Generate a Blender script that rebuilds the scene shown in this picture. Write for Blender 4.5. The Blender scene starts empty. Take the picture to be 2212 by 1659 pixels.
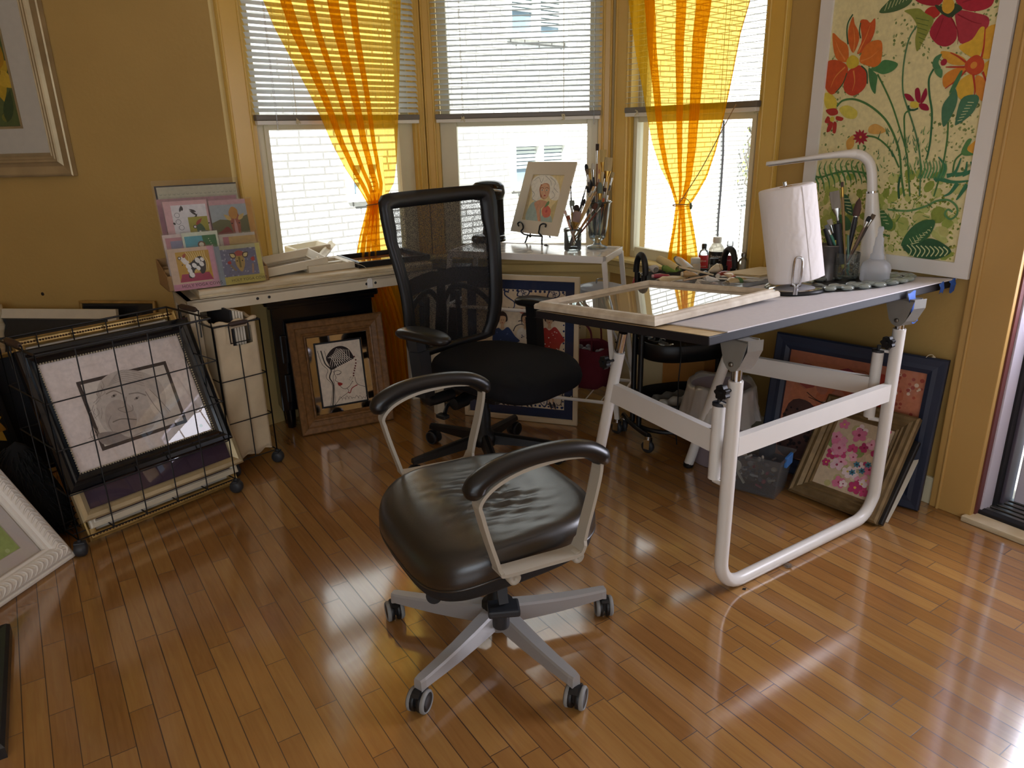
import bpy, bmesh, math, random
from mathutils import Vector, Matrix
from mathutils.geometry import tessellate_polygon
from math import sin, cos, pi, radians, sqrt, atan2
RND = random.Random(7)
SC = bpy.context.scene
COL = SC.collection
V = Vector
Z = V((0, 0, 1))
# ------------------------------------------------------------------ camera geometry (metres; camera 1.40 m above the floor)
CAM = V((0, 0, 1.40)); FPX = 1589.28; IW, IH = 2212, 1659
PITCH = radians(18.918); ROLL = radians(-1.2936)
FW = V((0, cos(PITCH), -sin(PITCH)))
_r0 = V((1, 0, 0)); _u0 = _r0.cross(FW)
RT = _r0 * cos(ROLL) + _u0 * sin(ROLL); UP = _u0 * cos(ROLL) - _r0 * sin(ROLL)
def ray(x, y): return RT * ((x - IW / 2) / FPX) - UP * ((y - IH / 2) / FPX) + FW
def at(x, y, z=0.0):
    "point of the horizontal plane z seen at photo position x, y"
    d = ray(x, y); return CAM + d * ((z - CAM.z) / d.z)
def onp(x, y, p, n):
    "point of the plane (p, n) seen at photo position x, y"
    d = ray(x, y); return CAM + d * ((V(p) - CAM).dot(n) / d.dot(n))
def D(deg): a = radians(deg); return V((sin(a), cos(a), 0))
def NR(deg): a = radians(deg); return V((cos(a), -sin(a), 0))      # right-hand normal of a heading (into the room)
def lerp(a, b, t): return a + (b - a) * t
# ------------------------------------------------------------------ materials
def lin(c):
    if isinstance(c, str):
        c = c.lstrip('#'); c = [int(c[i:i + 2], 16) / 255 for i in (0, 2, 4)]
    return tuple((x / 12.92 if x <= .04045 else ((x + .055) / 1.055) ** 2.4) for x in c)
def mk(name):
    m = bpy.data.materials.new(name); m.use_nodes = True
    nt = m.node_tree; nt.nodes.clear()
    out = nt.nodes.new('ShaderNodeOutputMaterial')
    return m, nt, out
def N(nt, t, **kw):
    n = nt.nodes.new(t)
    for k, v in kw.items(): setattr(n, k, v)
    return n
def L(nt, a, b): nt.links.new(a, b)
def principled(nt, out, col, rough=.5, metal=0., spec=.5):
    b = N(nt, 'ShaderNodeBsdfPrincipled')
    b.inputs['Base Color'].default_value = (*col, 1); b.inputs['Roughness'].default_value = rough
    b.inputs['Metallic'].default_value = metal; b.inputs['Specular IOR Level'].default_value = spec
    L(nt, b.outputs[0], out.inputs[0]); return b
def mat(name, c, rough=.5, metal=0., spec=.5, var=.0, vs=8., bump=0., bs=60., c2=None, stretch=None, coat=0.):
    "plain procedural material: base colour with a soft noise variation and an optional bump"
    m, nt, out = mk(name); col = lin(c); b = principled(nt, out, col, rough, metal, spec)
    if coat: b.inputs['Coat Weight'].default_value = coat; b.inputs['Coat Roughness'].default_value = .08
    tc = N(nt, 'ShaderNodeTexCoord'); src = tc.outputs['Object']
    if stretch:
        mp = N(nt, 'ShaderNodeMapping'); mp.inputs['Scale'].default_value = stretch; L(nt, src, mp.inputs[0]); src = mp.outputs[0]
    if var or c2:
        n = N(nt, 'ShaderNodeTexNoise'); n.inputs['Scale'].default_value = vs; n.inputs['Detail'].default_value = 5
        L(nt, src, n.inputs[0])
        r = N(nt, 'ShaderNodeValToRGB'); e = r.color_ramp.elements
        e[0].position = .3; e[1].position = .7
        lo = lin(c2) if c2 else tuple(x * (1 - var) for x in col); hi = col if c2 else tuple(min(1, x * (1 + var)) for x in col)
        e[0].color = (*lo, 1); e[1].color = (*hi, 1)
        L(nt, n.outputs[0], r.inputs[0]); L(nt, r.outputs[0], b.inputs['Base Color'])
    if bump:
        n = N(nt, 'ShaderNodeTexNoise'); n.inputs['Scale'].default_value = bs; n.inputs['Detail'].default_value = 3
        L(nt, src, n.inputs[0]); bp = N(nt, 'ShaderNodeBump'); bp.inputs['Strength'].default_value = bump; bp.inputs['Distance'].default_value = .004
        L(nt, n.outputs[0], bp.inputs['Height']); L(nt, bp.outputs[0], b.inputs['Normal'])
    return m
def glassy(name, tint=(1, 1, 1), refl=.5, rough=.0, body=0., bodycol=(1, 1, 1)):
    "thin clear pane or film: see-through with a Fresnel reflection and an optional milky body"
    m, nt, out = mk(name)
    tr = N(nt, 'ShaderNodeBsdfTransparent'); tr.inputs[0].default_value = (*tint, 1)
    gl = N(nt, 'ShaderNodeBsdfGlossy'); gl.inputs['Roughness'].default_value = rough
    fr = N(nt, 'ShaderNodeFresnel'); fr.inputs[0].default_value = 1.45
    ml = N(nt, 'ShaderNodeMath', operation='MULTIPLY'); ml.inputs[1].default_value = refl
    L(nt, fr.outputs[0], ml.inputs[0])
    mx = N(nt, 'ShaderNodeMixShader'); L(nt, ml.outputs[0], mx.inputs[0]); L(nt, tr.outputs[0], mx.inputs[1]); L(nt, gl.outputs[0], mx.inputs[2])
    last = mx
    if body:
        df = N(nt, 'ShaderNodeBsdfDiffuse'); df.inputs[0].default_value = (*bodycol, 1)
        tl = N(nt, 'ShaderNodeBsdfTranslucent'); tl.inputs[0].default_value = (*bodycol, 1)
        ad = N(nt, 'ShaderNodeMixShader'); ad.inputs[0].default_value = .5; L(nt, df.outputs[0], ad.inputs[1]); L(nt, tl.outputs[0], ad.inputs[2])
        m2 = N(nt, 'ShaderNodeMixShader'); m2.inputs[0].default_value = body
        L(nt, mx.outputs[0], m2.inputs[1]); L(nt, ad.outputs[0], m2.inputs[2]); last = m2
    L(nt, last.outputs[0], out.inputs[0]); return m
def art_mat(name, rough=.6, bump=.0):
    m, nt, out = mk(name); b = principled(nt, out, (1, 1, 1), rough, 0, .3)
    a = N(nt, 'ShaderNodeAttribute'); a.attribute_name = 'Col'
    tc = N(nt, 'ShaderNodeTexCoord'); n = N(nt, 'ShaderNodeTexNoise'); n.inputs['Scale'].default_value = 60; n.inputs['Detail'].default_value = 6
    L(nt, tc.outputs['Object'], n.inputs[0])
    mr = N(nt, 'ShaderNodeMapRange'); mr.inputs[3].default_value = .78; mr.inputs[4].default_value = 1.22
    L(nt, n.outputs[0], mr.inputs[0])
    mx = N(nt, 'ShaderNodeVectorMath', operation='SCALE'); L(nt, a.outputs['Color'], mx.inputs[0]); L(nt, mr.outputs[0], mx.inputs['Scale'])
    L(nt, mx.outputs[0], b.inputs['Base Color']); return m
# ------------------------------------------------------------------ objects
def tag(o, label=None, cat=None, group=None, kind=None):
    if label: o['label'] = label
    if cat: o['category'] = cat
    if group: o['group'] = group
    if kind: o['kind'] = kind
    return o
def thing(name, label, cat, loc, group=None):
    o = bpy.data.objects.new(name, None); o.empty_display_size = .05; COL.objects.link(o); o.location = loc
    return tag(o, label, cat, group)
def wloc(o):
    p = V(o.location)
    while o.parent: o = o.parent; p = p + V(o.location)
    return p
class Fr:
    "local frame: origin and three unit axes"
    def __init__(s, o, x, y=None, z=None):
        s.o = V(o); s.x = V(x).normalized(); s.z = V(z).normalized() if z is not None else V((0, 0, 1))
        s.y = V(y).normalized() if y is not None else s.z.cross(s.x)
    def p(s, a, b=0, c=0): return s.o + s.x * a + s.y * b + s.z * c
    def v(s, a, b=0, c=0): return s.x * a + s.y * b + s.z * c
    def loc(s, P): d = V(P) - s.o; return (d.dot(s.x), d.dot(s.y), d.dot(s.z))
    def at(s, a, b=0, c=0): return Fr(s.p(a, b, c), s.x, s.y, s.z)
W0 = Fr((0, 0, 0), (1, 0, 0))
def cr(P, n=6, closed=False):
    "Catmull-Rom through points (tuples or Vectors)"
    P = [V(p) for p in P]; m = len(P); out = []
    rng = range(m if closed else m - 1)
    for i in rng:
        g = (lambda k: P[k % m]) if closed else (lambda k: P[max(0, min(m - 1, k))])
        a, b, c, d = g(i - 1), g(i), g(i + 1), g(i + 2)
        for k in range(n):
            t = k / n
            out.append(.5 * ((2 * b) + (c - a) * t + (2 * a - 5 * b + 4 * c - d) * t * t + (3 * b - 3 * c + d - a) * t ** 3))
    if not closed: out.append(P[-1])
    return out
class MB:
    def __init__(s): s.v = []; s.f = []; s.mi = []; s.sm = []; s.c = []
    def add(s, vs, fs, mi=0, smooth=False, col=(1, 1, 1)):
        b = len(s.v); s.v += [V(v) for v in vs]
        for f in fs:
            s.f.append([b + i for i in f]); s.mi.append(mi); s.sm.append(smooth); s.c.append(col)
        return s
    def box(s, fr, a0, a1, b0, b1, c0, c1, mi=0, bev=0.):
        if bev:
            return s.rbox(fr, a0, a1, b0, b1, c0, c1, bev, mi)
        P = [fr.p(a, b, c) for c in (c0, c1) for b in (b0, b1) for a in (a0, a1)]
        return s.add(P, [(0, 2, 3, 1), (4, 5, 7, 6), (0, 1, 5, 4), (2, 6, 7, 3), (0, 4, 6, 2), (1, 3, 7, 5)], mi)
    def rbox(s, fr, a0, a1, b0, b1, c0, c1, r, mi=0):
        "box with chamfered edges"
        bm = bmesh.new(); bmesh.ops.create_cube(bm, size=1)
        for v in bm.verts: v.co = V(((a0 + a1) / 2 + v.co.x * (a1 - a0), (b0 + b1) / 2 + v.co.y * (b1 - b0), (c0 + c1) / 2 + v.co.z * (c1 - c0)))
        bmesh.ops.bevel(bm, geom=bm.edges[:], offset=r, segments=2, affect='EDGES', profile=.6)
        bm.verts.index_update()
        s.add([fr.p(*v.co) for v in bm.verts], [[v.index for v in f.verts] for f in bm.faces], mi); bm.free(); return s
    def tube(s, pts, r, seg=10, closed=False, cap=True, mi=0, flat=None):
        "round tube (r number or list); flat=(normal, kw) squashes the section"
        P = [V(p) for p in pts]; n = len(P); R = r if isinstance(r, (list, tuple)) else [r] * n
        T = []
        for i in range(n):
            a = P[(i - 1) % n] if (closed or i) else P[0]; b = P[(i + 1) % n] if (closed or i < n - 1) else P[-1]
            t = (b - a); T.append(t.normalized() if t.length > 1e-9 else V((0, 0, 1)))
        ref = Z if abs(T[0].z) < .9 else V((1, 0, 0)); u = (ref - T[0] * ref.dot(T[0])).normalized(); vs = []
        for i in range(n):
            u = (u - T[i] * u.dot(T[i])); u = u.normalized() if u.length > 1e-6 else T[i].orthogonal().normalized()
            w = T[i].cross(u)
            for k in range(seg):
                a = 2 * pi * k / seg; d = u * cos(a) * R[i] + w * sin(a) * R[i]
                if flat: nn, kw = flat; d = d - nn * d.dot(nn) * (1 - kw)
                vs.append(P[i] + d)
        fs = []; m = n if closed else n - 1
        for i in range(m):
            for k in range(seg):
                j = (i + 1) % n; fs.append((i * seg + k, i * seg + (k + 1) % seg, j * seg + (k + 1) % seg, j * seg + k))
        s.add(vs, fs, mi, True)
        if cap and not closed:
            s.add(vs[:seg], [tuple(reversed(range(seg)))], mi); s.add(vs[-seg:], [tuple(range(seg))], mi)
        return s
    def lathe(s, prof, fr, seg=20, mi=0, cap=True, sx=1., sy=1.):
        "prof: (radius, height) turned about the frame's z axis"
        vs = [fr.p(r * cos(2 * pi * k / seg) * sx, r * sin(2 * pi * k / seg) * sy, h) for r, h in prof for k in range(seg)]
        fs = [(i * seg + k, i * seg + (k + 1) % seg, (i + 1) * seg + (k + 1) % seg, (i + 1) * seg + k) for i in range(len(prof) - 1) for k in range(seg)]
        s.add(vs, fs, mi, True)
        if cap:
            if prof[0][0] > 1e-5: s.add(vs[:seg], [tuple(reversed(range(seg)))], mi)
            if prof[-1][0] > 1e-5: s.add(vs[-seg:], [tuple(range(seg))], mi)
        return s
    def bar(s, a, b, w, h, up=Z, mi=0, w2=None, h2=None):
        "rectangular bar from a to b, w across and h along up"
        a, b = V(a), V(b); t = (b - a).normalized(); up = V(up); x = t.cross(up).normalized(); y = x.cross(t).normalized()
        w2 = w2 or w; h2 = h2 or h
        P = [a - x * w / 2 - y * h / 2, a + x * w / 2 - y * h / 2, a + x * w / 2 + y * h / 2, a - x * w / 2 + y * h / 2,
             b - x * w2 / 2 - y * h2 / 2, b + x * w2 / 2 - y * h2 / 2, b + x * w2 / 2 + y * h2 / 2, b - x * w2 / 2 + y * h2 / 2]
        return s.add(P, [(3, 2, 1, 0), (4, 5, 6, 7), (0, 1, 5, 4), (1, 2, 6, 5), (2, 3, 7, 6), (3, 0, 4, 7)], mi)
    def strip(s, pts, w, th, nrm, mi=0, smooth=True, closed=False):
        "flat band following pts: w across along nrm, th thick"
        P = [V(p) for p in pts]; n = len(P); vs = []; W = w if isinstance(w, list) else [w] * n; nrm = V(nrm).normalized()
        for i in range(n):
            a = P[(i - 1) % n] if (closed or i) else P[0]; b = P[(i + 1) % n] if (closed or i < n - 1) else P[-1]
            t = (b - a).normalized(); q = t.cross(nrm).normalized()
            for sx, sy in ((-1, -1), (1, -1), (1, 1), (-1, 1)): vs.append(P[i] + nrm * W[i] / 2 * sx + q * th / 2 * sy)
        m = n if closed else n - 1
        fs = [(i * 4 + k, i * 4 + (k + 1) % 4, ((i + 1) % n) * 4 + (k + 1) % 4, ((i + 1) % n) * 4 + k) for i in range(m) for k in range(4)]
        if not closed: fs += [(3, 2, 1, 0), tuple((n - 1) * 4 + k for k in range(4))]
        return s.add(vs, fs, mi, False)
    def poly(s, pts, mi=0, col=(1, 1, 1)):
        pts = [V(p) for p in pts]
        if len(pts) <= 4: return s.add(pts, [tuple(range(len(pts)))], mi, False, col)
        return s.add(pts, [tuple(t) for t in tessellate_polygon([pts])], mi, False, col)
    def prism(s, pts, vec, mi=0):
        pts = [V(p) for p in pts]; n = len(pts); vec = V(vec); top = [p + vec for p in pts]
        s.poly(pts, mi); s.poly(top, mi)
        return s.add(pts + top, [(i, (i + 1) % n, n + (i + 1) % n, n + i) for i in range(n)], mi)
    def grid(s, rows, mi=0, smooth=True, close_u=False):
        n = len(rows[0]); vs = [p for r in rows for p in r]; m = n if close_u else n - 1
        return s.add(vs, [(i * n + k, i * n + (k + 1) % n, (i + 1) * n + (k + 1) % n, (i + 1) * n + k) for i in range(len(rows) - 1) for k in range(m)], mi, smooth)
    def sphere(s, fr, rx, ry=None, rz=None, seg=12, rings=7, mi=0):
        ry = ry or rx; rz = rz or rx
        prof = [(max(1e-4, sin(pi * i / rings)), -cos(pi * i / rings)) for i in range(rings + 1)]
        vs = [fr.p(r * cos(2 * pi * k / seg) * rx, r * sin(2 * pi * k / seg) * ry, h * rz) for r, h in prof for k in range(seg)]
        return s.add(vs, [(i * seg + k, i * seg + (k + 1) % seg, (i + 1) * seg + (k + 1) % seg, (i + 1) * seg + k) for i in range(rings) for k in range(seg)], mi, True)
    def build(s, name, mats, parent=None, mods=None, cols=False, fixn=True):
        if not isinstance(mats, (list, tuple)): mats = [mats]
        lo = V((min(v.x for v in s.v), min(v.y for v in s.v), min(v.z for v in s.v))); hi = V((max(v.x for v in s.v), max(v.y for v in s.v), max(v.z for v in s.v)))
        c = V(((lo.x + hi.x) / 2, (lo.y + hi.y) / 2, lo.z))
        me = bpy.data.meshes.new(name); me.from_pydata([tuple(v - c) for v in s.v], [], s.f); me.update()
        for m in mats: me.materials.append(m)
        me.polygons.foreach_set('material_index', s.mi); me.polygons.foreach_set('use_smooth', s.sm)
        if cols:
            a = me.color_attributes.new('Col', 'FLOAT_COLOR', 'CORNER')
            dat = []
            for p in me.polygons: dat += list((*s.c[p.index], 1.0)) * p.loop_total
            a.data.foreach_set('color', dat)
        if fixn and not cols:
            bm = bmesh.new(); bm.from_mesh(me); bmesh.ops.recalc_face_normals(bm, faces=bm.faces[:]); bm.to_mesh(me); bm.free()
        o = bpy.data.objects.new(name, me); COL.objects.link(o)
        if parent is not None: o.parent = parent; o.location = c - wloc(parent)
        else: o.location = c
        for t, kw in (mods or []):
            md = o.modifiers.new(t, t)
            for k, v in kw.items(): setattr(md, k, v)
        return o
def struct(mb, name, mats, parent=None, **kw):
    o = mb.build(name, mats, parent, **kw); o['kind'] = 'structure'; return o
_tc = {}
def text2d(t, size):
    "outline of a text as 2-D triangles: (verts, faces)"
    if (t, size) not in _tc:
        cu = bpy.data.curves.new('t', 'FONT'); cu.body = t; cu.size = size; cu.resolution_u = 2
        ob = bpy.data.objects.new('t', cu); COL.objects.link(ob); dg = bpy.context.evaluated_depsgraph_get()
        me = bpy.data.meshes.new_from_object(ob.evaluated_get(dg))
        _tc[(t, size)] = ([(v.co.x, v.co.y) for v in me.vertices], [tuple(p.vertices) for p in me.polygons])
        bpy.data.objects.remove(ob); bpy.data.curves.remove(cu); bpy.data.meshes.remove(me)
    return _tc[(t, size)]
class Art:
    "flat picture: coloured paint shapes on a sheet, one mesh; u, v in metres on the frame fr (z out of the sheet)"
    def __init__(s, fr, w, h, bg, step=2e-5):
        s.fr = fr; s.w = w; s.h = h; s.mb = MB(); s.k = 0; s.step = step
        if bg: s.poly([(0, 0), (w, 0), (w, h), (0, h)], bg)
    hold = False
    def _z(s):
        if not s.hold: s.k += 1
        return s.k * s.step
    def px(s, x, y):
        P = onp(x, y, s.fr.o, s.fr.z); a = s.fr.loc(P); return (min(max(a[0], 0), s.w), min(max(a[1], 0), s.h))
    def poly(s, pts, col):
        z = s._z(); s.mb.poly([s.fr.p(p[0], p[1], z) for p in pts], 0, lin(col)); return s
    def blob(s, pts, col, n=4): return s.poly([(p.x, p.y) for p in cr([(q[0], q[1], 0) for q in pts], n, True)], col)
    def line(s, pts, w, col, smooth=5, taper=1.):
        P = cr([(q[0], q[1], 0) for q in pts], smooth) if (smooth and len(pts) > 2) else [V((q[0], q[1], 0)) for q in pts]
        a = []; b = []; n = len(P)
        for i in range(n):
            t = (P[min(n - 1, i + 1)] - P[max(0, i - 1)]); t = t.normalized() if t.length > 1e-9 else V((1, 0, 0)); q = V((-t.y, t.x, 0)); ww = w / 2 * lerp(1, taper, i / max(1, n - 1))
            a.append(P[i] + q * ww); b.append(P[i] - q * ww)
        z = s._z(); c = lin(col)
        cl = lambda p: s.fr.p(min(max(p.x, 0), s.w), min(max(p.y, 0), s.h), z)
        for i in range(n - 1): s.mb.add([cl(a[i]), cl(a[i + 1]), cl(b[i + 1]), cl(b[i])], [(0, 1, 2, 3)], 0, False, c)
        return s
    def circ(s, u, v, r, col, ry=None, n=10, rot=0):
        ry = ry or r; cl = lambda a, b: (min(max(a, 0), s.w), min(max(b, 0), s.h))
        return s.poly([cl(u + r * cos(t) * cos(rot) - ry * sin(t) * sin(rot), v + r * cos(t) * sin(rot) + ry * sin(t) * cos(rot)) for t in [2 * pi * k / n for k in range(n)]], col)
    def leaf(s, a, b, wd, col, n=6):
        "pointed leaf from a to b"
        a = V((a[0], a[1], 0)); b = V((b[0], b[1], 0)); t = b - a; q = V((-t.y, t.x, 0)).normalized()
        P = [a + t * (i / n) + q * wd / 2 * sin(pi * (i / n) ** .8) for i in range(n + 1)] + [a + t * (i / n) - q * wd / 2 * sin(pi * (i / n) ** .8) for i in range(n - 1, 0, -1)]
        return s.poly([(min(max(p.x, 0), s.w), min(max(p.y, 0), s.h)) for p in P], col)
    def text(s, t, u, v, size, col):
        vs, fs = text2d(t, size); z = s._z(); s.mb.add([s.fr.p(u + a, v + b, z) for a, b in vs], fs, 0, False, lin(col)); return s
    def build(s, name, m, parent=None): return s.mb.build(name, m, parent, cols=True)
def frame_mb(fr, w, h, prof, mi=0):
    "mitred picture frame; prof: (distance inward from the outer edge, height out of the sheet)"
    mb = MB(); C4 = [(0, 0), (w, 0), (w, h), (0, h)]; sg = [(1, 1), (-1, 1), (-1, -1), (1, -1)]
    for i in range(4):
        j = (i + 1) % 4; vs = []
        for d, z in prof:
            vs.append(fr.p(C4[i][0] + sg[i][0] * d, C4[i][1] + sg[i][1] * d, z)); vs.append(fr.p(C4[j][0] + sg[j][0] * d, C4[j][1] + sg[j][1] * d, z))
        n = len(prof)
        mb.add(vs, [(2 * k, 2 * k + 1, (2 * k + 3), (2 * k + 2)) for k in range(n - 1)] + [(2 * n - 2, 2 * n - 1, 1, 0)], mi)
    return mb
def slab(fr, a0, a1, b0, b1, c0, c1): return MB().box(fr, a0, a1, b0, b1, c0, c1)
# ================================================================== shared materials
M = {}
M['wall'] = mat('wall_paint', '#BB9A5A', .55, 0, .35, var=.05, vs=3, bump=.25, bs=55)
M['cream'] = mat('cream_wall_paint', '#E2CB8A', .5, 0, .4, var=.04, vs=3, bump=.2, bs=55)
M['trim'] = mat('yellow_trim_paint', '#DCB558', .32, 0, .5, var=.04, vs=4, bump=.1, bs=25)
M['sash'] = mat('ivory_vinyl', '#DDD5B4', .35, 0, .5, var=.03)
M['ceil'] = mat('ceiling_paint', '#E6E0D0', .7)
M['white'] = mat('white_enamel', '#E4E0DA', .28, 0, .5, var=.02)
M['offwhite'] = mat('offwhite_paint', '#D9CDB4', .4, 0, .5, var=.05, vs=12)
M['worn'] = mat('worn_white_wood', '#DDD0B4', .5, 0, .4, var=.12, vs=9, c2='#C2AD84', stretch=(1, 1, 6))
M['black'] = mat('black_plastic', '#0E0F12', .45, 0, .5)
M['blackgloss'] = mat('black_lacquer', '#0B0C10', .16, 0, .5)
M['blackfab'] = mat('black_upholstery', '#0C0D12', .8, 0, .25, bump=.35, bs=700)
M['blackwire'] = mat('black_wire', '#0E0E10', .45, 0, .5)
M['ironblack'] = mat('wrought_iron', '#121214', .5, .3, .5)
M['chrome'] = mat('chrome', '#C9CACC', .12, 1.)
M['steel'] = mat('brushed_steel', '#8F8D88', .38, 1., var=.15, vs=30)
M['zinc'] = mat('grey_bracket_metal', '#8E8C86', .42, .2, var=.12, vs=14)
M['greypl'] = mat('grey_plastic', '#A9A6A4', .38, 0, .5)
M['greyrub'] = mat('grey_rubber', '#8A8A88', .6)
M['dkgrey'] = mat('dark_grey_plastic', '#2A2C30', .5)
M['glass'] = glassy('window_glass', (.97, .985, .985), .8)
M['picglass'] = glassy('picture_glass', (1, 1, 1), 1.0)
M['film'] = glassy('clear_film', (.97, .97, .97), 1.6, .08, .06, (.9, .9, .92))
M['clearpl'] = glassy('clear_plastic', (.86, .88, .90), .9, .1, .12, (.7, .72, .75))
M['jar'] = glassy('jar_glass', (.90, .94, .94), 1.3, .02, .03, (.9, .95, .95))
M['milky'] = glassy('milky_plastic', (.9, .92, .95), .8, .15, .45, (.86, .88, .92))
M['bag'] = glassy('thin_plastic_bag', (.92, .9, .86), 1.2, .2, .62, (.92, .89, .82))
M['art'] = art_mat('paint_on_paper', .6)
M['artgloss'] = art_mat('printed_gloss', .35)
M['paper'] = mat('white_paper', '#E9E6E0', .8, 0, .2, var=.02)
M['matbd'] = mat('cream_mat_board', '#D9D0BE', .85, 0, .2, var=.03, vs=40)
M['card'] = mat('brown_cardboard', '#A98558', .8, 0, .2, var=.08, vs=12)
M['gold'] = mat('worn_gilt', '#A98A50', .38, .55, .5, var=.25, vs=22, bump=.25, bs=60)
M['champ'] = mat('champagne_gilt', '#B5A27C', .36, .45, .5, var=.14, vs=9, stretch=(1, 1, 1))
M['orangecurtain'] = None

def sheer(name, c1, c2, fac):
    "sheer voile: tinted see-through cloth that glows where light comes through"
    m, nt, out = mk(name)
    tr = N(nt, 'ShaderNodeBsdfTransparent'); tr.inputs[0].default_value = (*c1, 1)
    df = N(nt, 'ShaderNodeBsdfDiffuse'); df.inputs[0].default_value = (*c2, 1)
    tl = N(nt, 'ShaderNodeBsdfTranslucent'); tl.inputs[0].default_value = (*c2, 1)
    a = N(nt, 'ShaderNodeMixShader'); a.inputs[0].default_value = .55; L(nt, df.outputs[0], a.inputs[1]); L(nt, tl.outputs[0], a.inputs[2])
    tc = N(nt, 'ShaderNodeTexCoord'); w = N(nt, 'ShaderNodeTexNoise'); w.inputs['Scale'].default_value = 30; w.inputs['Detail'].default_value = 2
    mp = N(nt, 'ShaderNodeMapping'); mp.inputs['Scale'].default_value = (5, 5, .12); L(nt, tc.outputs['Object'], mp.inputs[0]); L(nt, mp.outputs[0], w.inputs[0])
    mr = N(nt, 'ShaderNodeMapRange'); mr.inputs[1].default_value = .3; mr.inputs[2].default_value = .7; mr.inputs[3].default_value = fac - .08; mr.inputs[4].default_value = fac + .08; L(nt, w.outputs[0], mr.inputs[0])
    x = N(nt, 'ShaderNodeMixShader'); L(nt, mr.outputs[0], x.inputs[0]); L(nt, tr.outputs[0], x.inputs[1]); L(nt, a.outputs[0], x.inputs[2])
    L(nt, x.outputs[0], out.inputs[0]); return m
M['sheer'] = sheer('yellow_voile', lin('#FFE27A'), lin('#F9B818'), .5)

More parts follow.
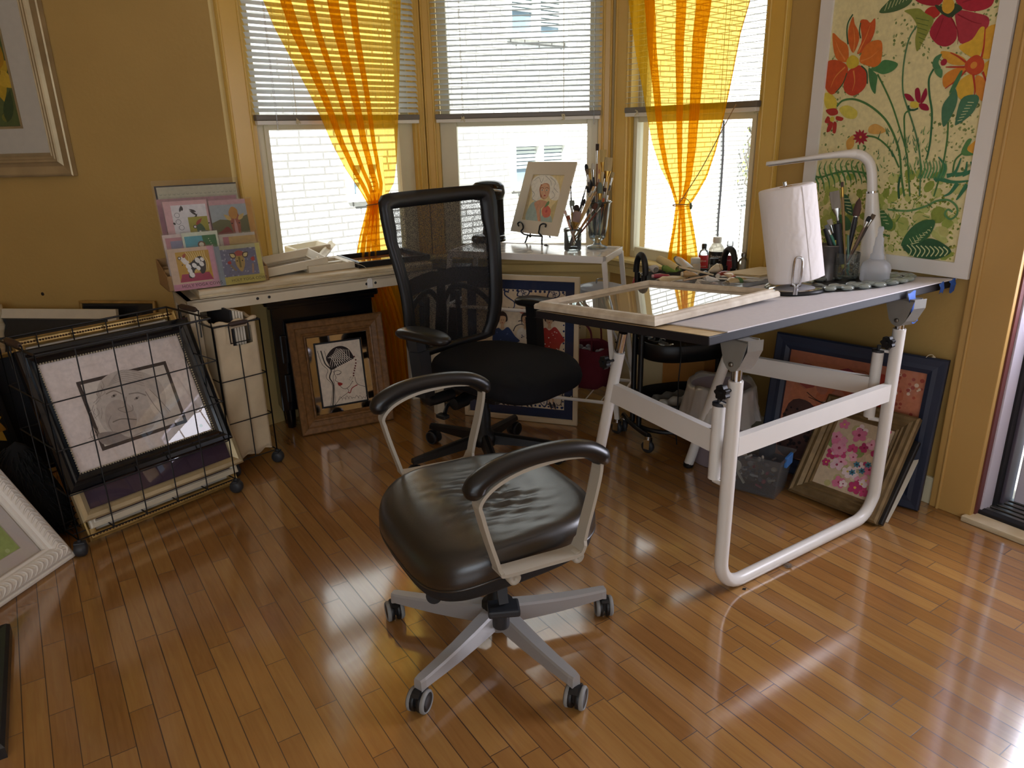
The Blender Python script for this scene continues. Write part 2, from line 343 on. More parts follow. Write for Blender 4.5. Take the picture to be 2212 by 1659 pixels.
def floor_material():
    m, nt, out = mk('strip_floor_varnished_maple'); b = principled(nt, out, (.4, .2, .08), .25, 0, .6); b.inputs['Coat Weight'].default_value = 1.; b.inputs['Coat Roughness'].default_value = .10; b.inputs['Coat IOR'].default_value = 1.75
    g = N(nt, 'ShaderNodeNewGeometry')
    def dot(vec):
        d = N(nt, 'ShaderNodeVectorMath', operation='DOT_PRODUCT'); L(nt, g.outputs['Position'], d.inputs[0]); d.inputs[1].default_value = vec; return d.outputs['Value']
    def mt(op, a, bb=None, c=None):
        n = N(nt, 'ShaderNodeMath', operation=op)
        for i, x in enumerate((a, bb, c)):
            if x is None: continue
            if hasattr(x, 'is_output'): L(nt, x, n.inputs[i])
            else: n.inputs[i].default_value = x
        return n.outputs[0]
    du, dv = D(-33.4), D(56.6)
    u = dot(du); v = dot(dv)
    w = .0575
    r = mt('DIVIDE', v, w); row = mt('FLOOR', r); fv = mt('FRACT', r)
    wn = N(nt, 'ShaderNodeTexWhiteNoise', noise_dimensions='1D'); L(nt, row, wn.inputs['W'])
    ln = mt('MULTIPLY_ADD', wn.outputs['Value'], .35, .32)
    wn2 = N(nt, 'ShaderNodeTexWhiteNoise', noise_dimensions='1D'); L(nt, mt('ADD', row, 57.3), wn2.inputs['W'])
    q = mt('ADD', mt('DIVIDE', u, ln), mt('MULTIPLY', wn2.outputs['Value'], 17.)); pid = mt('FLOOR', q); fu = mt('FRACT', q)
    cb = N(nt, 'ShaderNodeCombineXYZ'); L(nt, row, cb.inputs[0]); L(nt, pid, cb.inputs[1])
    wn3 = N(nt, 'ShaderNodeTexWhiteNoise', noise_dimensions='2D'); L(nt, cb.outputs[0], wn3.inputs['Vector'])
    # grain
    cg = N(nt, 'ShaderNodeCombineXYZ'); L(nt, mt('MULTIPLY', u, 1.8), cg.inputs[0]); L(nt, mt('MULTIPLY', v, 26.), cg.inputs[1]); L(nt, mt('MULTIPLY', wn3.outputs['Value'], 40.), cg.inputs[2])
    ng = N(nt, 'ShaderNodeTexNoise'); ng.inputs['Scale'].default_value = 3.2; ng.inputs['Detail'].default_value = 6; ng.inputs['Distortion'].default_value = .8; L(nt, cg.outputs[0], ng.inputs[0])
    rp = N(nt, 'ShaderNodeValToRGB'); e = rp.color_ramp.elements
    e[0].position = 0.; e[0].color = (*lin('#865C30'), 1); e[1].position = 1.; e[1].color = (*lin('#BE9658'), 1)
    for ps, c in ((.3, '#96693A'), (.55, '#A37642'), (.8, '#B0854C')):
        k = e.new(ps); k.color = (*lin(c), 1)
    L(nt, mt('MULTIPLY_ADD', ng.outputs[0], .5, mt('MULTIPLY_ADD', wn3.outputs['Value'], .46, .02)), rp.inputs[0])
    # stains / worn patches
    ns = N(nt, 'ShaderNodeTexNoise'); ns.inputs['Scale'].default_value = 2.2; ns.inputs['Detail'].default_value = 4; L(nt, g.outputs['Position'], ns.inputs[0])
    mr = N(nt, 'ShaderNodeMapRange'); mr.inputs[1].default_value = .3; mr.inputs[2].default_value = .7; mr.inputs[3].default_value = .86; mr.inputs[4].default_value = 1.1; L(nt, ns.outputs[0], mr.inputs[0])
    sc = N(nt, 'ShaderNodeVectorMath', operation='SCALE'); L(nt, rp.outputs[0], sc.inputs[0]); L(nt, mr.outputs[0], sc.inputs['Scale'])
    # gaps: long seams of uneven width and end joints
    ev = mt('MINIMUM', fv, mt('SUBTRACT', 1., fv)); eu = mt('MULTIPLY', mt('MINIMUM', fu, mt('SUBTRACT', 1., fu)), ln)
    gw = mt('MULTIPLY_ADD', wn2.outputs['Value'], .016, .014)
    seam = mt('LESS_THAN', ev, gw); joint = mt('LESS_THAN', eu, .0011)
    gap = mt('MAXIMUM', mt('MULTIPLY', seam, .9), mt('MULTIPLY', joint, .85))
    mx = N(nt, 'ShaderNodeMix', data_type='RGBA'); L(nt, gap, mx.inputs[0]); L(nt, sc.outputs[0], mx.inputs[6]); mx.inputs[7].default_value = (*lin('#2A1206'), 1)
    L(nt, mx.outputs[2], b.inputs['Base Color'])
    # gloss
    nr = N(nt, 'ShaderNodeTexNoise'); nr.inputs['Scale'].default_value = 9; nr.inputs['Detail'].default_value = 6; L(nt, g.outputs['Position'], nr.inputs[0])
    m2 = N(nt, 'ShaderNodeMapRange'); m2.inputs[3].default_value = .10; m2.inputs[4].default_value = .22; L(nt, nr.outputs[0], m2.inputs[0])
    L(nt, mt('ADD', m2.outputs[0], mt('MULTIPLY', gap, .4)), b.inputs['Roughness'])
    # relief: slightly crowned boards, open grain, gaps
    crown = mt('MULTIPLY', mt('MULTIPLY', fv, mt('SUBTRACT', 1., fv)), .10)
    hh = mt('SUBTRACT', mt('ADD', crown, mt('MULTIPLY', ng.outputs[0], .05)), mt('MULTIPLY', gap, .6))
    bp = N(nt, 'ShaderNodeBump'); bp.inputs['Strength'].default_value = .35; bp.inputs['Distance'].default_value = .004; L(nt, hh, bp.inputs['Height']); L(nt, bp.outputs[0], b.inputs['Normal'])
    b2 = N(nt, 'ShaderNodeBump'); b2.inputs['Strength'].default_value = .12; b2.inputs['Distance'].default_value = .004; L(nt, hh, b2.inputs['Height']); L(nt, b2.outputs[0], b.inputs['Coat Normal'])
    return m
M['floor'] = floor_material()

def brick_material():
    m, nt, out = mk('pale_split_face_brick'); b = principled(nt, out, (.8, .8, .75), .85, 0, .2)
    tc = N(nt, 'ShaderNodeTexCoord'); br = N(nt, 'ShaderNodeTexBrick'); L(nt, tc.outputs['UV'], br.inputs[0])
    br.inputs['Color1'].default_value = (*lin('#EEEDEA'), 1); br.inputs['Color2'].default_value = (*lin('#E4E3DE'), 1); br.inputs['Mortar'].default_value = (*lin('#8E8C87'), 1)
    br.inputs['Scale'].default_value = 1.; br.inputs['Mortar Size'].default_value = .0098; br.inputs['Brick Width'].default_value = .36; br.inputs['Row Height'].default_value = .0675; br.inputs['Bias'].default_value = .1
    br.offset = .37; br.squash = .6; br.squash_frequency = 3
    n = N(nt, 'ShaderNodeTexNoise'); n.inputs['Scale'].default_value = 18; n.inputs['Detail'].default_value = 4; L(nt, tc.outputs['UV'], n.inputs[0])
    mr = N(nt, 'ShaderNodeMapRange'); mr.inputs[1].default_value = .35; mr.inputs[2].default_value = .65; mr.inputs[3].default_value = .9; mr.inputs[4].default_value = 1.05; L(nt, n.outputs[0], mr.inputs[0])
    s = N(nt, 'ShaderNodeVectorMath', operation='SCALE'); L(nt, br.outputs[0], s.inputs[0]); L(nt, mr.outputs[0], s.inputs['Scale']); L(nt, s.outputs[0], b.inputs['Base Color'])
    return m
M['brick'] = brick_material()

# ================================================================== the room
ZC = 2.62
P0 = V((1.612, 2.556, 0))
HR, HM, HL = 147, 97, 46.5
def ix(p, d, q, e):
    k = d.x * e.y - d.y * e.x; t = ((q - p).x * e.y - (q - p).y * e.x) / k; return p + d * t
def head(x, y): d = ray(x, y); d.z = 0; return d.normalized()
CR = ix(P0, D(HR), V((0, 0, 0)), head(1325, 280))
CL = ix(CR, D(HM), V((0, 0, 0)), head(917, 280))
CW = ix(CL, D(HL), V((0, 0, 0)), head(462, 100))
FWL, FWM, FWR = Fr(CW, D(HL)), Fr(CL, D(HM)), Fr(CR, D(HR))      # y axis points out of the room
LL_, LM_ = (CL - CW).length, (CR - CL).length
LEFT_END = CW - D(97) * 3.0
FLW = Fr(LEFT_END, D(97))
XR, YB, XL = 2.95, -2.6, LEFT_END.x
S_DOOR0, S_DOOR1 = 2.075, 2.98
sR_end = (XR - CR.x) / D(HR).x
YR = (CR + D(HR) * sR_end).y
TH = .13
fl = MB().poly([(XL - .2, YB - .2, 0), (XR + .2, YB - .2, 0), (XR + .2, YR, 0), (FWR.p(S_DOOR1 + .3, .14)), FWR.p(0, TH), FWM.p(0, TH), FWL.p(0, TH), FLW.p(-.2, TH)])
flo = struct(fl, 'floor', M['floor'], fixn=False)
cl_ = MB().box(W0, XL - .3, XR + .3, YB - .3, 4.75, ZC, ZC + .12)
struct(cl_, 'ceiling', M['ceil'])
def wall_open(fr, L_, s0, s1, z0, z1, mi=0):
    mb = MB()
    mb.box(fr, 0, s0, 0, TH, 0, ZC, mi); mb.box(fr, s1, L_, 0, TH, 0, ZC, mi)
    mb.box(fr, s0, s1, 0, TH, z1, ZC, mi)
    if z0 > 0: mb.box(fr, s0, s1, 0, TH, 0, z0, mi)
    return mb
WIN = {'L': (FWL, LL_, .125, 1.06, .205, .945), 'M': (FWM, LM_, .07, .965, .18, .89), 'R': (FWR, None, .135, .975, .19, .918)}
ZS, ZT = .74, 2.36
struct(MB().box(FLW, 0, 3.0, 0, TH, 0, ZC), 'wall_left', M['wall'])
struct(wall_open(FWL, LL_, .125, 1.06, ZS, ZT), 'wall_bay_left', M['cream'])
struct(wall_open(FWM, LM_, .07, .965, ZS, ZT), 'wall_bay_middle', M['cream'])
wr = wall_open(FWR, S_DOOR0, .135, .975, ZS, ZT)
wr.box(FWR, S_DOOR0, S_DOOR1, 0, TH, 2.08, ZC); wr.box(FWR, S_DOOR1, sR_end, 0, TH, 0, ZC)
struct(wr, 'wall_right', M['wall'])
FSR = Fr((XR, YR, 0), (0, -1, 0)); struct(MB().box(FSR, 0, YR - YB, 0, TH, 0, ZC), 'wall_side_right', M['wall'])
FRW = Fr((XR, YB, 0), (-1, 0, 0))
struct(wall_open(FRW, XR - XL, 1.2, 5.2, .75, 2.3), 'wall_rear', M['wall'])  # wide opening added in the unseen rear wall to let fill light in
FSL = Fr((XL, YB, 0), (0, 1, 0)); struct(MB().box(FSL, 0, LEFT_END.y - YB, 0, TH, 0, ZC), 'wall_side_left', M['wall'])

def bead_board(mb, fr, s0, s1, z0, z1, y, th, mi=0):
    "casing board with a raised bead along both long edges"
    mb.box(fr, s0, s1, y - th, y, z0, z1, mi, bev=.004)
    for s in (s0 + .008, s1 - .008): mb.tube([fr.p(s, y - th, z0), fr.p(s, y - th, z1)], .006, 6, mi=mi)
def window(n, key):
    fr, L_, s0, s1, g0, g1 = WIN[key]
    mb = MB()
    cl, cr_ = max(.012, s0 - .105), s1 + .095
    if L_: cr_ = min(cr_, L_ - .012)
    bead_board(mb, fr, cl, s0, ZS - .02, ZT + .09, -.002, .022); bead_board(mb, fr, s1, cr_, ZS - .02, ZT + .09, -.002, .022)
    mb.box(fr, s0, s1, -.024, -.002, ZT, ZT + .09)
    for s, q in ((s0, 1), (s1, -1)):                                  # jamb stops
        mb.box(fr, min(s, s + q * .016), max(s, s + q * .016), -.018, .03, ZS, ZT)
    root = struct(mb, 'window_%d' % n, M['trim'])
    st = MB()
    z0, zm, zt = ZS, 1.432, ZT
    a0, a1 = s0 + .016, s1 - .016
    gz0, gz1 = .797, zm
    # lower sash
    st.box(fr, a0, g0, .005, .04, z0, zm + .06, bev=.004); st.box(fr, g1, a1, .005, .04, z0, zm + .06, bev=.004)
    st.box(fr, g0, g1, .005, .04, z0, gz0, bev=.003); st.box(fr, g0, g1, .005, .04, zm, zm + .06, bev=.003)
    for s, q in ((g0, -1), (g1, 1)): st.box(fr, min(s, s + q * .022), max(s, s + q * .022), -.004, .005, gz0 - .02, zm + .02)
    struct(st, 'lower_sash', M['sash'], root)
    su = MB()
    su.box(fr, a0, a0 + .05, .042, .075, zm, zt); su.box(fr, a1 - .05, a1, .042, .075, zm, zt); su.box(fr, a0, a1, .042, .075, zm, zm + .05); su.box(fr, a0, a1, .042, .075, zt - .06, zt)
    struct(su, 'upper_sash', M['sash'], root)
    gl = MB(); gl.poly([fr.p(g0, .02, gz0), fr.p(g1, .02, gz0), fr.p(g1, .02, gz1), fr.p(g0, .02, gz1)])
    struct(gl, 'lower_pane', M['glass'], root)
    gl = MB(); gl.poly([fr.p(a0 + .05, .058, zm + .05), fr.p(a1 - .05, .058, zm + .05), fr.p(a1 - .05, .058, zt - .06), fr.p(a0 + .05, .058, zt - .06)])
    struct(gl, 'upper_pane', M['glass'], root)
    return root
for n, k in ((1, 'L'), (2, 'M'), (3, 'R')): window(n, k)
# window stool running round the bay, with the moulding under it
def stool(name, pts):
    prof = [(0, .742), (-.062, .742), (-.072, .735), (-.072, .722), (-.062, .714), (-.040, .712), (-.036, .690), (-.024, .680), (-.022, .640), (0, .636)]
    rows = []
    for P, nrm, k in pts: rows.append([P - nrm * (a * k) * -1 + Z * b for a, b in prof])
    return MB().grid(rows, smooth=False)
def miter(h1, h2):
    a, b = NR(h1), NR(h2); n = (a + b).normalized(); return n, 1 / n.dot(a)
def inp(P, n, k): return (P, -n, k)
m1, k1 = miter(HL, HM); m2, k2 = miter(HM, HR)
pts = [(CW, -NR(HL), 1), (CL, -m1, k1), (CR, -m2, k2), (FWR.p(1.07), -NR(HR), 1)]
struct(stool('trim', pts), 'trim_1', M['cream'])
# baseboards
bb = MB().box(FLW, 0, 3.0, -.016, 0, 0, .11, bev=.004); struct(bb, 'baseboard_left', M['wall'])
bb = MB().box(FWR, 0, 1.93, -.016, 0, 0, .11, bev=.004); struct(bb, 'baseboard_right', M['sash'])
bb = MB().box(FWM, 0, LM_, -.016, 0, 0, .11, bev=.004); struct(bb, 'baseboard_middle', M['sash'])
# ------------------------------------------------------------------ doorway at the right
dj = MB()
dj.box(FWR, 1.925, S_DOOR0, -.024, 0, 0, 2.2, bev=.004)
dj.tube([FWR.p(1.955, -.024, 0), FWR.p(1.955, -.024, 2.2)], .006, 6)
dj.box(FWR, S_DOOR0, S_DOOR1, -.024, 0, 2.08, 2.2); dj.box(FWR, S_DOOR1, S_DOOR1 + .12, -.024, 0, 0, 2.2)
M['plum'] = mat('dark_red_edge', '#6E3A38', .5); M['lav'] = mat('white_storm_frame', '#D8D2E0', .35)
M['rubber'] = mat('black_weatherstrip', '#141318', .7); M['slate'] = mat('dark_grey_door_paint', '#57505E', .45)
M['casing'] = mat('tan_door_casing', '#C39C5A', .45, 0, .45, var=.04, vs=3)
door = struct(dj, 'door_1', M['casing'])
struct(MB().box(FWR, S_DOOR0, S_DOOR0 + .006, .0, .03, 0, 2.08), 'door_stop', M['plum'], door)
struct(MB().box(FWR, S_DOOR0, S_DOOR0 + .012, .03, .11, 0.02, 2.08, bev=.002), 'door_jamb', M['lav'], door)
struct(MB().box(FWR, S_DOOR0, S_DOOR0 + .02, .11, .15, 0.02, 2.08), 'weather_strip', M['rubber'], door)
struct(MB().box(FWR, S_DOOR0, S_DOOR0 + .03, .15, .23, 0.02, 2.08, bev=.003), 'storm_frame', M['slate'], door)
th = MB(); th.box(FWR, S_DOOR0 - .02, S_DOOR1, -.05, .02, 0, .022, bev=.005)
struct(th, 'door_sill_nosing', M['worn'], door)
th = MB()
for k in range(5): th.box(FWR, S_DOOR0, S_DOOR1, .06 + k * .035, .08 + k * .035, .012, .03, bev=.003)
th.box(FWR, S_DOOR0, S_DOOR1, .02, .26, 0, .014); struct(th, 'door_threshold', M['steel'], door)
struct(MB().box(FWR, S_DOOR0, S_DOOR1, .02, .055, .012, .034, bev=.004), 'threshold_gasket', M['rubber'], door)
sd = MB(); fs = FWR
sd.box(fs, S_DOOR0 + .045, S_DOOR0 + .145, .20, .235, .03, 2.05, bev=.004); sd.box(fs, S_DOOR1 - .1, S_DOOR1, .20, .235, .03, 2.05); sd.box(fs, S_DOOR0 + .145, S_DOOR1 - .1, .20, .235, .03, .78, bev=.004); sd.box(fs, S_DOOR0 + .145, S_DOOR1 - .1, .20, .235, 1.95, 2.05)
struct(sd, 'door_2', M['lav'])
# ------------------------------------------------------------------ outdoors
gr = MB().box(W0, -30, 30, 3, 40, -.75, -.7); tag(gr.build('ground', mat('pale_concrete', '#B9B6AC', .9, var=.08, vs=1)), kind='structure')
gr = MB().box(W0, 3.3, 12, -8, 3, -.2, -.15); tag(gr.build('ground', mat('pale_paving', '#B9B6AC', .9, var=.08, vs=1)), kind='structure')
HN = 48
FN = Fr(V((-1.76, 7.3, -.7)), D(HN))
def uvwall(fr, a0, a1, c0, c1, holes):
    "wall sheet with rectangular window holes, UV in metres"
    xs = sorted({a0, a1, *[h[0] for h in holes], *[h[1] for h in holes]}); zs = sorted({c0, c1, *[h[2] for h in holes], *[h[3] for h in holes]})
    mb = MB()
    for i in range(len(xs) - 1):
        for j in range(len(zs) - 1):
            xm, zm = (xs[i] + xs[i + 1]) / 2, (zs[j] + zs[j + 1]) / 2
            if any(h[0] < xm < h[1] and h[2] < zm < h[3] for h in holes): continue
            mb.poly([fr.p(xs[i], 0, zs[j]), fr.p(xs[i + 1], 0, zs[j]), fr.p(xs[i + 1], 0, zs[j + 1]), fr.p(xs[i], 0, zs[j + 1])])
    return mb
def nb(x, y): P = onp(x, y, FN.o, FN.y); return FN.loc(P)
NW = []
for (xa, ya, xb, yb) in ((1110, 402, 1221, 309), (1100, 72, 1216, -40), (760, 425, 815, 350)):
    a = nb(xa, ya); b = nb(xb, yb); NW.append((a[0], b[0], a[2], b[2]))
holes = [h for h in NW]
mb = uvwall(FN, -9, 14, 0, 9, holes)
root = thing('neighbour_building', 'pale brick building across the alley seen through the bay windows', 'building', FN.p(2, 0, 0))
wo = mb.build('brick_wall', M['brick'], root, fixn=False)
uv = wo.data.uv_layers.new(name='UVMap'); base = V(wo.location) + wloc(root)
for lp in wo.data.loops:
    q = FN.loc(V(wo.data.vertices[lp.vertex_index].co) + base); uv.data[lp.index].uv = (q[0] + 20, q[2])
M['vinylw'] = mat('white_vinyl_frame', '#F0F0EC', .5); M['paneblue'] = mat('dim_window_pane', '#7F93A0', .15, 0, .5, var=.15, vs=.7); M['shade'] = mat('window_blind_slats', '#C8CEC6', .7)
for h in NW:
    f = MB(); y0, y1 = -.03, .08; a0, a1, c0, c1 = h; w = .05
    f.box(FN, a0 - w, a0 + .02, y0, y1, c0 - w, c1 + w); f.box(FN, a1 - .02, a1 + w, y0, y1, c0 - w, c1 + w)
    f.box(FN, a0, a1, y0 - .02, y1, c0 - w, c0 + .02); f.box(FN, a0, a1, y0, y1, c1 - .02, c1 + w); am = (a0 + a1) / 2; f.box(FN, am - .035, am + .035, y0, y1, c0, c1)
    fo = f.build('window', M['vinylw'], root)
    MB().box(FN, a0, a1, .06, .08, c0, c1).build('pane', M['paneblue'], fo)
    s = MB(); cb = lerp(c0, c1, .45)
    for x0, x1, zb in ((a0 + .02, am - .035, cb), (am + .035, a1 - .02, lerp(c0, c1, .2))):
        z = c1 - .03
        while z > zb: s.box(FN, x0, x1, .03, .045, z - .03, z); z -= .042
    s.build('window_shade', M['shade'], fo)
cab = MB().tube([FN.p(*[nb(x, y)[0], -.05, nb(x, y)[2]]) for x, y in ((1557, 260), (1556, 330), (1551, 410), (1546, 470), (1544, 520))], .016, 6)
tag(cab.build('cable', M['black']), 'black cable running down the pale brick wall outside the right window', 'cable')
# climbing shrub on the far wall
vb = MB(); r = random.Random(3); root = thing('climbing_shrub', 'thin bare branched shrub against brick outside the right window', 'plant', FN.p(*[nb(1595, 410)[0], -.4, 0]))
lf = MB()
for k in range(9):
    x, y = 1588 + r.random() * 18, 408; P = []
    while y > 262:
        q = nb(x, y); P.append(FN.p(q[0], -.2 - .1 * r.random(), q[2])); x += r.uniform(-7, 9); y -= r.uniform(12, 24)
        for j in range(2):
            c = P[-1] + V((r.uniform(-.12, .12), r.uniform(-.1, .1), r.uniform(-.12, .12))); s_ = r.uniform(.02, .045)
            lf.add([c, c + V((s_, .01, s_ * .4)), c + V((s_ * .5, 0, s_ * 1.5))], [(0, 1, 2)])
    vb.tube(P, .014, 5)
vb.build('branches', mat('grey_bark', '#6A665C', .9), root); tag(lf.build('leaves', mat('shrub_leaf', '#8C9A55', .8, var=.2), root, fixn=False), kind='stuff')
bx = MB(); a = nb(1592, 545); b = nb(1640, 440); bx.box(FN, a[0], b[0] + .3, -.5, -.02, 0, b[2], bev=.02)
tag(bx.build('utility_box', M['vinylw']), 'white utility box standing outside behind the paint bottles', 'utility box')

# ================================================================== light, world, camera
wd = bpy.data.worlds.new('sky'); SC.world = wd; wd.use_nodes = True
bg = wd.node_tree.nodes['Background']; bg.inputs[0].default_value = (.62, .80, 1.0, 1); bg.inputs[1].default_value = 1.15
def area(name, loc, dirv, sx, sy, power, col):
    l = bpy.data.lights.new(name, 'AREA'); l.shape = 'RECTANGLE'; l.size = sx; l.size_y = sy; l.energy = power; l.color = col
    o = bpy.data.objects.new(name, l); COL.objects.link(o); o.location = loc; o.rotation_euler = V(dirv).to_track_quat('-Z', 'Y').to_euler(); return o
sun = bpy.data.lights.new('sun', 'SUN'); sun.energy = 15; sun.angle = radians(1); sun.color = (1, .99, .97)
so = bpy.data.objects.new('sun', sun); COL.objects.link(so); so.rotation_euler = V((-.05, .62, -.72)).to_track_quat('-Z', 'Y').to_euler(); so.location = (0, -6, 9)
area('rear_fill_light', FRW.p(3.2, .18, 1.52), (0, 1, -.12), 3.9, 1.5, 36, (.93, .96, 1))  # added fill lamp, shining in through the unseen rear wall opening
area('daylight_doorway', FWR.p((S_DOOR0 + S_DOOR1) / 2 + .1, .5, 1.35), -FWR.y + V((-.1, 0, -.2)), .8, 1.25, 52, (.86, .86, 1))
cam = bpy.data.cameras.new('camera'); co = bpy.data.objects.new('camera', cam); COL.objects.link(co)
cam.sensor_fit = 'HORIZONTAL'; cam.sensor_width = 36; cam.lens = FPX / IW * 36; cam.clip_start = .02; cam.clip_end = 200
mw = Matrix((RT, UP, -FW)).transposed().to_4x4(); mw.translation = CAM; co.matrix_world = mw
SC.camera = co
vs = SC.view_settings; vs.view_transform = 'Standard'; vs.look = 'None'; vs.gamma = 1; vs.use_curve_mapping = False; vs.exposure = 0
SC.render.film_transparent = False
# ================================================================== blinds and curtains
def blind_mat():
    m, nt, out = mk('white_blind_slat'); d = N(nt, 'ShaderNodeBsdfPrincipled'); d.inputs['Base Color'].default_value = (*lin('#DDE2E2'), 1); d.inputs['Roughness'].default_value = .4
    t = N(nt, 'ShaderNodeBsdfTranslucent'); t.inputs[0].default_value = (*lin('#C9D6DE'), 1)
    x = N(nt, 'ShaderNodeMixShader'); x.inputs[0].default_value = .32; L(nt, d.outputs[0], x.inputs[1]); L(nt, t.outputs[0], x.inputs[2]); L(nt, x.outputs[0], out.inputs[0]); return m
M['slat'] = blind_mat(); M['rail'] = mat('grey_blind_rail', '#6E675C', .4); M['railw'] = mat('white_blind_rail', '#E6E2D6', .4); M['cord'] = mat('ivory_cord', '#D8CDA8', .8)
def blind(key, zb, tilt, label, cords, wand):
    fr, L_, s0, s1, g0, g1 = WIN[key]; a0, a1 = s0 + .004, s1 - .004; y = -.034
    root = thing('window_blind', label, 'blind', fr.p((a0 + a1) / 2, y, zb), 'blinds in the bay windows')
    sl = MB(); z = zb + .056; t = radians(tilt); k = 0
    while z < ZT - .03:
        rows = []
        for j in range(5):
            q = (j - 2) / 4 * .025; cv = .0022 * (1 - (2 * abs(j - 2) / 4) ** 2)
            rows.append([fr.p(a, y + q * cos(t) - cv * sin(t), z + q * sin(t) + cv * cos(t)) for a in (a0, (a0 + a1) / 2, a1)])
        sl.grid(rows); z += .0262; k += 1
    sl.build('slats', M['slat'], root, fixn=False)
    MB().box(fr, a0, a1, y - .016, y + .014, zb + .010, zb + .036, bev=.004).build('bottom_rail', M['rail'], root)
    MB().box(fr, a0 + .004, a1 - .004, y - .014, y + .012, zb - .008, zb + .010, bev=.003).build('rail_lip', M['railw'], root)
    MB().box(fr, a0, a1, y - .02, y + .02, ZT - .03, ZT - .001).build('head_rail', M['railw'], root)
    for c in cords:
        s = lerp(a0, a1, c); cb = MB()
        for dy in (-.0145, .0125): cb.tube([fr.p(s, y + dy, zb + .02), fr.p(s, y + dy, ZT - .03)], .0011, 5)
        r = random.Random(int(c * 99)); P = [fr.p(s + r.uniform(-.012, .012), y - .019 - .004 * r.random(), zb + .022 - .03 * r.random()) for _ in range(14)]
        cb.tube(cr(P, 4), .0016, 5); cb.build('ladder_cord', M['cord'], root)
    if wand is not None:
        s = lerp(a0, a1, wand[0]); MB().tube([fr.p(s + wand[1], y - .03, zb - .035), fr.p(s, y - .024, ZT - .05)], .0035, 6).build('tilt_wand', M['film'], root)
blind('L', 1.462, 50, 'white blind with nearly closed slats behind the left yellow curtain', (.22, .8), (.1, .0))
blind('M', 1.462, 24, 'white blind with half open slats in the middle window without curtain', (.17, .78), (.96, .0))
blind('R', 1.468, 4, 'white blind with fully open slats behind the right yellow curtain', (.12, .76), None)

def curtain(name, fr, Lp, Rp, off, n, amp, c, label, tie, seed, zend=None):
    "gathered voile panel: Lp / Rp are its left and right outline seen in the photo, placed on the hanging plane"
    n_ = fr.y; o = fr.p(0, -off, 0)
    def conv(P): return [(lambda q: (q[0], q[2]))(fr.loc(onp(x, y, o, n_))) for x, y in P]
    A, B = conv(Lp), conv(Rp)
    def ext(A):
        (s0, z0), (s1, z1) = A[0], A[1]; k = (s0 - s1) / (z0 - z1); return [(s0 + k * .6 * (2.45 - z0), 2.45)] + A
    A, B = ext(A), ext(B)
    if zend is not None: A.append((A[-1][0] + .01, zend)); B.append((B[-1][0] + .02, zend))
    def val(A, z):
        for i in range(len(A) - 1):
            if A[i][1] >= z >= A[i + 1][1]:
                t = (A[i][1] - z) / max(1e-6, A[i][1] - A[i + 1][1]); return lerp(A[i][0], A[i + 1][0], t)
        return A[-1][0] if z < A[-1][1] else A[0][0]
    zt, zb = 2.45, min(A[-1][1], B[-1][1]); rows = []; NZ, NU = 96, 260; r = random.Random(seed); ph = [r.uniform(0, 6.28) for _ in range(6)]
    for i in range(NZ + 1):
        z = lerp(zt, zb, i / NZ); a, b = val(A, z), val(B, z); w = max(.02, b - a); row = []
        nar = max(0., min(1., 1 - (w - .06) / .35))
        for k in range(NU + 1):
            u = k / NU; uu = u + .07 * sin(2 * pi * 1.1 * u + ph[0]) + .035 * sin(2 * pi * 2.3 * u + ph[1])
            th = 2 * pi * n * uu + .35 * sin(2.2 * z + ph[2] + 3 * u)
            us = u + c * sin(th) / (2 * pi * n) * min(1, u * 8, (1 - u) * 8)
            dy = amp * (1 + .35 * nar) * cos(th) * (.8 + .4 * sin(5 * u + ph[3])) + .012 * nar * cos(pi * (u - .5)) * -1
            row.append(fr.p(a + w * us, -off + dy, z))
        rows.append(row)
    root = thing(name, label, 'curtain', fr.p(A[-1][0], -off, zb), 'yellow sheer curtains in the bay')
    MB().grid(rows).build('voile_panel', M['sheer'], root, fixn=False)
    t = MB(); (x, y), rr = tie; q = fr.loc(onp(x, y, o, n_)); w = val(B, q[2]) - val(A, q[2]); cx_ = (val(A, q[2]) + val(B, q[2])) / 2
    t.tube([fr.p(cx_ + (w / 2 + .006) * cos(a), -off + .045 * sin(a), q[2] + .006 * cos(a + 1) * rr) for a in [2 * pi * k / 24 for k in range(24)]], .0022, 6, closed=True)
    return root, t, o, n_
root, t, o, nn = curtain('sheer_curtain', FWL, [(565, 0), (590, 60), (625, 125), (665, 200), (690, 252), (715, 310), (745, 365), (780, 415), (797, 442), (787, 478), (777, 512), (768, 560), (800, 640), (822, 720)],
    [(865, 0), (863, 100), (861, 200), (858, 280), (856, 345), (850, 395), (832, 428), (818, 444), (828, 478), (838, 520), (852, 580), (880, 650), (900, 720)], .115, 5, .020, 2.1,
    'yellow sheer curtain tied at its waist in the left window, reaching below the table', ((806, 441), 1.), 5, .03)
t.build('tie_cord', mat('brown_tie_cord', '#7A5A2A', .8), root)
root, t, o, nn = curtain('sheer_curtain', FWR, [(1352, 0), (1360, 60), (1369, 120), (1384, 200), (1394, 260), (1405, 312), (1421, 362), (1446, 412), (1461, 442), (1451, 490), (1441, 530), (1434, 575)],
    [(1628, 0), (1606, 70), (1589, 150), (1576, 210), (1564, 262), (1549, 322), (1528, 382), (1504, 422), (1488, 444), (1499, 500), (1506, 540), (1511, 590)], .115, 3.6, .018, 2.1,
    'yellow sheer curtain tied in the middle with a tasselled cord in the right window', ((1474, 444), 1.5), 11, .45)
oo = FWR.p(0, -.15, 0)
t.tube(cr([onp(x, y, oo, nn) for x, y in ((1590, 225), (1555, 290), (1515, 365), (1480, 420), (1467, 440))], 5), .0022, 6)
t.tube(cr([onp(x, y, oo, nn) for x, y in ((1467, 440), (1470, 430), (1480, 428), (1489, 436), (1492, 446))], 5), .0018, 6)
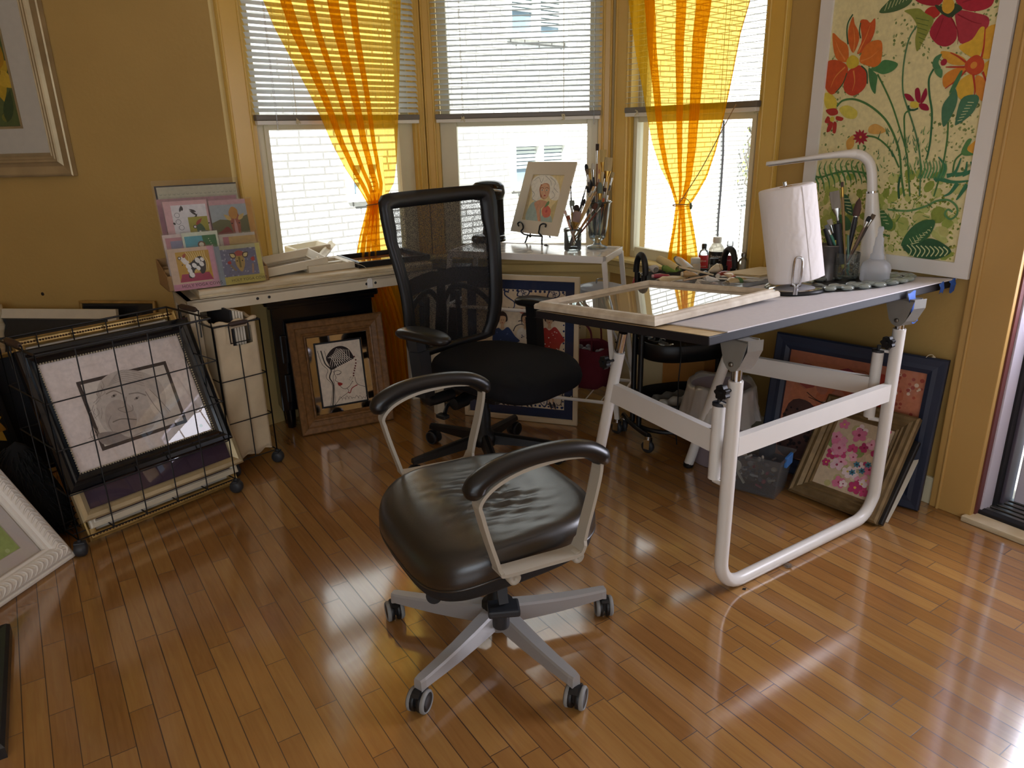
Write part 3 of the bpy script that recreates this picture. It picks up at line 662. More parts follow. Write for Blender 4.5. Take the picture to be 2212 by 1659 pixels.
ta = MB().lathe([(.001, 0), (.006, .008), (.006, .018), (.002, .03), (.001, .034)], Fr(onp(1492, 453, oo, nn), (1, 0, 0)), 8)
t.build('tie_cord', mat('tan_tie_cord', '#B08A5A', .8), root); ta.build('tassel', mat('green_bead', '#5C6A4A', .5), root)

# ================================================================== pictures on the walls
GOLDP = [(0, 0), (0, .030), (.006, .034), (.012, .028), (.045, .020), (.060, .026), (.066, .031), (.074, .028), (.080, .030), (.088, .026), (.094, .028), (.102, .018), (.106, .012), (.106, 0)]
# gilt framed flower print, upper left wall
q = FLW.loc(onp(169, 382, FLW.p(0, -.004, 0), FLW.y)); pw, phh = .95, 1.15
fr = Fr(FLW.p(q[0], -.004, q[2]), -FLW.x, Z, -FLW.y); fr = Fr(fr.p(pw, 0, 0), FLW.x, Z, -FLW.y)
fr.x = (fr.x + Z * .006).normalized(); fr.y = fr.z.cross(fr.x)
root = thing('framed_picture', 'large gilt framed yellow flower print hanging high on the tan wall at left', 'picture', fr.p(pw / 2, 0, 0))
frame_mb(fr, pw, phh, GOLDP).build('frame', M['champ'], root)
frame_mb(fr.at(.1, .1), pw - .2, phh - .2, [(0, .004), (0, .010), (.125, .010), (.127, .007), (.127, .004)]).build('mat_board', mat('stone_mat_board', '#CFC6B6', .85, var=.03, vs=30), root)
frame_mb(fr.at(.215, .215), pw - .43, phh - .43, [(0, .006), (0, .012), (.010, .012), (.012, .009), (.012, .006)]).build('inner_fillet', M['champ'], root)
ar = Art(fr.at(.222, .222, .004), pw - .444, phh - .444, '#5E6A3A')
r = random.Random(1); w, h = ar.w, ar.h
for k in range(60): ar.circ(r.uniform(.03, w - .03), r.uniform(.03, h - .03), r.uniform(.015, .03), r.choice(['#4C5A34', '#6E7A3C', '#7C7A34', '#56663E']))
for cx_, cy_, rr in ((w - .07, .24, .13), (w - .16, .5, .14), (.12, .3, .13)):
    for k in range(7):
        t_ = k / 7 * 6.28 + .3; ar.leaf((cx_, cy_), (min(max(cx_ + rr * cos(t_), 0), w), cy_ + rr * sin(t_)), .07, r.choice(['#C9A42E', '#D8B23A', '#B98A22']))
    ar.circ(cx_, cy_, .025, '#7A5A1E')
ar.leaf((w - .07, .02), (w - .02, .16), .05, '#3E5230'); ar.leaf((w - .2, .0), (w - .08, .14), .05, '#4A6036')
ar.build('artwork', M['art'], root)
MB().poly([fr.p(.1, .1, .013), fr.p(pw - .1, .1, .013), fr.p(pw - .1, phh - .1, .013), fr.p(.1, phh - .1, .013)]).build('glazing', M['picglass'], root)

# big flower painting, right wall
qb = FWR.loc(onp(2089, 604, FWR.p(0, -.03, 0), FWR.y)); ql = FWR.loc(onp(1717, 552, FWR.p(0, -.03, 0), FWR.y)); zb = (qb[2] + ql[2]) / 2
s0, s1 = ql[0], qb[0]; zt = 2.02; w, h = s1 - s0, zt - zb
fr = Fr(FWR.p(s0, -.008, zb), FWR.x, Z, -FWR.y)
root = thing('flower_painting', 'tall painting of orange, red and yellow flowers in a white frame on the right wall', 'painting', fr.p(w / 2, 0, 0))
frame_mb(fr, w, h, [(0, 0), (0, .022), (.052, .022), (.053, .016), (.053, 0)]).build('frame', M['white'], root)
ar = Art(fr.at(.05, .05, .012), w - .1, h - .1, '#E2D6A0', 1.2e-5)
def A1(x, y): return ar.px(1640 + x / 3.867, y / 3.867)
def A2(x, y): return ar.px(1640 + x / 3.867, 300 + y / 3.867)
def B1(P, c, n=4): ar.blob([A1(*p) for p in P], c, n)
def B2(P, c, n=4): ar.blob([A2(*p) for p in P], c, n)
def L1(P, wd, c, tp=1.): ar.line([A1(*p) for p in P], wd, c, 5, tp)
def L2(P, wd, c, tp=1.): ar.line([A2(*p) for p in P], wd, c, 5, tp)
r = random.Random(2); ar.k += 1; ar.hold = True
for k in range(2600):
    u, v = r.uniform(.01, ar.w - .01), r.uniform(.01, ar.h - .01); dens = .35 + .3 * sin(9 * u + 4 * v) + .3 * sin(13 * v - 7 * u)
    if v < .28: dens = 1.2
    if r.random() < dens: ar.circ(u, v, r.uniform(.0025, .0075), r.choice(['#9AA468', '#7E8E52', '#B4B47A', '#6E8048', '#A8AC74', '#8E9A5E']) if v > .28 else r.choice(['#8C9A3E', '#9CA848', '#7C8E3C', '#B2B45A', '#6C7F38']), r.uniform(.002, .006), 5, r.random() * 3)
ar.hold = False
for k in range(90): ar.circ(r.uniform(.03, ar.w - .03), r.uniform(.02, .30) , r.uniform(.012, .028), r.choice(['#A9B45C', '#98A84E', '#B9BF70', '#8E9E46', '#C2C47C']), r.uniform(.008, .020), 8, r.random() * 3)
for k in range(14): ar.circ(r.uniform(.06, ar.w - .06), r.uniform(.03, .17), r.uniform(.02, .045), r.choice(['#93A14A', '#A9B060', '#BDBB72', '#8A9844']), r.uniform(.015, .03), 9, r.random() * 3)
GR, DG, MG = '#4F7A45', '#2F5A3E', '#3E7048'
# pale petals behind
B1([(530, 790), (600, 780), (650, 850), (630, 920), (560, 900)], '#D9C24A'); B1([(670, 910), (740, 880), (820, 930), (800, 990), (720, 980)], '#D6C858'); B1([(920, 1060), (980, 1035), (1060, 1090), (1000, 1120), (920, 1110)], '#D9A85A'); B1([(730, 1180), (790, 1130), (790, 1220), (740, 1250)], '#D7A24E')
# stems
L1([(990, 620), (1060, 760), (1120, 900), (1180, 1090), (1215, 1200)], .006, GR); L1([(650, 890), (700, 840), (800, 830), (920, 880), (1040, 980), (1110, 1090), (1160, 1220), (1180, 1330), (1190, 1480), (1215, 1640)], .0075, GR)
L1([(900, 1135), (980, 1150), (1060, 1210), (1120, 1290), (1170, 1400)], .006, GR); L1([(1320, 215), (1260, 310), (1220, 460), (1200, 640), (1205, 780), (1240, 900), (1290, 1050), (1330, 1210), (1350, 1400), (1340, 1640)], .006, '#5E8258')
L1([(1290, 915), (1220, 950), (1215, 1080), (1225, 1250), (1240, 1330), (1260, 1640)], .006, GR); L1([(1460, 575), (1420, 660), (1425, 800), (1445, 950), (1430, 1180), (1400, 1330)], .007, MG); L1([(1580, 1020), (1570, 1180), (1530, 1400), (1460, 1640)], .006, GR)
L2([(1180, 300), (1165, 400), (1170, 500)], .008, DG)
# big crimson flower (top)
for P, c in (([(1290, -60), (1480, -80), (1540, -10), (1480, 50), (1330, 20)], '#A32A36'), ([(1650, -40), (1850, -120), (1960, -60), (1940, 50), (1800, 95), (1680, 60)], '#B22E3E'), ([(1385, 100), (1440, 55), (1510, 70), (1500, 130), (1420, 160)], '#B8352E'),
             ([(1510, 130), (1590, 130), (1640, 200), (1650, 320), (1580, 385), (1490, 370), (1425, 270)], '#A92E3E'), ([(1650, 90), (1820, 110), (1920, 150), (1900, 250), (1800, 340), (1680, 360), (1650, 220)], '#B03A46')): B1(P, c)
B1([(1470, 40), (1560, 60), (1640, 30), (1700, 70), (1640, 120), (1600, 150), (1520, 110)], '#3A4A34'); B1([(1550, -10), (1620, 0), (1630, 70), (1580, 115), (1530, 80)], '#D9A63A')
for P in ([(1600, 140), (1660, 260), (1660, 370)], [(1540, 150), (1500, 260), (1470, 330)], [(1660, 120), (1780, 180), (1860, 200)], [(1700, 20), (1800, -10), (1900, -30)]): L1(P, .004, '#8E2430', .3)
# leaves near the top
for P, c in (([(1005, 105), (1060, 30), (1130, -20), (1280, -20), (1240, 50), (1120, 100)], '#4E6A42'), ([(1215, 90), (1330, 70), (1390, 110), (1460, 160), (1420, 260), (1370, 350), (1320, 430), (1305, 330), (1320, 220), (1270, 130)], '#8E9444')): B1(P, c)
for k in range(7): L1([(1050 + 30 * k, 90 - 14 * k), (1075 + 30 * k, 20 - 10 * k)], .0022, '#C9CC96')
for k in range(6): L1([(1310 + 6 * k, 150 + 40 * k), (1420 - 8 * k, 175 + 40 * k)], .0022, '#5E6E34')
# orange flower (left)
for P, c in (([(785, 140), (800, 200), (830, 260), (835, 340), (790, 440), (755, 380), (745, 260)], '#D2672E'), ([(845, 180), (900, 165), (930, 190), (970, 155), (965, 270), (900, 400), (820, 450), (860, 330)], '#CC5A2C'), ([(615, 280), (680, 330), (740, 380), (750, 470), (730, 520), (640, 480)], '#D4702F'),
             ([(900, 370), (1020, 340), (1025, 480), (990, 560), (880, 540), (840, 500)], '#D9762F'), ([(560, 520), (640, 500), (730, 540), (740, 610), (690, 720), (610, 790), (545, 720), (540, 600)], '#C9552C'), ([(740, 600), (830, 545), (890, 590), (900, 690), (860, 760), (780, 800), (715, 760), (710, 680)], '#C2472E')): B1(P, c)
B1([(735, 500), (780, 460), (830, 490), (830, 545), (770, 575), (735, 550)], '#D2B83E')
for P in ([(790, 440), (800, 330), (790, 230)], [(830, 440), (890, 320), (930, 210)], [(720, 500), (670, 420), (640, 340)], [(850, 510), (930, 480), (1000, 420)], [(720, 560), (640, 640), (600, 730)], [(790, 590), (800, 680), (780, 760)]): L1(P, .006, '#E08B48', .2)
L1([(785, 120), (745, 190), (735, 270), (745, 370)], .005, DG); L1([(850, 190), (840, 260), (850, 320)], .004, DG); L1([(735, 610), (700, 700), (640, 775)], .004, DG); L1([(855, 550), (900, 600), (905, 700)], .005, DG)
B1([(920, 580), (990, 550), (1050, 500), (1160, 530), (1120, 590), (1040, 620), (980, 600)], '#4E8450'); B1([(915, 570), (960, 600), (990, 640), (980, 720), (970, 785), (930, 720)], '#4A7C4C')
# yellow flower (right)
for P, c in (([(1670, 390), (1780, 330), (1850, 230), (1890, 240), (1870, 360), (1840, 470), (1760, 470)], '#DDB13C'), ([(1890, 250), (2000, 200), (2050, 240), (2030, 380), (1940, 480), (1860, 470)], '#DDA63A'), ([(1520, 430), (1620, 440), (1720, 490), (1720, 540), (1620, 540), (1550, 500)], '#D9A03C'),
             ([(1540, 640), (1620, 580), (1720, 560), (1720, 610), (1640, 680), (1550, 730)], '#D98A34'), ([(1660, 700), (1720, 640), (1790, 620), (1800, 720), (1770, 830), (1700, 840), (1650, 780)], '#DDB040'), ([(1810, 640), (1860, 640), (1930, 700), (1930, 800), (1860, 845), (1810, 770)], '#D98C38'), ([(1880, 540), (1990, 500), (1990, 640), (1880, 620)], '#DDA83C')): B1(P, c)
B1([(1720, 540), (1770, 480), (1830, 460), (1880, 510), (1870, 590), (1800, 630), (1740, 600)], '#C8502E'); ar.circ(*A1(1795, 545), .011, '#D98E3C')
for P in ([(1860, 480), (1880, 380), (1890, 230)], [(1730, 520), (1660, 470), (1600, 440)], [(1720, 560), (1600, 560), (1560, 560)], [(1730, 590), (1650, 670), (1555, 740)], [(1790, 620), (1805, 740), (1800, 800)], [(1870, 600), (1900, 680), (1940, 660)]): L1(P, .007, '#B8402C', .4)
ar.circ(*A1(1545, 520), .011, '#A32C3E'); B1([(1470, 480), (1530, 450), (1500, 520), (1520, 570), (1470, 580), (1450, 540)], '#4E8058'); B1([(1470, 580), (1530, 580), (1525, 650), (1480, 620)], '#588A5C')
# small red flowers
for P in ([(1215, 785), (1260, 790), (1295, 830), (1290, 845), (1240, 835)], [(1305, 750), (1335, 735), (1350, 790), (1345, 860), (1310, 830)], [(1360, 800), (1395, 735), (1405, 790), (1375, 850), (1350, 865)], [(1335, 870), (1400, 870), (1420, 920), (1360, 915)]): B1(P, '#98203C')
B1([(1270, 850), (1330, 855), (1330, 900), (1270, 895)], '#D9C04A'); L1([(1250, 880), (1255, 910), (1290, 920), (1330, 905)], .006, DG)
for P in ([(560, 920), (640, 905), (660, 950), (600, 965)], [(650, 970), (705, 985), (690, 1010), (645, 1000)], [(575, 970), (550, 1020), (590, 1030), (600, 1000)], [(590, 1020), (565, 1100), (600, 1090), (620, 1030)], [(625, 1020), (650, 1030), (640, 1110), (615, 1100)]): B1(P, '#B03A32')
ar.circ(*A1(612, 995), .010, '#D2C04A')
for k in range(11): t_ = k / 11 * 6.28; ar.leaf(A1(850, 1145), A1(850 + 68 * cos(t_), 1145 + 68 * sin(t_)), .012, '#A02A3A')
ar.circ(*A1(850, 1145), .005, '#D9A050'); L1([(830, 1210), (835, 1250), (870, 1260), (890, 1230), (870, 1215)], .006, GR)
B1([(1730, 1250), (1800, 1180), (1840, 1170), (1835, 1260), (1780, 1285)], '#DDA23E'); B1([(1690, 1270), (1740, 1170), (1780, 1165), (1740, 1250), (1800, 1290), (1720, 1300)], '#5A8A50'); L1([(1700, 1280), (1640, 1340), (1620, 1440)], .006, GR)
for P in ([(1590, 800), (1640, 740), (1660, 830), (1620, 950), (1540, 1060), (1530, 900)], [(1690, 830), (1800, 790), (1840, 830), (1780, 950), (1660, 1040), (1640, 1020)]): B1(P, '#4C7A5C')
for k in range(7): L1([(1660 + 14 * k, 1010 - 26 * k), (1700 + 16 * k, 1000 - 24 * k)], .0022, '#C6CE9C')
B1([(1680, 600), (1700, 610), (1640, 740), (1590, 770)], '#4C7E52')
# ferns
L2([(430, 310), (520, 320), (600, 295), (720, 270), (860, 280), (940, 310)], .007, GR)
for k in range(10):
    x = 470 + 45 * k; y = 318 - 48 * sin(k / 10 * 2.4); L2([(x, y), (x - 12, y - 60), (x + 10, y - 120 + 4 * k)], .008, '#5E9050', .2); L2([(x, y), (x + 25, y + 60), (x + 30, y + 130 - 3 * k)], .009, '#4E8448', .2)
for P in ([(1500, 330), (1620, 360), (1780, 350)], [(1470, 350), (1560, 250), (1500, 150)], [(1570, 310), (1640, 280), (1690, 160)], [(1640, 300), (1720, 280), (1740, 190)], [(1700, 300), (1790, 260), (1770, 190)], [(1660, 370), (1600, 450), (1540, 480)], [(1740, 380), (1680, 470), (1650, 510)]): L2(P, .016, '#3F7C58', .25)
for k in range(9): x = 1330 + 26 * k; L2([(x, 330), (x + 30, 250), (x + 20, 180)], .007, '#5A9058', .3)
L2([(1080, 590), (1250, 600), (1400, 560), (1480, 520), (1580, 510), (1650, 560), (1655, 630), (1600, 670), (1555, 630), (1580, 590), (1620, 610)], .007, '#5E8E58')
for k in range(60): x, y = r.uniform(980, 1420), r.uniform(-60, 330); L2([(x, y), (x + r.uniform(-25, 25), y - r.uniform(30, 70))], .004, r.choice(['#4F8350', '#6A9A58', '#3E7450']), .3)
for k in range(40): x, y = r.uniform(900, 1500), r.uniform(520, 800); L2([(x, y), (x + r.uniform(-60, 60), y - r.uniform(10, 60))], .004, r.choice(['#6E8E48', '#5A7E44', '#86A050']), .4)
# big leaves at the foot
B2([(1470, 680), (1350, 690), (1250, 770), (1190, 890), (1290, 890), (1380, 850), (1450, 770)], '#3E6A42'); B2([(1610, 940), (1520, 860), (1420, 830), (1340, 870), (1200, 890), (1270, 970), (1380, 1010), (1500, 1000)], '#365E3E')
for k in range(7): L2([(1270 + 28 * k, 880 - 24 * k), (1340 + 18 * k, 860 - 20 * k)], .0025, '#CFD49A'); L2([(1260 + 28 * k, 830 - 12 * k), (1290 + 24 * k, 880 - 18 * k)], .0022, '#CFD49A')
for k in range(9): x = 1240 + 38 * k; L2([(x, 885 + 2 * k), (x + 36, 930 + k), (x + 8, 985 - k)], .004, '#D2D8A0')
for P, c in (([(690, 480), (740, 470), (780, 560), (790, 640), (720, 600)], '#3A6248'), ([(660, 640), (740, 650), (780, 740), (700, 760)], '#44704C'), ([(960, 570), (1040, 600), (1120, 690), (1100, 760), (1000, 720)], '#4C7A4A')): B2(P, c)
for k in range(5): L2([(700 + 12 * k, 500 + 26 * k), (770 + 2 * k, 500 + 30 * k)], .003, '#CFD6A4'); L2([(980 + 20 * k, 600 + 26 * k), (1050 + 10 * k, 590 + 30 * k)], .0025, '#CBD2A0')
L2([(960, 740), (1020, 790), (1090, 810)], .006, '#5A8448')
ar.build('canvas', M['art'], root)
# ================================================================== chairs
def leather():
    m, nt, out = mk('black_leather'); b = principled(nt, out, lin('#09090B'), .30, 0, .9); b.inputs['Coat Weight'].default_value = .5; b.inputs['Coat Roughness'].default_value = .26
    tc = N(nt, 'ShaderNodeTexCoord'); n = N(nt, 'ShaderNodeTexVoronoi'); n.inputs['Scale'].default_value = 330; L(nt, tc.outputs['Object'], n.inputs[0])
    n2 = N(nt, 'ShaderNodeTexNoise'); n2.inputs['Scale'].default_value = 14; n2.inputs['Detail'].default_value = 5; L(nt, tc.outputs['Object'], n2.inputs[0])
    mr = N(nt, 'ShaderNodeMapRange'); mr.inputs[3].default_value = .3; mr.inputs[4].default_value = .46; L(nt, n2.outputs[0], mr.inputs[0]); L(nt, mr.outputs[0], b.inputs['Roughness'])
    bp = N(nt, 'ShaderNodeBump'); bp.inputs['Strength'].default_value = .12; bp.inputs['Distance'].default_value = .001; L(nt, n.outputs[0], bp.inputs['Height']); L(nt, bp.outputs[0], b.inputs['Normal']); return m
M['leather'] = leather()
M['armgrey'] = mat('warm_grey_arm_enamel', '#A79F90', .42, .0, .5); M['base'] = mat('silver_grey_base', '#A5A3A2', .36, .25, .5)
M['padblk'] = mat('black_arm_padding', '#121214', .33, 0, .55)
def meshweave():
    m, nt, out = mk('black_mesh_weave'); tr = N(nt, 'ShaderNodeBsdfTransparent'); b = N(nt, 'ShaderNodeBsdfPrincipled'); b.inputs['Base Color'].default_value = (*lin('#101014'), 1); b.inputs['Roughness'].default_value = .6
    tc = N(nt, 'ShaderNodeTexCoord'); v = N(nt, 'ShaderNodeTexVoronoi'); v.inputs['Scale'].default_value = 260; L(nt, tc.outputs['Object'], v.inputs[0])
    g = N(nt, 'ShaderNodeMath', operation='GREATER_THAN'); g.inputs[1].default_value = .44; L(nt, v.outputs['Distance'], g.inputs[0])
    mp = N(nt, 'ShaderNodeMapRange'); mp.inputs[3].default_value = .95; mp.inputs[4].default_value = .68; L(nt, g.outputs[0], mp.inputs[0])
    x = N(nt, 'ShaderNodeMixShader'); L(nt, mp.outputs[0], x.inputs[0]); L(nt, tr.outputs[0], x.inputs[1]); L(nt, b.outputs[0], x.inputs[2]); L(nt, x.outputs[0], out.inputs[0]); return m
M['weave'] = meshweave()
def superel(a, n): c, s_ = cos(a), sin(a); return (abs(c) ** (2 / n) * (1 if c > 0 else -1), abs(s_) ** (2 / n) * (1 if s_ > 0 else -1))
def cushion(fr, x0, x1, hw, zt, drop, prof, n=3.6, wrinkle=None, seg=96, taper=0., crown=.006):
    "upholstered seat: rings (scale, height below zt) from the middle of the top over the rim to the underside"
    rows = []; cx_, hx = (x0 + x1) / 2, (x1 - x0) / 2
    for sc, dz in prof:
        row = []
        for k in range(seg):
            a, b = superel(2 * pi * k / seg, n); x = cx_ + hx * a * sc; y = hw * b * sc * (1 - taper * (1 - a) / 2)
            z = zt - dz - drop * max(0., (a * sc - .25) / .75) ** 2 - crown * (b * sc) ** 2
            if wrinkle and dz < .02: z += wrinkle(x, y)
            row.append(fr.p(x, y, z))
        rows.append(row)
    mb = MB().grid(rows, close_u=True); mb.add(rows[0], [tuple(range(seg))], 0, True); mb.add(rows[-1], [tuple(reversed(range(seg)))], 0); return mb
def twin_caster(root, fr, r, hub, tyre, name='caster'):
    "twin wheel caster; fr origin on the floor below it, x along the axle"
    c = MB(); t = MB()
    for q in (-1, 1):
        a0, a1 = q * .004, q * .024; f = Fr(fr.p(a0, 0, r), fr.y, Z, fr.x * q)
        c.lathe([(r * .3, 0), (r * .93, 0), (r * .97, .004), (r * .97, .012), (r * .80, .020), (r * .5, .0215), (.0005, .022)], f, 20)
        t.lathe([(r * .90, .010), (r * 1.0, .011), (r * 1.0, .018), (r * .86, .0225), (r * .80, .020)], f, 24, cap=False)
    c.box(fr, -.006, .006, -.02, .012, r * .8, r * 1.75, bev=.002)
    hood = [(cos(a) * r * 1.06, r + sin(a) * r * 1.06) for a in [pi * (.05 + .1 * k) for k in range(8)]]
    c.strip([fr.p(0, y, z) for y, z in hood], .022, .004, fr.x)
    o = c.build(name, hub, root); t.build('tyre', tyre, o); return o
# ---- backless leather task chair in the foreground
CA = V((-.055, 1.79, 0)); FA = Fr(CA, V((-.875, -.485, 0)), V((.485, -.875, 0)))     # x forward, y towards the near arm
ch = thing('office_chair', 'black leather swivel chair with loop arms and grey star base, backrest missing', 'chair', CA)
def wr(x, y):
    g = math.exp(-((x - .02) / .10) ** 2 - ((y - .02) / .15) ** 2)
    return g * (.0045 * sin(2 * pi * (y + .25 * x) / .052 + 6 * x) + .0028 * sin(2 * pi * (y - .2 * x) / .031 + 1)) - .010 * math.exp(-((x) / .16) ** 2 - ((y) / .17) ** 2)
prof = [(.02, 0)] + [(k / 26, 0) for k in range(2, 23)] + [(.88, .001), (.92, .004), (.955, .010), (.98, .020), (.995, .034), (1, .050), (.998, .066), (.985, .078)]
cushion(FA, -.232, .288, .284, .488, .052, prof, 3.4, wr, 96, .10).build('seat', M['leather'], ch)
bx = [(.985, .076), (.980, .090), (.965, .110), (.91, .126), (.7, .132), (.3, .134), (.05, .134)]
cushion(FA, -.230, .284, .282, .488, .052, bx, 3.4, None, 96, .10).build('seat_boxing', mat('black_fabric_boxing', '#161618', .75, bump=.3, bs=500), ch)
sm = MB(); ring = []
for k in range(96):
    a, b = superel(2 * pi * k / 96, 3.4); x = .028 + .26 * a * .992; ring.append(FA.p(x, .284 * b * .992 * (1 - .10 * (1 - a) / 2), .488 - .072 - .052 * max(0., (a - .25) / .75) ** 2 - .006 * b * b))
sm.tube(ring, .0032, 6, closed=True); sm.build('seam_piping', M['leather'], ch)
LOOP = [(.14, .446), (.04, .440), (-.05, .436), (-.072, .449), (-.087, .503), (-.11, .584), (-.123, .650), (-.112, .680), (-.06, .692), (-.005, .698), (.09, .693), (.16, .672), (.196, .640), (.193, .609), (.178, .547), (.161, .487), (.152, .456)]
PAD = [(.209, .648), (.203, .668), (.19, .684), (.144, .703), (.08, .712), (-.006, .711), (-.076, .699), (-.122, .674), (-.14, .648)]
for q in (1, -1):
    P = cr([FA.p(x, q * .302, z) for x, z in LOOP], 5, True); n = len(P); arm = MB()
    arm.strip(P, [.034 + .012 * (1 if P[i].z < .46 else 0) for i in range(n)], .009, FA.y, closed=True)
    ao = arm.build('armrest_loop', M['armgrey'], ch)
    pd = MB(); P = cr([FA.p(x, q * .302, z + .004) for x, z in PAD], 5); n = len(P)
    pd.tube(P, [.014 + .013 * min(1, i / 4, (n - 1 - i) / 4) for i in range(n)], 14, flat=(Z, .78)); pd.build('arm_pad', M['padblk'], ch)
    for x in (.118, -.058):
        b = MB(); f = Fr(FA.p(x, q * .300, .428), FA.x, Z, FA.y * q); b.lathe([(.016, 0), (.016, .020), (.013, .023), (.010, .021), (.006, .021), (.004, .018), (.0005, .018)], f, 18); b.build('bolt', M['armgrey'], ch)
mc = MB(); mc.box(FA, -.13, .13, -.10, .10, .325, .372, bev=.015); mc.box(FA, -.08, .10, -.22, .22, .352, .366, bev=.003)
mc.build('seat_mechanism', M['black'], ch)
MB().lathe([(.05, .085), (.046, .13), (.030, .135), (.028, .24), (.020, .245), (.019, .33)], FA, 20).build('gas_lift', M['black'], ch)
lv = MB(); a = FA.p(.05, .10, .345); pN = V((0, -1, 0))
e = onp(1088, 1318, CA + FA.y * .17, V((.15, -1, 0)).normalized()); lv.bar(a, e + Z * .02, .026, .012)
lv.rbox(Fr(e, V((.97, .1, 0)), None), -.042, .042, -.028, .028, -.006, .016, .006); lv.lathe([(.021, -.048), (.0225, -.044), (.0225, -.004)], Fr(e + V((-.008, 0, 0)), (1, 0, 0)), 16)
lv.build('tension_knob', M['dkgrey'], ch)
e2 = onp(937, 1272, CA + FA.x * .20, V((0, -1, 0))); l2 = MB(); f2 = Fr(e2, V((1, .1, 0)))
l2.prism([f2.p(.022 * cos(t), -.012, -.014 + (.026 * sin(t) if sin(t) < 0 else .016 * sin(t))) for t in [2 * pi * k / 20 for k in range(20)]], f2.v(0, .024, 0)); l2.bar(e2 + Z * .0, FA.p(.12, .02, .36), .02, .014)
l2.build('height_lever', M['black'], ch)
st = MB(); st.lathe([(.026, .06), (.052, .062), (.055, .10), (.046, .122), (.03, .128)], FA, 24); st.build('base_hub', M['base'], ch)
for k, a in enumerate((-126.5, -53.5, 18.5, 90.5, 161)):
    d = V((cos(radians(a)), sin(radians(a)), 0)); w = d.cross(Z); leg = MB(); rows = []
    for t in [0, .15, .3, .5, .7, .85, .95, 1.0]:
        r_ = lerp(.040, .338, t); zt = lerp(.124, .096, t) - .006 * sin(pi * t); hh = lerp(.056, .026, t) if t < .95 else lerp(.028, .034, (t - .95) * 20); ww = lerp(.025, .0165, t) * (1 if t < 1 else .8)
        c = CA + d * r_
        rows.append([c + w * -ww + Z * (zt - hh), c + w * -ww * .92 + Z * (zt - .006), c + w * -ww * .7 + Z * zt, c + w * ww * .7 + Z * zt, c + w * ww * .92 + Z * (zt - .006), c + w * ww + Z * (zt - hh)])
    leg.grid(rows, close_u=True, smooth=False); leg.add(rows[-1], [(0, 1, 2, 3, 4, 5)]); lo = leg.build('base_leg', M['base'], ch)
    ax = V((.93, -.36, 0)) if k in (0, 1) else V((cos(radians(-15 + 9 * k)), sin(radians(-15 + 9 * k)), 0))
    twin_caster(ch, Fr(CA + d * .336, ax), .031, M['black'], M['greyrub'])

# ---- black mesh office chair behind it
HB = V((-.13, 3.02, 0)); FB = Fr(HB, V((.743, -.669, 0)), V((.669, .743, 0)))          # x forward, y towards the arm by the table
ch = thing('office_chair', 'black mesh back office chair with fabric seat between the two tables', 'chair', HB)
prof = [(.02, 0)] + [(k / 14, 0) for k in range(2, 12)] + [(.86, .002), (.92, .007), (.96, .016), (.985, .030), (1, .048), (.99, .064), (.95, .074), (.8, .08), (.05, .08)]
cushion(FB, -.165, .425, .285, .522, .050, prof, 3.2, None, 80, .16, .012).build('seat', M['blackfab'], ch)
sh = [(.93, .074), (.92, .088), (.84, .104), (.6, .118), (.3, .122), (.05, .122)]
cushion(FB, -.15, .40, .275, .522, .046, sh, 3.2, None, 60, .16).build('seat_shell', M['black'], ch)
LEAN = radians(4); BU = (Z * cos(LEAN) - FB.x * sin(LEAN)).normalized(); BN = FB.y.cross(BU) * -1
if BN.dot(FB.x) < 0: BN = -BN
BO = FB.p(-.192, 0, .50)
def bk(m_, u): return BO + FB.y * m_ + BU * u + BN * (.028 * sin(pi * min(1, max(0, (u - .0) / .5))) - .05 * max(0, u - .35) ** 2 * 3 + .05 * (m_ / .32) ** 2)
hwid = [(0.0, .235), (.06, .27), (.15, .285), (.3, .292), (.45, .312), (.58, .323), (.66, .322)]
def hw(u):
    for i in range(len(hwid) - 1):
        if hwid[i][0] <= u <= hwid[i + 1][0]: return lerp(hwid[i][1], hwid[i + 1][1], (u - hwid[i][0]) / (hwid[i + 1][0] - hwid[i][0]))
    return hwid[-1][1]
out_ = []; inn = []
NB = 14
side = [.03 + (.655 - .06) * k / NB for k in range(NB + 1)]
O_ = [(-hw(u), u) for u in side] + [(-.318, .655), (-.295, .676), (-.25, .683), (-.1, .684), (.1, .684), (.25, .683), (.295, .676), (.318, .655)] + [(hw(u), u) for u in reversed(side)] + [(.25, .008), (.2, -.002), (.1, -.004), (-.1, -.004), (-.2, -.002), (-.25, .008)]
def inset(p):
    m_, u = p; q = 1 if m_ > 0 else -1
    return (m_ - q * min(abs(m_), .058 + .010 * (u > .5)) if abs(m_) > .16 else m_, max(.028, min(.622, u)))
I_ = [inset(p) for p in O_]
bf = MB(); n = len(O_)
rows = []
for (a, b) in zip(O_, I_):
    A, B = bk(*a), bk(*b); rows.append([A - BN * .012, A + BN * .010, lerp(A, B, .5) + BN * .016, B + BN * .008, B - BN * .010])
rows.append(rows[0]); bf.grid(rows, close_u=True); bf.build('backrest_frame', M['black'], ch)
ms = MB(); rows = []
for i in range(25):
    u = lerp(.02, .64, i / 24); rows.append([bk(lerp(-1, 1, k / 16) * (hw(u) - .03), u) - BN * .001 for k in range(17)])
ms.grid(rows).build('mesh_panel', M['weave'], ch, fixn=False)
lb = MB(); rows = []
for i in range(5):
    row = []
    for k in range(21):
        m_ = lerp(-.262, .262, k / 20); arch = .035 * (1 - (abs(m_) / .262) ** 2) if abs(m_) > .03 else .028; row.append(bk(m_, .255 + arch * .8 + i * .016) - BN * (.020 + .006 * sin(pi * i / 4)))
    rows.append(row)
lb.grid(rows); rows2 = [[p - BN * .012 for p in r_] for r_ in rows]; lb.grid(rows2); lb.build('lumbar_support', M['dkgrey'], ch)
sp = MB()
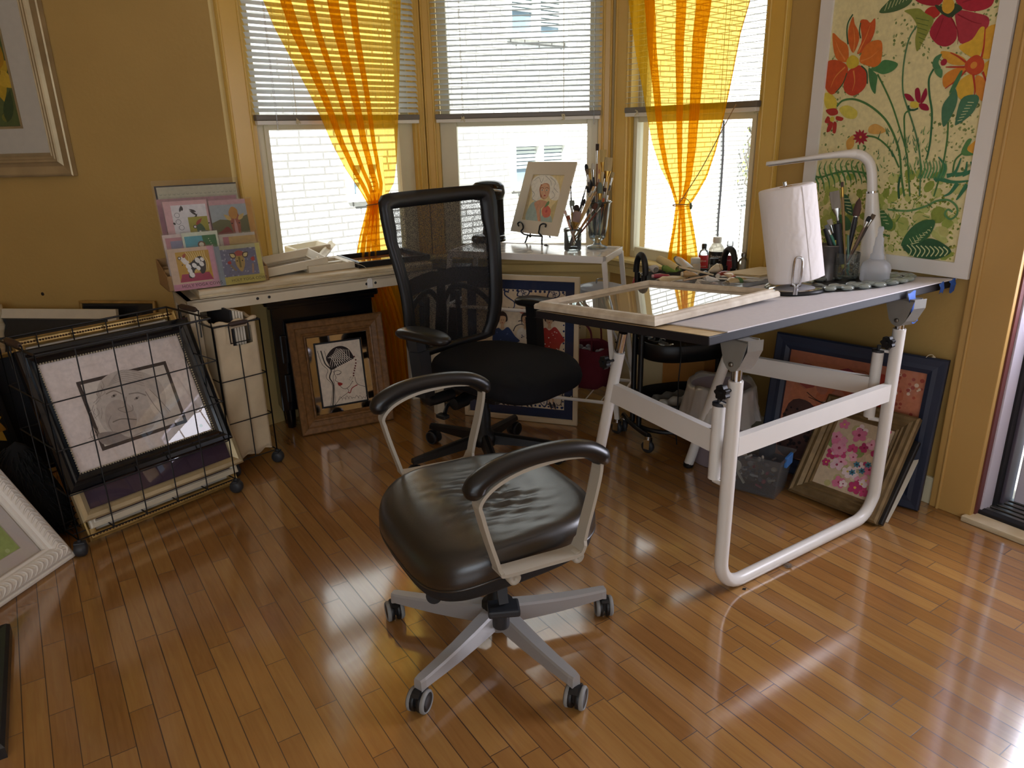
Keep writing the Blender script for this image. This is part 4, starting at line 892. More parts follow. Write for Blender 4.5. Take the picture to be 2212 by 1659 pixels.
sp.tube([bk(0, .0) - BN * .06, bk(0, .15) - BN * .055, bk(0, .30) - BN * .04], [.036, .032, .022], 10, flat=(BN, .45))
for q in (-1, 1):
    sp.tube(cr([bk(q * .01, .20) - BN * .05, bk(q * .08, .265) - BN * .045, bk(q * .2, .215) - BN * .035, bk(q * .275, .12) - BN * .018], 5), .013, 8, flat=(BN, .6))
    sp.tube([bk(q * .09, .24) - BN * .045, bk(q * .1, .03) - BN * .045], .011, 8)
sp.tube([bk(0, .05) - BN * .06, FB.p(-.17, 0, .42), FB.p(-.05, 0, .40)], [.036, .038, .04], 10, flat=(Z, .6))
sp.build('back_support', M['black'], ch)
for q in (1, -1):
    a = MB(); rows = []; f = FB.at(.05, q * .352, .668)
    for sc, z in ((.3, .022), (.7, .022), (.9, .018), (1, .008), (1, -.004), (.9, -.014), (.6, -.018), (.1, -.018)):
        row = []
        for k in range(32):
            c, s_ = superel(2 * pi * k / 32, 3); row.append(f.p(.135 * c * sc - .01, .052 * s_ * sc * (1 - .12 * c), z - .006 * (c * sc) ** 2))
        rows.append(row)
    a.grid(rows, close_u=True); a.add(rows[0], [tuple(range(32))], 0, True); a.build('arm_pad', M['padblk'], ch)
    p = MB(); p.bar(FB.p(-.005, q * .352, .655), FB.p(.005, q * .350, .56), .044, .05, FB.x); p.bar(FB.p(.005, q * .350, .60), FB.p(.02, q * .345, .415), .052, .062, FB.x)
    p.tube(cr([FB.p(.02, q * .345, .42), FB.p(.02, q * .32, .39), FB.p(.02, q * .2, .385)], 4), .024, 8); p.build('arm_post', M['black'], ch)
mc = MB(); mc.rbox(FB, -.12, .16, -.09, .09, .325, .405, .02); mc.bar(FB.p(.14, 0, .37), FB.p(.28, 0, .405), .12, .03); mc.tube([FB.p(.04, -.20, .345), FB.p(.04, -.06, .36)], .02, 10); mc.tube([FB.p(.04, -.21, .345), FB.p(.04, -.14, .345)], .026, 12)
mc.build('tilt_mechanism', M['black'], ch)
lv = MB(); lv.tube([FB.p(.0, -.08, .36), FB.p(.01, -.22, .335), FB.p(.03, -.255, .315)], .009, 8); lv.rbox(FB.at(.03, -.262, .305), -.03, .02, -.016, .016, -.008, .008, .004); lv.build('height_lever', M['black'], ch)
MB().lathe([(.05, .10), (.042, .15), (.033, .155), (.033, .25), (.027, .255), (.026, .34)], FB, 20).build('gas_lift', M['black'], ch)
MB().lathe([(.03, .085), (.055, .09), (.058, .13), (.04, .15)], FB, 20).build('base_hub', M['black'], ch)
for k in range(5):
    a = radians(-6 + 72 * k); d = V((cos(a), sin(a), 0)); w = d.cross(Z); leg = MB(); rows = []
    for t in (0, .3, .6, .85, 1):
        c = HB + d * lerp(.04, .345, t); zt = lerp(.145, .10, t); hh = lerp(.05, .024, t); ww = lerp(.024, .017, t)
        rows.append([c - w * ww + Z * (zt - hh), c - w * ww * .8 + Z * (zt - .008), c - w * ww * .3 + Z * zt, c + w * ww * .3 + Z * zt, c + w * ww * .8 + Z * (zt - .008), c + w * ww + Z * (zt - hh)])
    leg.grid(rows, close_u=True, smooth=False); leg.add(rows[-1], [(0, 1, 2, 3, 4, 5)]); leg.build('base_leg', M['black'], ch)
    twin_caster(ch, Fr(HB + d * .335, V((cos(a * 1.3 + 1), sin(a * 1.3 + 1), 0))), .032, M['black'], M['dkgrey'])
# ================================================================== drafting table
TE, TDL = V((.8387, .5446, 0)), V((-.5446, .8387, 0)); TILT = radians(5.5)
TB_ = TDL * cos(TILT) - Z * sin(TILT); TN = TE.cross(TB_)
TT = Fr(V((.529, 1.899, .87)), TE, TB_, TN); TW, TD_ = 1.252, .81          # table top surface frame
def ton(x, y, off=0.): P = onp(x, y, TT.p(0, 0, off), TN); return TT.loc(P)
FP, BP = V((.639, 1.984, 0)), V((1.330, 2.433, 0)); G1 = D(-30); G2 = (V((.762, 2.918, 0)) - BP).normalized()
dt = thing('drafting_table', 'white steel tube drafting table with black edged tilted top', 'table', (FP + BP) / 2)
M['edge'] = mat('black_table_edging', '#17161C', .55); M['laminate'] = mat('pale_wood_laminate', '#CDB68C', .5, c2='#B89C6E', vs=5, stretch=(1, 14, 1))
MB().box(TT, 0, TW, 0, TD_, -.026, 0, bev=.003).build('table_top', M['edge'], dt)
MB().box(TT, .003, TW - .003, .003, TD_ - .003, -.001, .0012).build('top_surface', M['laminate'], dt)
TR = .0215
u = MB(); c = .10
path = [FP + Z * .715] + [FP + Z * (c + .022)] + [FP + TE * (c - c * cos(t)) + Z * (c + .022 - c * sin(t)) for t in [pi / 2 * k / 8 for k in range(1, 9)]]
path += [BP - TE * (c - c * cos(t)) + Z * (c + .022 - c * sin(t)) for t in [pi / 2 * k / 8 for k in range(8, -1, -1)]] + [BP + Z * .735]
u.tube(path, TR, 16); u.build('u_frame', M['white'], dt)
MB().bar(FP + TE * .02 + Z * .508, BP - TE * .02 + Z * .508, .026, .062).build('side_rail', M['white'], dt)
def post_top(Pp, z0, flip):
    b = MB(); b.tube([Pp + Z * z0, Pp + Z * .80], .016, 14); b.build('chrome_riser', M['chrome'], dt)
    b = MB(); o = Pp - TE * .024; f = Fr(o, TDL, -TE, Z)
    tri = [(-.050, .846), (.052, .840), (.030, .768), (.016, .752), (0, .746), (-.016, .752), (-.028, .768)]
    for dy in (0, -.046): b.prism([f.p(x, dy, z) for x, z in tri], TE * .003)
    sd = [(-.050, .846), (-.050, .815), (-.028, .768), (-.016, .752)]
    b.grid([[f.p(x, 0, z) for x, z in sd], [f.p(x - .012, -.050, z) for x, z in sd]], smooth=False)
    b.box(f, -.050, .052, -.05, 0, .838, .843)
    br = b.build('tilt_bracket', M['zinc'], dt)
    c = MB(); c.lathe([(.007, 0), (.007, .006), (.004, .008), (.0005, .008)], Fr(f.p(0, 0, .768), TDL, Z, -TE), 12); c.build('pivot_bolt', M['steel'], br)
post_top(FP, .71, 1); post_top(BP, .73, 1)
def knob(P, ax, r=.021):
    k = MB(); f = Fr(P, ax.cross(Z).normalized(), Z, ax)
    pr = [(r * (1 + .12 * cos(7 * t)) * cos(t), r * (1 + .12 * cos(7 * t)) * sin(t)) for t in [2 * pi * i / 42 for i in range(42)]]
    k.prism([f.p(a, b, 0) for a, b in pr], ax * .018); k.lathe([(.008, .018), (.007, .026)], f, 12)
    k.tube([P, P - ax * .03], .005, 8); return k.build('lock_knob', M['black'], dt)
side = (TDL * -.2 - TE).normalized()
knob(FP + Z * .690 - TE * .045, -TE); knob(BP + Z * .695 - TE * .05, -TE)
for Pp, G, ztop, zb_ in ((FP, G1, .625, .385), (BP, G2, .645, .40)):       # hinged sleeves beside the posts
    s = MB(); c = Pp + G * .056; s.tube([c + Z * zb_, c + Z * ztop], .019, 14); so_ = s.build('hinge_sleeve', M['white'], dt)
    r_ = MB(); r_.tube([c + Z * (ztop - .002), c + Z * (ztop + .006)], .021, 14); r_.tube([c + Z * (ztop), c + Z * (ztop + .022)], .007, 8); r_.build('sleeve_cap', M['dkgrey'], so_)
    t = MB(); t.tube([c + Z * (zb_ - .006), Pp + Z * (zb_ - .006)], .008, 8); t.tube([c + Z * (ztop + .004), Pp + Z * (ztop + .004)], .006, 8); t.build('hinge_pin', M['white'], so_)
def gate(Pp, G, pxtop, pxfoot, railL, railR, rh):
    n = G.cross(Z); a = onp(*pxtop, Pp, n); ft = onp(*pxfoot, Pp, n)
    k = (ft - a) / (ft.z - a.z); foot = a + k * (.012 - a.z)
    d = (a - foot).normalized(); zc = lambda z: foot + d * ((z - foot.z) / d.z)
    l = MB(); l.tube([foot, a], TR * .95, 14); lo = l.build('leg', M['white'], dt)
    MB().lathe([(.0001, 0), (.019, 0), (.022, .006), (.022, .022)], Fr(foot - Z * .012, (1, 0, 0)), 14).build('foot_cap', M['black'], lo)
    L0, R0 = onp(*railL, Pp, n), onp(*railR, Pp, n); zr = (L0.z + R0.z) / 2
    MB().bar(zc(R0.z * .5 + L0.z * .5), Pp + G * .070 + Z * R0.z, .024, rh).build('stretcher', M['white'], dt)
    return a, d
a, d = gate(FP, G1, (1338, 760), (1296, 970), (1335, 846), (1537, 948), .072)
tl = TT.loc(a + d * .1)
MB().tube([a, a + d * .075], .016, 12).build('chrome_riser', M['chrome'], dt); knob(a - d * .03 - TE * .05, -TE)
a, d = gate(BP, G2, (1572, 768), (1488, 1000), (1605, 786), (1897, 836), .068)
MB().tube([a, a + d * .06], .016, 12).build('chrome_riser', M['chrome'], dt)
for (x0, x1) in ((.10, .95),):
    MB().bar(TT.p(.12, .60, -.030), TT.p(.95, .60, -.030), .03, .008, TN).build('top_batten', M['black'], dt)
# ---- things on the table
M['chip'] = mat('grey_chipboard', '#D4D0D2', .85, 0, .2, var=.03, vs=60)
MB().box(TT, .065, TW + .002, -.008, .70, .0018, .0050).build('x', M['chip']).name = 'chipboard_sheet'
tag(bpy.data.objects['chipboard_sheet'], 'large grey chipboard sheet covering the drafting table top', 'board')
M['whitewood'] = mat('white_washed_wood', '#DDD3C0', .5, c2='#BFB09A', vs=7, stretch=(3, 3, 3))
f = Fr(TT.p(-.004, .200, .008), (TE + TN * .022).normalized(), TB_); f.z = f.x.cross(f.y)
rt = thing('framed_picture', 'white washed wooden frame with glass lying flat on the drafting table', 'picture frame', f.p(.27, .3, 0))
frame_mb(f, .56, .612, [(0, 0), (0, .012), (.004, .018), (.010, .016), (.016, .024), (.024, .026), (.032, .018), (.036, .018), (.04, .012), (.04, 0)]).build('frame', M['whitewood'], rt)
MB().box(f, .03, .53, .03, .582, .002, .008).build('backing', mat('pale_print_backing', '#E6E1D4', .8), rt)
MB().poly([f.p(.036, .036, .0115), f.p(.524, .036, .0115), f.p(.524, .576, .0115), f.p(.036, .576, .0115)]).build('glazing', glassy('flat_picture_glass', (1, 1, 1), 1.5), rt)
q = ton(1548, 668, .004); rr = MB(); rr.sphere(TT.at(q[0], q[1] + .03, .011), .05, .022, .007); tag(rr.build('paint_tube', mat('red_foil', '#C03A34', .35)), 'flattened red tube poking out from under the white washed frame', 'paint tube')
# paper towel roll and its holder
q = ton(1718, 631, .006); hp = TT.p(q[0] , q[1], .0055); HF = Fr(hp, V((1, 0, 0)))
rt = thing('paper_towel_holder', 'chrome paper towel holder with black weighted base on the drafting table', 'paper towel holder', hp)
TF = Fr(hp, TE, TB_, TN)
MB().lathe([(.0001, 0), (.094, 0), (.097, .004), (.096, .010), (.090, .014)], TF, 40).build('base', M['black'], rt)
MB().lathe([(.090, .013), (.086, .019), (.05, .027), (.02, .031), (.0001, .032)], TF, 40).build('base_dome', M['chrome'], rt)
RAX = (TN + V((-.125, .0, 0))).normalized()
MB().tube([TF.p(0, 0, .03), TF.p(0, 0, .03) + RAX * .348], .006, 10).build('centre_rod', M['chrome'], rt)
arm = MB(); cv = (V((hp.x, hp.y, 0)) * -1).normalized(); sdv = Z.cross(cv); a0 = hp + cv * .102 
arm.tube(cr([a0 + Z * .012 - sdv * .004, a0 + Z * .045 - sdv * .004, a0 + Z * .052 - sdv * .012, a0 + Z * .125 - sdv * .012, a0 + Z * .138, a0 + Z * .125 + sdv * .012, a0 + Z * .052 + sdv * .012, a0 + Z * .045 + sdv * .004, a0 + Z * .012 + sdv * .004], 5), .0042, 8)
arm.build('tension_arm', M['chrome'], rt)
def towel_mat():
    m, nt, out = mk('embossed_paper_towel'); b = principled(nt, out, lin('#ECE6E4'), .9, 0, .2); tc = N(nt, 'ShaderNodeTexCoord')
    mp = N(nt, 'ShaderNodeMapping'); mp.inputs['Scale'].default_value = (22, 22, 22); L(nt, tc.outputs['Object'], mp.inputs[0])
    v = N(nt, 'ShaderNodeTexVoronoi'); v.inputs['Scale'].default_value = 2.2; v.feature = 'DISTANCE_TO_EDGE'; L(nt, mp.outputs[0], v.inputs[0])
    w = N(nt, 'ShaderNodeTexWave'); w.inputs['Scale'].default_value = .6; w.inputs['Distortion'].default_value = 9; L(nt, mp.outputs[0], w.inputs[0])
    a = N(nt, 'ShaderNodeMath', operation='ADD'); L(nt, v.outputs[0], a.inputs[0]); L(nt, w.outputs[0], a.inputs[1])
    bp = N(nt, 'ShaderNodeBump'); bp.inputs['Strength'].default_value = .3; bp.inputs['Distance'].default_value = .002; L(nt, a.outputs[0], bp.inputs['Height']); L(nt, bp.outputs[0], b.inputs['Normal']); return m
M['towel'] = towel_mat()
rl = MB(); RF = Fr(TF.p(0, 0, .046), V((1, 0, 0)) - RAX * RAX.x, None, RAX); prof = [(.022, 0), (.086, 0), (.0895, .004), (.0905, .02), (.090, .29), (.089, .312), (.085, .316), (.022, .316), (.022, 0)]
rl.lathe(prof, RF, 48, cap=False)
t0 = atan2(-.5, -.85); sh = [[RF.p((.0915 + .0012 * k) * cos(-1.35 + .14 * k), (.0915 + .0012 * k) * sin(-1.35 + .14 * k), z) for k in range(6)] for z in (.004, .1, .2, .312)]
rl.grid(sh)
rt2 = thing('paper_towel_roll', 'full white embossed paper towel roll standing on the drafting table', 'paper towel', RF.o)
rl.build('towel', M['towel'], rt2)
tb = MB().lathe([(.0205, .001), (.0205, .317), (.018, .317), (.018, .001), (.0205, .001)], RF, 24, cap=False); tb.build('core', M['card'], rt2)
# desk lamp
q = ton(1886, 596, .006); lp = TT.p(1.175, .262, .006); LF = Fr(lp, V((1, 0, 0)))
def vpl(P, x, y, fwd=0.): n = V((-P.x, -P.y, 0)).normalized(); return onp(x, y, P + n * fwd, n)
rt = thing('desk_lamp', 'white swan neck desk lamp at the back of the drafting table', 'lamp', lp)
c0 = lp + Z * .004; top = vpl(lp, 1884, 416)
ax = (top - c0); nb_ = MB(); BF = Fr(c0, ax.cross(Z).cross(ax).normalized() if ax.cross(Z).length > 1e-4 else V((1, 0, 0)), None, ax.normalized())
BF = Fr(c0, V((1, 0, 0)) - ax.normalized() * ax.normalized().x, None, ax.normalized()); hL = ax.length
nb_.lathe([(.0001, 0), (.052, 0), (.056, .004), (.055, .02), (.047, .07), (.036, .14), (.027, .22), (.0215, hL - .02), (.0205, hL)], BF, 28); nb_.build('base', M['white'], rt)
MB().lathe([(.0212, hL - .001), (.0212, hL + .006)], BF, 24).build('collar_ring', M['chrome'], rt)
nk = MB(); Pn = [top + ax.normalized() * .004] + [vpl(lp, x, y) for x, y in ((1884, 388), (1882, 365), (1876, 348), (1862, 336), (1845, 332))]
nk.tube(cr(Pn, 6), .0175, 14); nk.build('swan_neck', M['white'], rt)
hd = MB(); Ph = [vpl(lp, x, y) for x, y in ((1850, 332), (1820, 333), (1765, 339), (1700, 348), (1656, 354))]; hn = (Ph[-1] - Ph[0]).normalized(); hw_ = hn.cross(Z).normalized()
P = cr(Ph, 5); n = len(P); rows = []
for i, p in enumerate(P):
    t = i / (n - 1); w = lerp(.0175, .024, min(1, t * 3)) * (1 if t < .97 else .75); h1 = lerp(.0175, .008, min(1, t * 1.6)); row = []
    for k in range(16): a = 2 * pi * k / 16; c_, s_ = superel(a, 2.6); row.append(p + hw_ * c_ * w + Z * s_ * h1)
    rows.append(row)
hd.grid(rows, close_u=True); hd.add(rows[-1], [tuple(range(16))], 0, True); hd.build('lamp_head', M['white'], rt)
MB().strip([P[int(n * .45)] - Z * .0115, P[-2] - Z * .0095], .034, .002, hw_).build('led_strip', mat('frosted_led_cover', '#B9B4B4', .5), rt)

# glass gem trivet under the jars
gem = mat('clear_glass_gem', '#DDE4DE', .06, 0, .8, var=.12, vs=40); 
def gemmat():
    m, nt, out = mk('glass_gem'); b = principled(nt, out, lin('#C9D2CC'), .05, 0, .7); b.inputs['Transmission Weight'].default_value = .75; b.inputs['IOR'].default_value = 1.45; return m
M['gem'] = gemmat()
gc = TT.p(.955, .25, .006)
rt = thing('gem_trivet', 'black trivet ringed with clear glass gems on the drafting table', 'trivet', gc)
GX, GY = .262, .155
GF = Fr(TT.p(.955, .25, .0055), (TE * .93 - TB_ * .36).normalized() , None, TN); GF.y = GF.z.cross(GF.x)
MB().lathe([(.0001, 0), (1, 0), (1, .004), (.0001, .004)], Fr(GF.o, GF.x * 1, GF.y, GF.z), 48, sx=GX, sy=GY).build('mat', M['black'], rt)
r = random.Random(4); k = 0
for ring, (fx, cnt) in enumerate(((1.0, 27), (.80, 21), (.58, 15))):
    for i in range(cnt):
        t = 2 * pi * (i + .5 * ring) / cnt; g = MB(); p = GF.p(GX * fx * cos(t), GY * fx * sin(t), .005 + .002 * r.random())
        g.lathe([(.0001, 0), (.017, 0), (.0215, .004), (.019, .0095), (.011, .0135), (.0001, .015)], Fr(p, V((1, 0, 0)) - TN * TN.x, None, (TN + V((r.uniform(-.12, .12), r.uniform(-.12, .12), 0))).normalized()), 12)
        o = g.build('glass_gem', M['gem'], rt); k += 1

# ---- brushes
M['ferr'] = mat('nickel_ferrule', '#B9B7B0', .25, 1.); M['brass'] = mat('brass_ferrule', '#B8924A', .28, 1.)
HC_ = {}
def colm(c, rough=.4, kind='lacquer'):
    k = (c, kind)
    if k not in HC_: HC_[k] = mat('%s_%s' % (kind, c.strip('#').lower()), c, rough, var=.06, vs=20) if kind != 'bristle' else mat('bristle_' + c.strip('#').lower(), c, .8, var=.2, vs=60, stretch=(1, 1, .1))
    return HC_[k]
def brush(base, tip, r, hcol, bcol, shape, label, group, fer='ferr', bl=.03, fl=.03, wide=1.):
    "paint brush from the handle end to the bristle tip"
    base, tip = V(base), V(tip); ax = tip - base; Ln = ax.length; ax.normalize()
    cam_ = (CAM - tip); sx = ax.cross(cam_).normalized(); f = Fr(base, sx, ax.cross(sx), ax)
    rt = thing('paint_brush', label, 'paint brush', base, group)
    h = Ln - bl - fl
    MB().lathe([(.0001, 0), (r * .45, .002), (r * .55, h * .1), (r * .8, h * .5), (r * 1.15, h * .82), (r * .95, h)], f, 8).build('handle', colm(hcol), rt)
    w = r * wide
    fe = MB(); rows = []
    for t, a, b in ((0, r, r), (.35, r * 1.02, r * 1.0), (1, w, r * (.9 if shape == 'round' else .55))): rows.append([f.p(a * cos(q), b * sin(q), h - .002 + fl * t) for q in [2 * pi * j / 10 for j in range(10)]])
    fe.grid(rows, close_u=True); fe.build('ferrule', M[fer], rt)
    br = MB(); rows = []; z0 = h + fl - .003
    pr = {'round': [(1, 1), (1.15, .35), (.8, .75), (.08, 1)], 'flat': [(1, 0), (1.08, .4), (1.1, .8), (1.04, 1)], 'filbert': [(1, 0), (1.08, .4), (1.0, .75), (.6, .95), (.2, 1)]}[shape]
    if shape == 'round': pr = [(1, 0), (1.15, .35), (.8, .75), (.08, 1)]
    for s_, t in pr: rows.append([f.p(w * s_ * cos(q), (r * .9 * s_ if shape == 'round' else r * .5 * (1 - .5 * t)) * sin(q), z0 + (bl + .003) * t) for q in [2 * pi * j / 12 for j in range(12)]])
    br.grid(rows, close_u=True); br.add(rows[-1], [tuple(range(12))]); br.build('bristles', colm(bcol, .8, 'bristle'), rt)
    return rt
# cut glass tumbler with brushes
q = ton(1823, 600, .006); jp = TT.p(*ton(1823, 602, .008)[:2], .0075); jp = TT.p(1.03, .26, .0105)
jp = onp(1823, 603, TT.p(0, 0, .011), TN)
rt = thing('glass_tumbler', 'cut glass tumbler of fat brushes on the drafting table', 'tumbler', jp)
JF = Fr(jp, V((1, 0, 0))); g = MB(); SEG = 48; rows = []
for h, rr in [(0, .040), (.004, .043), (.012, .043)] + [(.014 + .05 * i / 20, 0) for i in range(21)] + [(.068, .0455), (.100, .047), (.100, .044), (.06, .0415), (.012, .038)]:
    row = []
    for k in range(SEG):
        t = 2 * pi * k / SEG; r_ = rr or (.0442 + .0018 * max(cos(t * 10 + h * 420), cos(t * 10 - h * 420)) + h * .02); row.append(JF.p(r_ * cos(t), r_ * sin(t), h))
    rows.append(row)
g.grid(rows, close_u=True, smooth=False); g.add(rows[0], [tuple(range(SEG))]); g.build('tumbler', M['jar'], rt)
def jb(P, x, y, dep, zb=.012, dx=0., dy=0.):
    "from the jar floor to the photo position, dep metres nearer the camera than the jar axis"
    return P + V((dx, dy, zb)), vpl(P, x, y, dep)
GRP = 'brushes in the cut glass tumbler'
for (x, y, dep, dx, dy, r_, hc, bc, sh, fer, bl, fl, wd, lab) in (
    (1802, 413, -.005, .005, .005, .0055, '#2A2A2C', '#8C8478', 'flat', 'ferr', .060, .045, 2.9, 'wide grey flat brush, widest in the cut glass tumbler'),
    (1819, 393, .005, .0, -.01, .0048, '#8A6A3A', '#4A3A34', 'flat', 'brass', .016, .035, .95, 'slim wooden handled brush, tallest in the cut glass tumbler'),
    (1857, 427, .0, -.004, .0, .0085, '#14151A', '#4A332C', 'round', 'ferr', .062, .004, 1.35, 'fluffy dark brown mop brush with black handle in the cut glass tumbler'),
    (1888, 463, .0, -.012, .006, .0046, '#3C3028', '#5C4C3A', 'flat', 'ferr', .018, .026, 1.5, 'brown flat brush leaning furthest right in the cut glass tumbler'),
    (1879, 467, .01, -.014, .0, .0048, '#6A5240', '#141416', 'filbert', 'ferr', .018, .022, 1.5, 'black tipped brush leaning right in the cut glass tumbler'),
    (1785, 486, .012, .016, -.004, .0055, '#3E7C66', '#74787A', 'flat', 'ferr', .018, .02, 1.4, 'green handled grey tipped brush leaning left in the cut glass tumbler'),
    (1791, 474, -.012, .012, .012, .006, '#1E1E22', '#A8A296', 'flat', 'ferr', .020, .03, 1.5, 'pale bristle brush tucked behind the green handled brush in the cut glass tumbler')):
    a, b = jb(jp, x, y, dep, .014, dx, dy); brush(a, b, r_, hc, bc, sh, lab, GRP, fer, bl, fl, wd)
for (x, y, x1, y1, rr, c, nm, lab, cat) in ((1784, 493, 1797, 560, .011, '#16171C', 'comb_handle', 'black paddle handle standing left in the cut glass tumbler', 'handle'), (1809, 483, 1812, 560, .014, '#15161B', 'scraper_handle', 'broad black scraper handle at the middle of the cut glass tumbler', 'handle'),
    (1806, 518, 1822, 572, .0075, '#B8A83C', 'marker_pen', 'olive yellow pen in the cut glass tumbler', 'pen'), (1832, 508, 1837, 580, .0042, '#5C7A66', 'ring_handle_tool', 'thin green handle with a hole in the cut glass tumbler', 'handle')):
    t = MB(); P1_, P2_ = vpl(jp, x, y, .008), vpl(jp, x1, y1, .006); P2_ = lerp(P2_, jp + Z * .02, .35); t.tube(cr([P1_, lerp(P1_, P2_, .08), lerp(P1_, P2_, .5), P2_], 4), [rr * (.6 if k == 0 else 1) for k in range(13)], 10, flat=(V((jp.x, jp.y, 0)).normalized(), .55))
    tag(t.build(nm, colm(c)), lab, cat)
# metal can behind the roll
cp = onp(1784, 603, TT.p(0, 0, .011), TN); cp = TT.p(TT.loc(cp)[0], TT.loc(cp)[1], .0095)
tag(MB().lathe([(.0001, 0), (.040, 0), (.041, .003), (.040, .006), (.040, .128), (.042, .131), (.039, .133), (.039, .006), (.0001, .006)], Fr(cp, V((1, 0, 0))), 28).build('metal_can', mat('stained_tin', '#77706C', .4, .7, var=.3, vs=18)), 'stained grey tin can behind the paper towel roll', 'can')
# squeeze bottle
bp_ = onp(1888, 606, TT.p(0, 0, .0165), TN); BFq = Fr(bp_, V((1, 0, 0)))
rt = thing('squeeze_bottle', 'clear domed squeeze bottle with tall nozzle on the gem trivet', 'bottle', bp_)
MB().lathe([(.0001, 0), (.046, 0), (.049, .004), (.048, .028), (.0495, .030), (.050, .046), (.044, .062), (.030, .074), (.022, .078)], BFq, 32).build('body', M['milky'], rt)
MB().lathe([(.023, .077), (.023, .092), (.0175, .098), (.0165, .120), (.0145, .124), (.0135, .150), (.009, .156), (.0075, .172), (.0095, .174), (.0095, .184), (.006, .190), (.0001, .190)], BFq, 24).build('nozzle', M['milky'], rt)
# papers and the clear film box at the far side of the table
rt = thing('plastic_tray', 'clear plastic tray holding papers beside the paint trolley on the table', 'tray', TT.p(.93, .66, .006))
b = MB(); f = TT.at(.74, .50, .0055); b.box(f, 0, .42, 0, .29, 0, .003)
for a in ((0, .42, 0, .003), (0, .42, .287, .29), (0, .003, 0, .29), (.417, .42, 0, .29)): b.box(f, *a, 0, .016)
b.build('tray', M['clearpl'], rt)
r = random.Random(8)
for k in range(6):
    c = '#EDEBE8' if k < 4 else '#D8C49A'; a = r.uniform(-.12, .12); fx = Fr(f.p(.12 + .010 * k, .035 + .006 * k, .004 + .0035 * k), TE * cos(a) + TB_ * sin(a), None, TN); pm = MB(); pm.box(fx, 0, .27 - .008 * k, 0, .21, 0, .0018)
    o = pm.build('paper_sheet', colm(c, .8, 'paper')); tag(o, ('white paper sheet in the clear plastic tray', 'cream card sheet on top of the white papers in the clear plastic tray')[k >= 4], 'paper', 'papers in the clear tray')
# blue masking tape
M['tape'] = mat('blue_masking_tape', '#2F5FB8', .6, var=.12, vs=30)
def tape(pts, wd, nrm, label):
    t = MB(); P = cr(pts, 4); n = len(P); rows = []; rr = random.Random(5)
    for i, p in enumerate(P): rows.append([p + V(nrm).normalized() * (q * wd * (1 - .25 * i / n)) + V((0, 0, .004 * sin(5 * q + i))) for q in (-.5, -.25, 0, .25, .5)])
    t.grid(rows); rows2 = [[p + TDL * .0008 for p in r_] for r_ in rows]; t.grid(rows2); tag(t.build('masking_tape', M['tape']), label, 'tape')
o = BP - TDL * .0285
tape([o + Z * .868 - TE * .01 + TDL * .0, o + Z * .845 - TE * .01 - TDL * .004, o + Z * .80 + TE * .012 - TDL * .006, o + Z * .758 + TE * .03 - TDL * .004], .045, TE, 'torn blue masking tape strip hanging over the rear tilt bracket')
o = TT.p(TW - .03, -.008, 0)
tape([o + Z * .004, o - Z * .012 - TDL * .006, o - Z * .03 - TDL * .004, o - Z * .042 + TE * .01], .04, TE, 'crumpled blue masking tape at the right corner of the drafting table')
o = TT.p(TW - .10, -.008, 0)
tape([o + Z * .002, o - Z * .018 - TDL * .006, o - Z * .034 - TDL * .003], .03, TE, 'small torn blue masking tape piece on the table edge near the right corner')
# ================================================================== left side: table under the window, wire carts, leaning pictures
def leanfr(A, B, lean, side=1):
    "frame of a picture standing on the edge A-B and leaning back by lean degrees; y runs up the picture, z out of it"
    A, B = V(A), V(B); x = (B - A).normalized(); back = V((-x.y, x.x, 0)) * side; l = radians(lean)
    y = Z * cos(l) + back * sin(l); return Fr(A, x, y, x.cross(y))
def quadfr(TL, TR, BR, BL):
    TL, TR, BR, BL = map(V, (TL, TR, BR, BL)); x = ((TR - TL) + (BR - BL)).normalized(); y = ((TL - BL) + (TR - BR)); y = (y - x * y.dot(x)).normalized()
    return Fr(BL, x, y, x.cross(y)), ((TR - TL).length + (BR - BL).length) / 2, ((TL - BL).length + (TR - BR).length) / 2
def picture(fr, w, h, prof, fm, label, group=None, inset=None, matw=0., matm=None, art=None, bg='#E8E0D0', glass=True, am='art', back=True, name='framed_picture', artfn=None):
    "framed picture: frame, optional mat board, artwork, glazing, backing"
    rt = thing(name, label, 'picture', fr.p(w / 2, 0, 0), group); fw = prof[-1][0]
    frame_mb(fr, w, h, prof).build('frame', fm, rt)
    if back: MB().box(fr, fw * .5, w - fw * .5, fw * .5, h - fw * .5, .001, .004).build('backing', M['card'], rt)
    if matw: frame_mb(fr.at(fw - .004, fw - .004), w - 2 * fw + .008, h - 2 * fw + .008, [(0, .004), (0, .0065), (matw, .0065), (matw + .002, .004)]).build('mat_board', matm or M['matbd'], rt)
    o = fw + matw - .002
    ar = Art(fr.at(o, o, .0042), w - 2 * o, h - 2 * o, bg)
    if artfn: artfn(ar)
    ar.build('artwork', M[am], rt)
    if glass: MB().poly([fr.p(fw - .002, fw - .002, .0085), fr.p(w - fw + .002, fw - .002, .0085), fr.p(w - fw + .002, h - fw + .002, .0085), fr.p(fw - .002, h - fw + .002, .0085)]).build('glazing', M['picglass'], rt)
    return rt
FLATP = [(0, 0), (0, .020), (.003, .022), (.022, .022), (.024, .016), (.024, 0)]
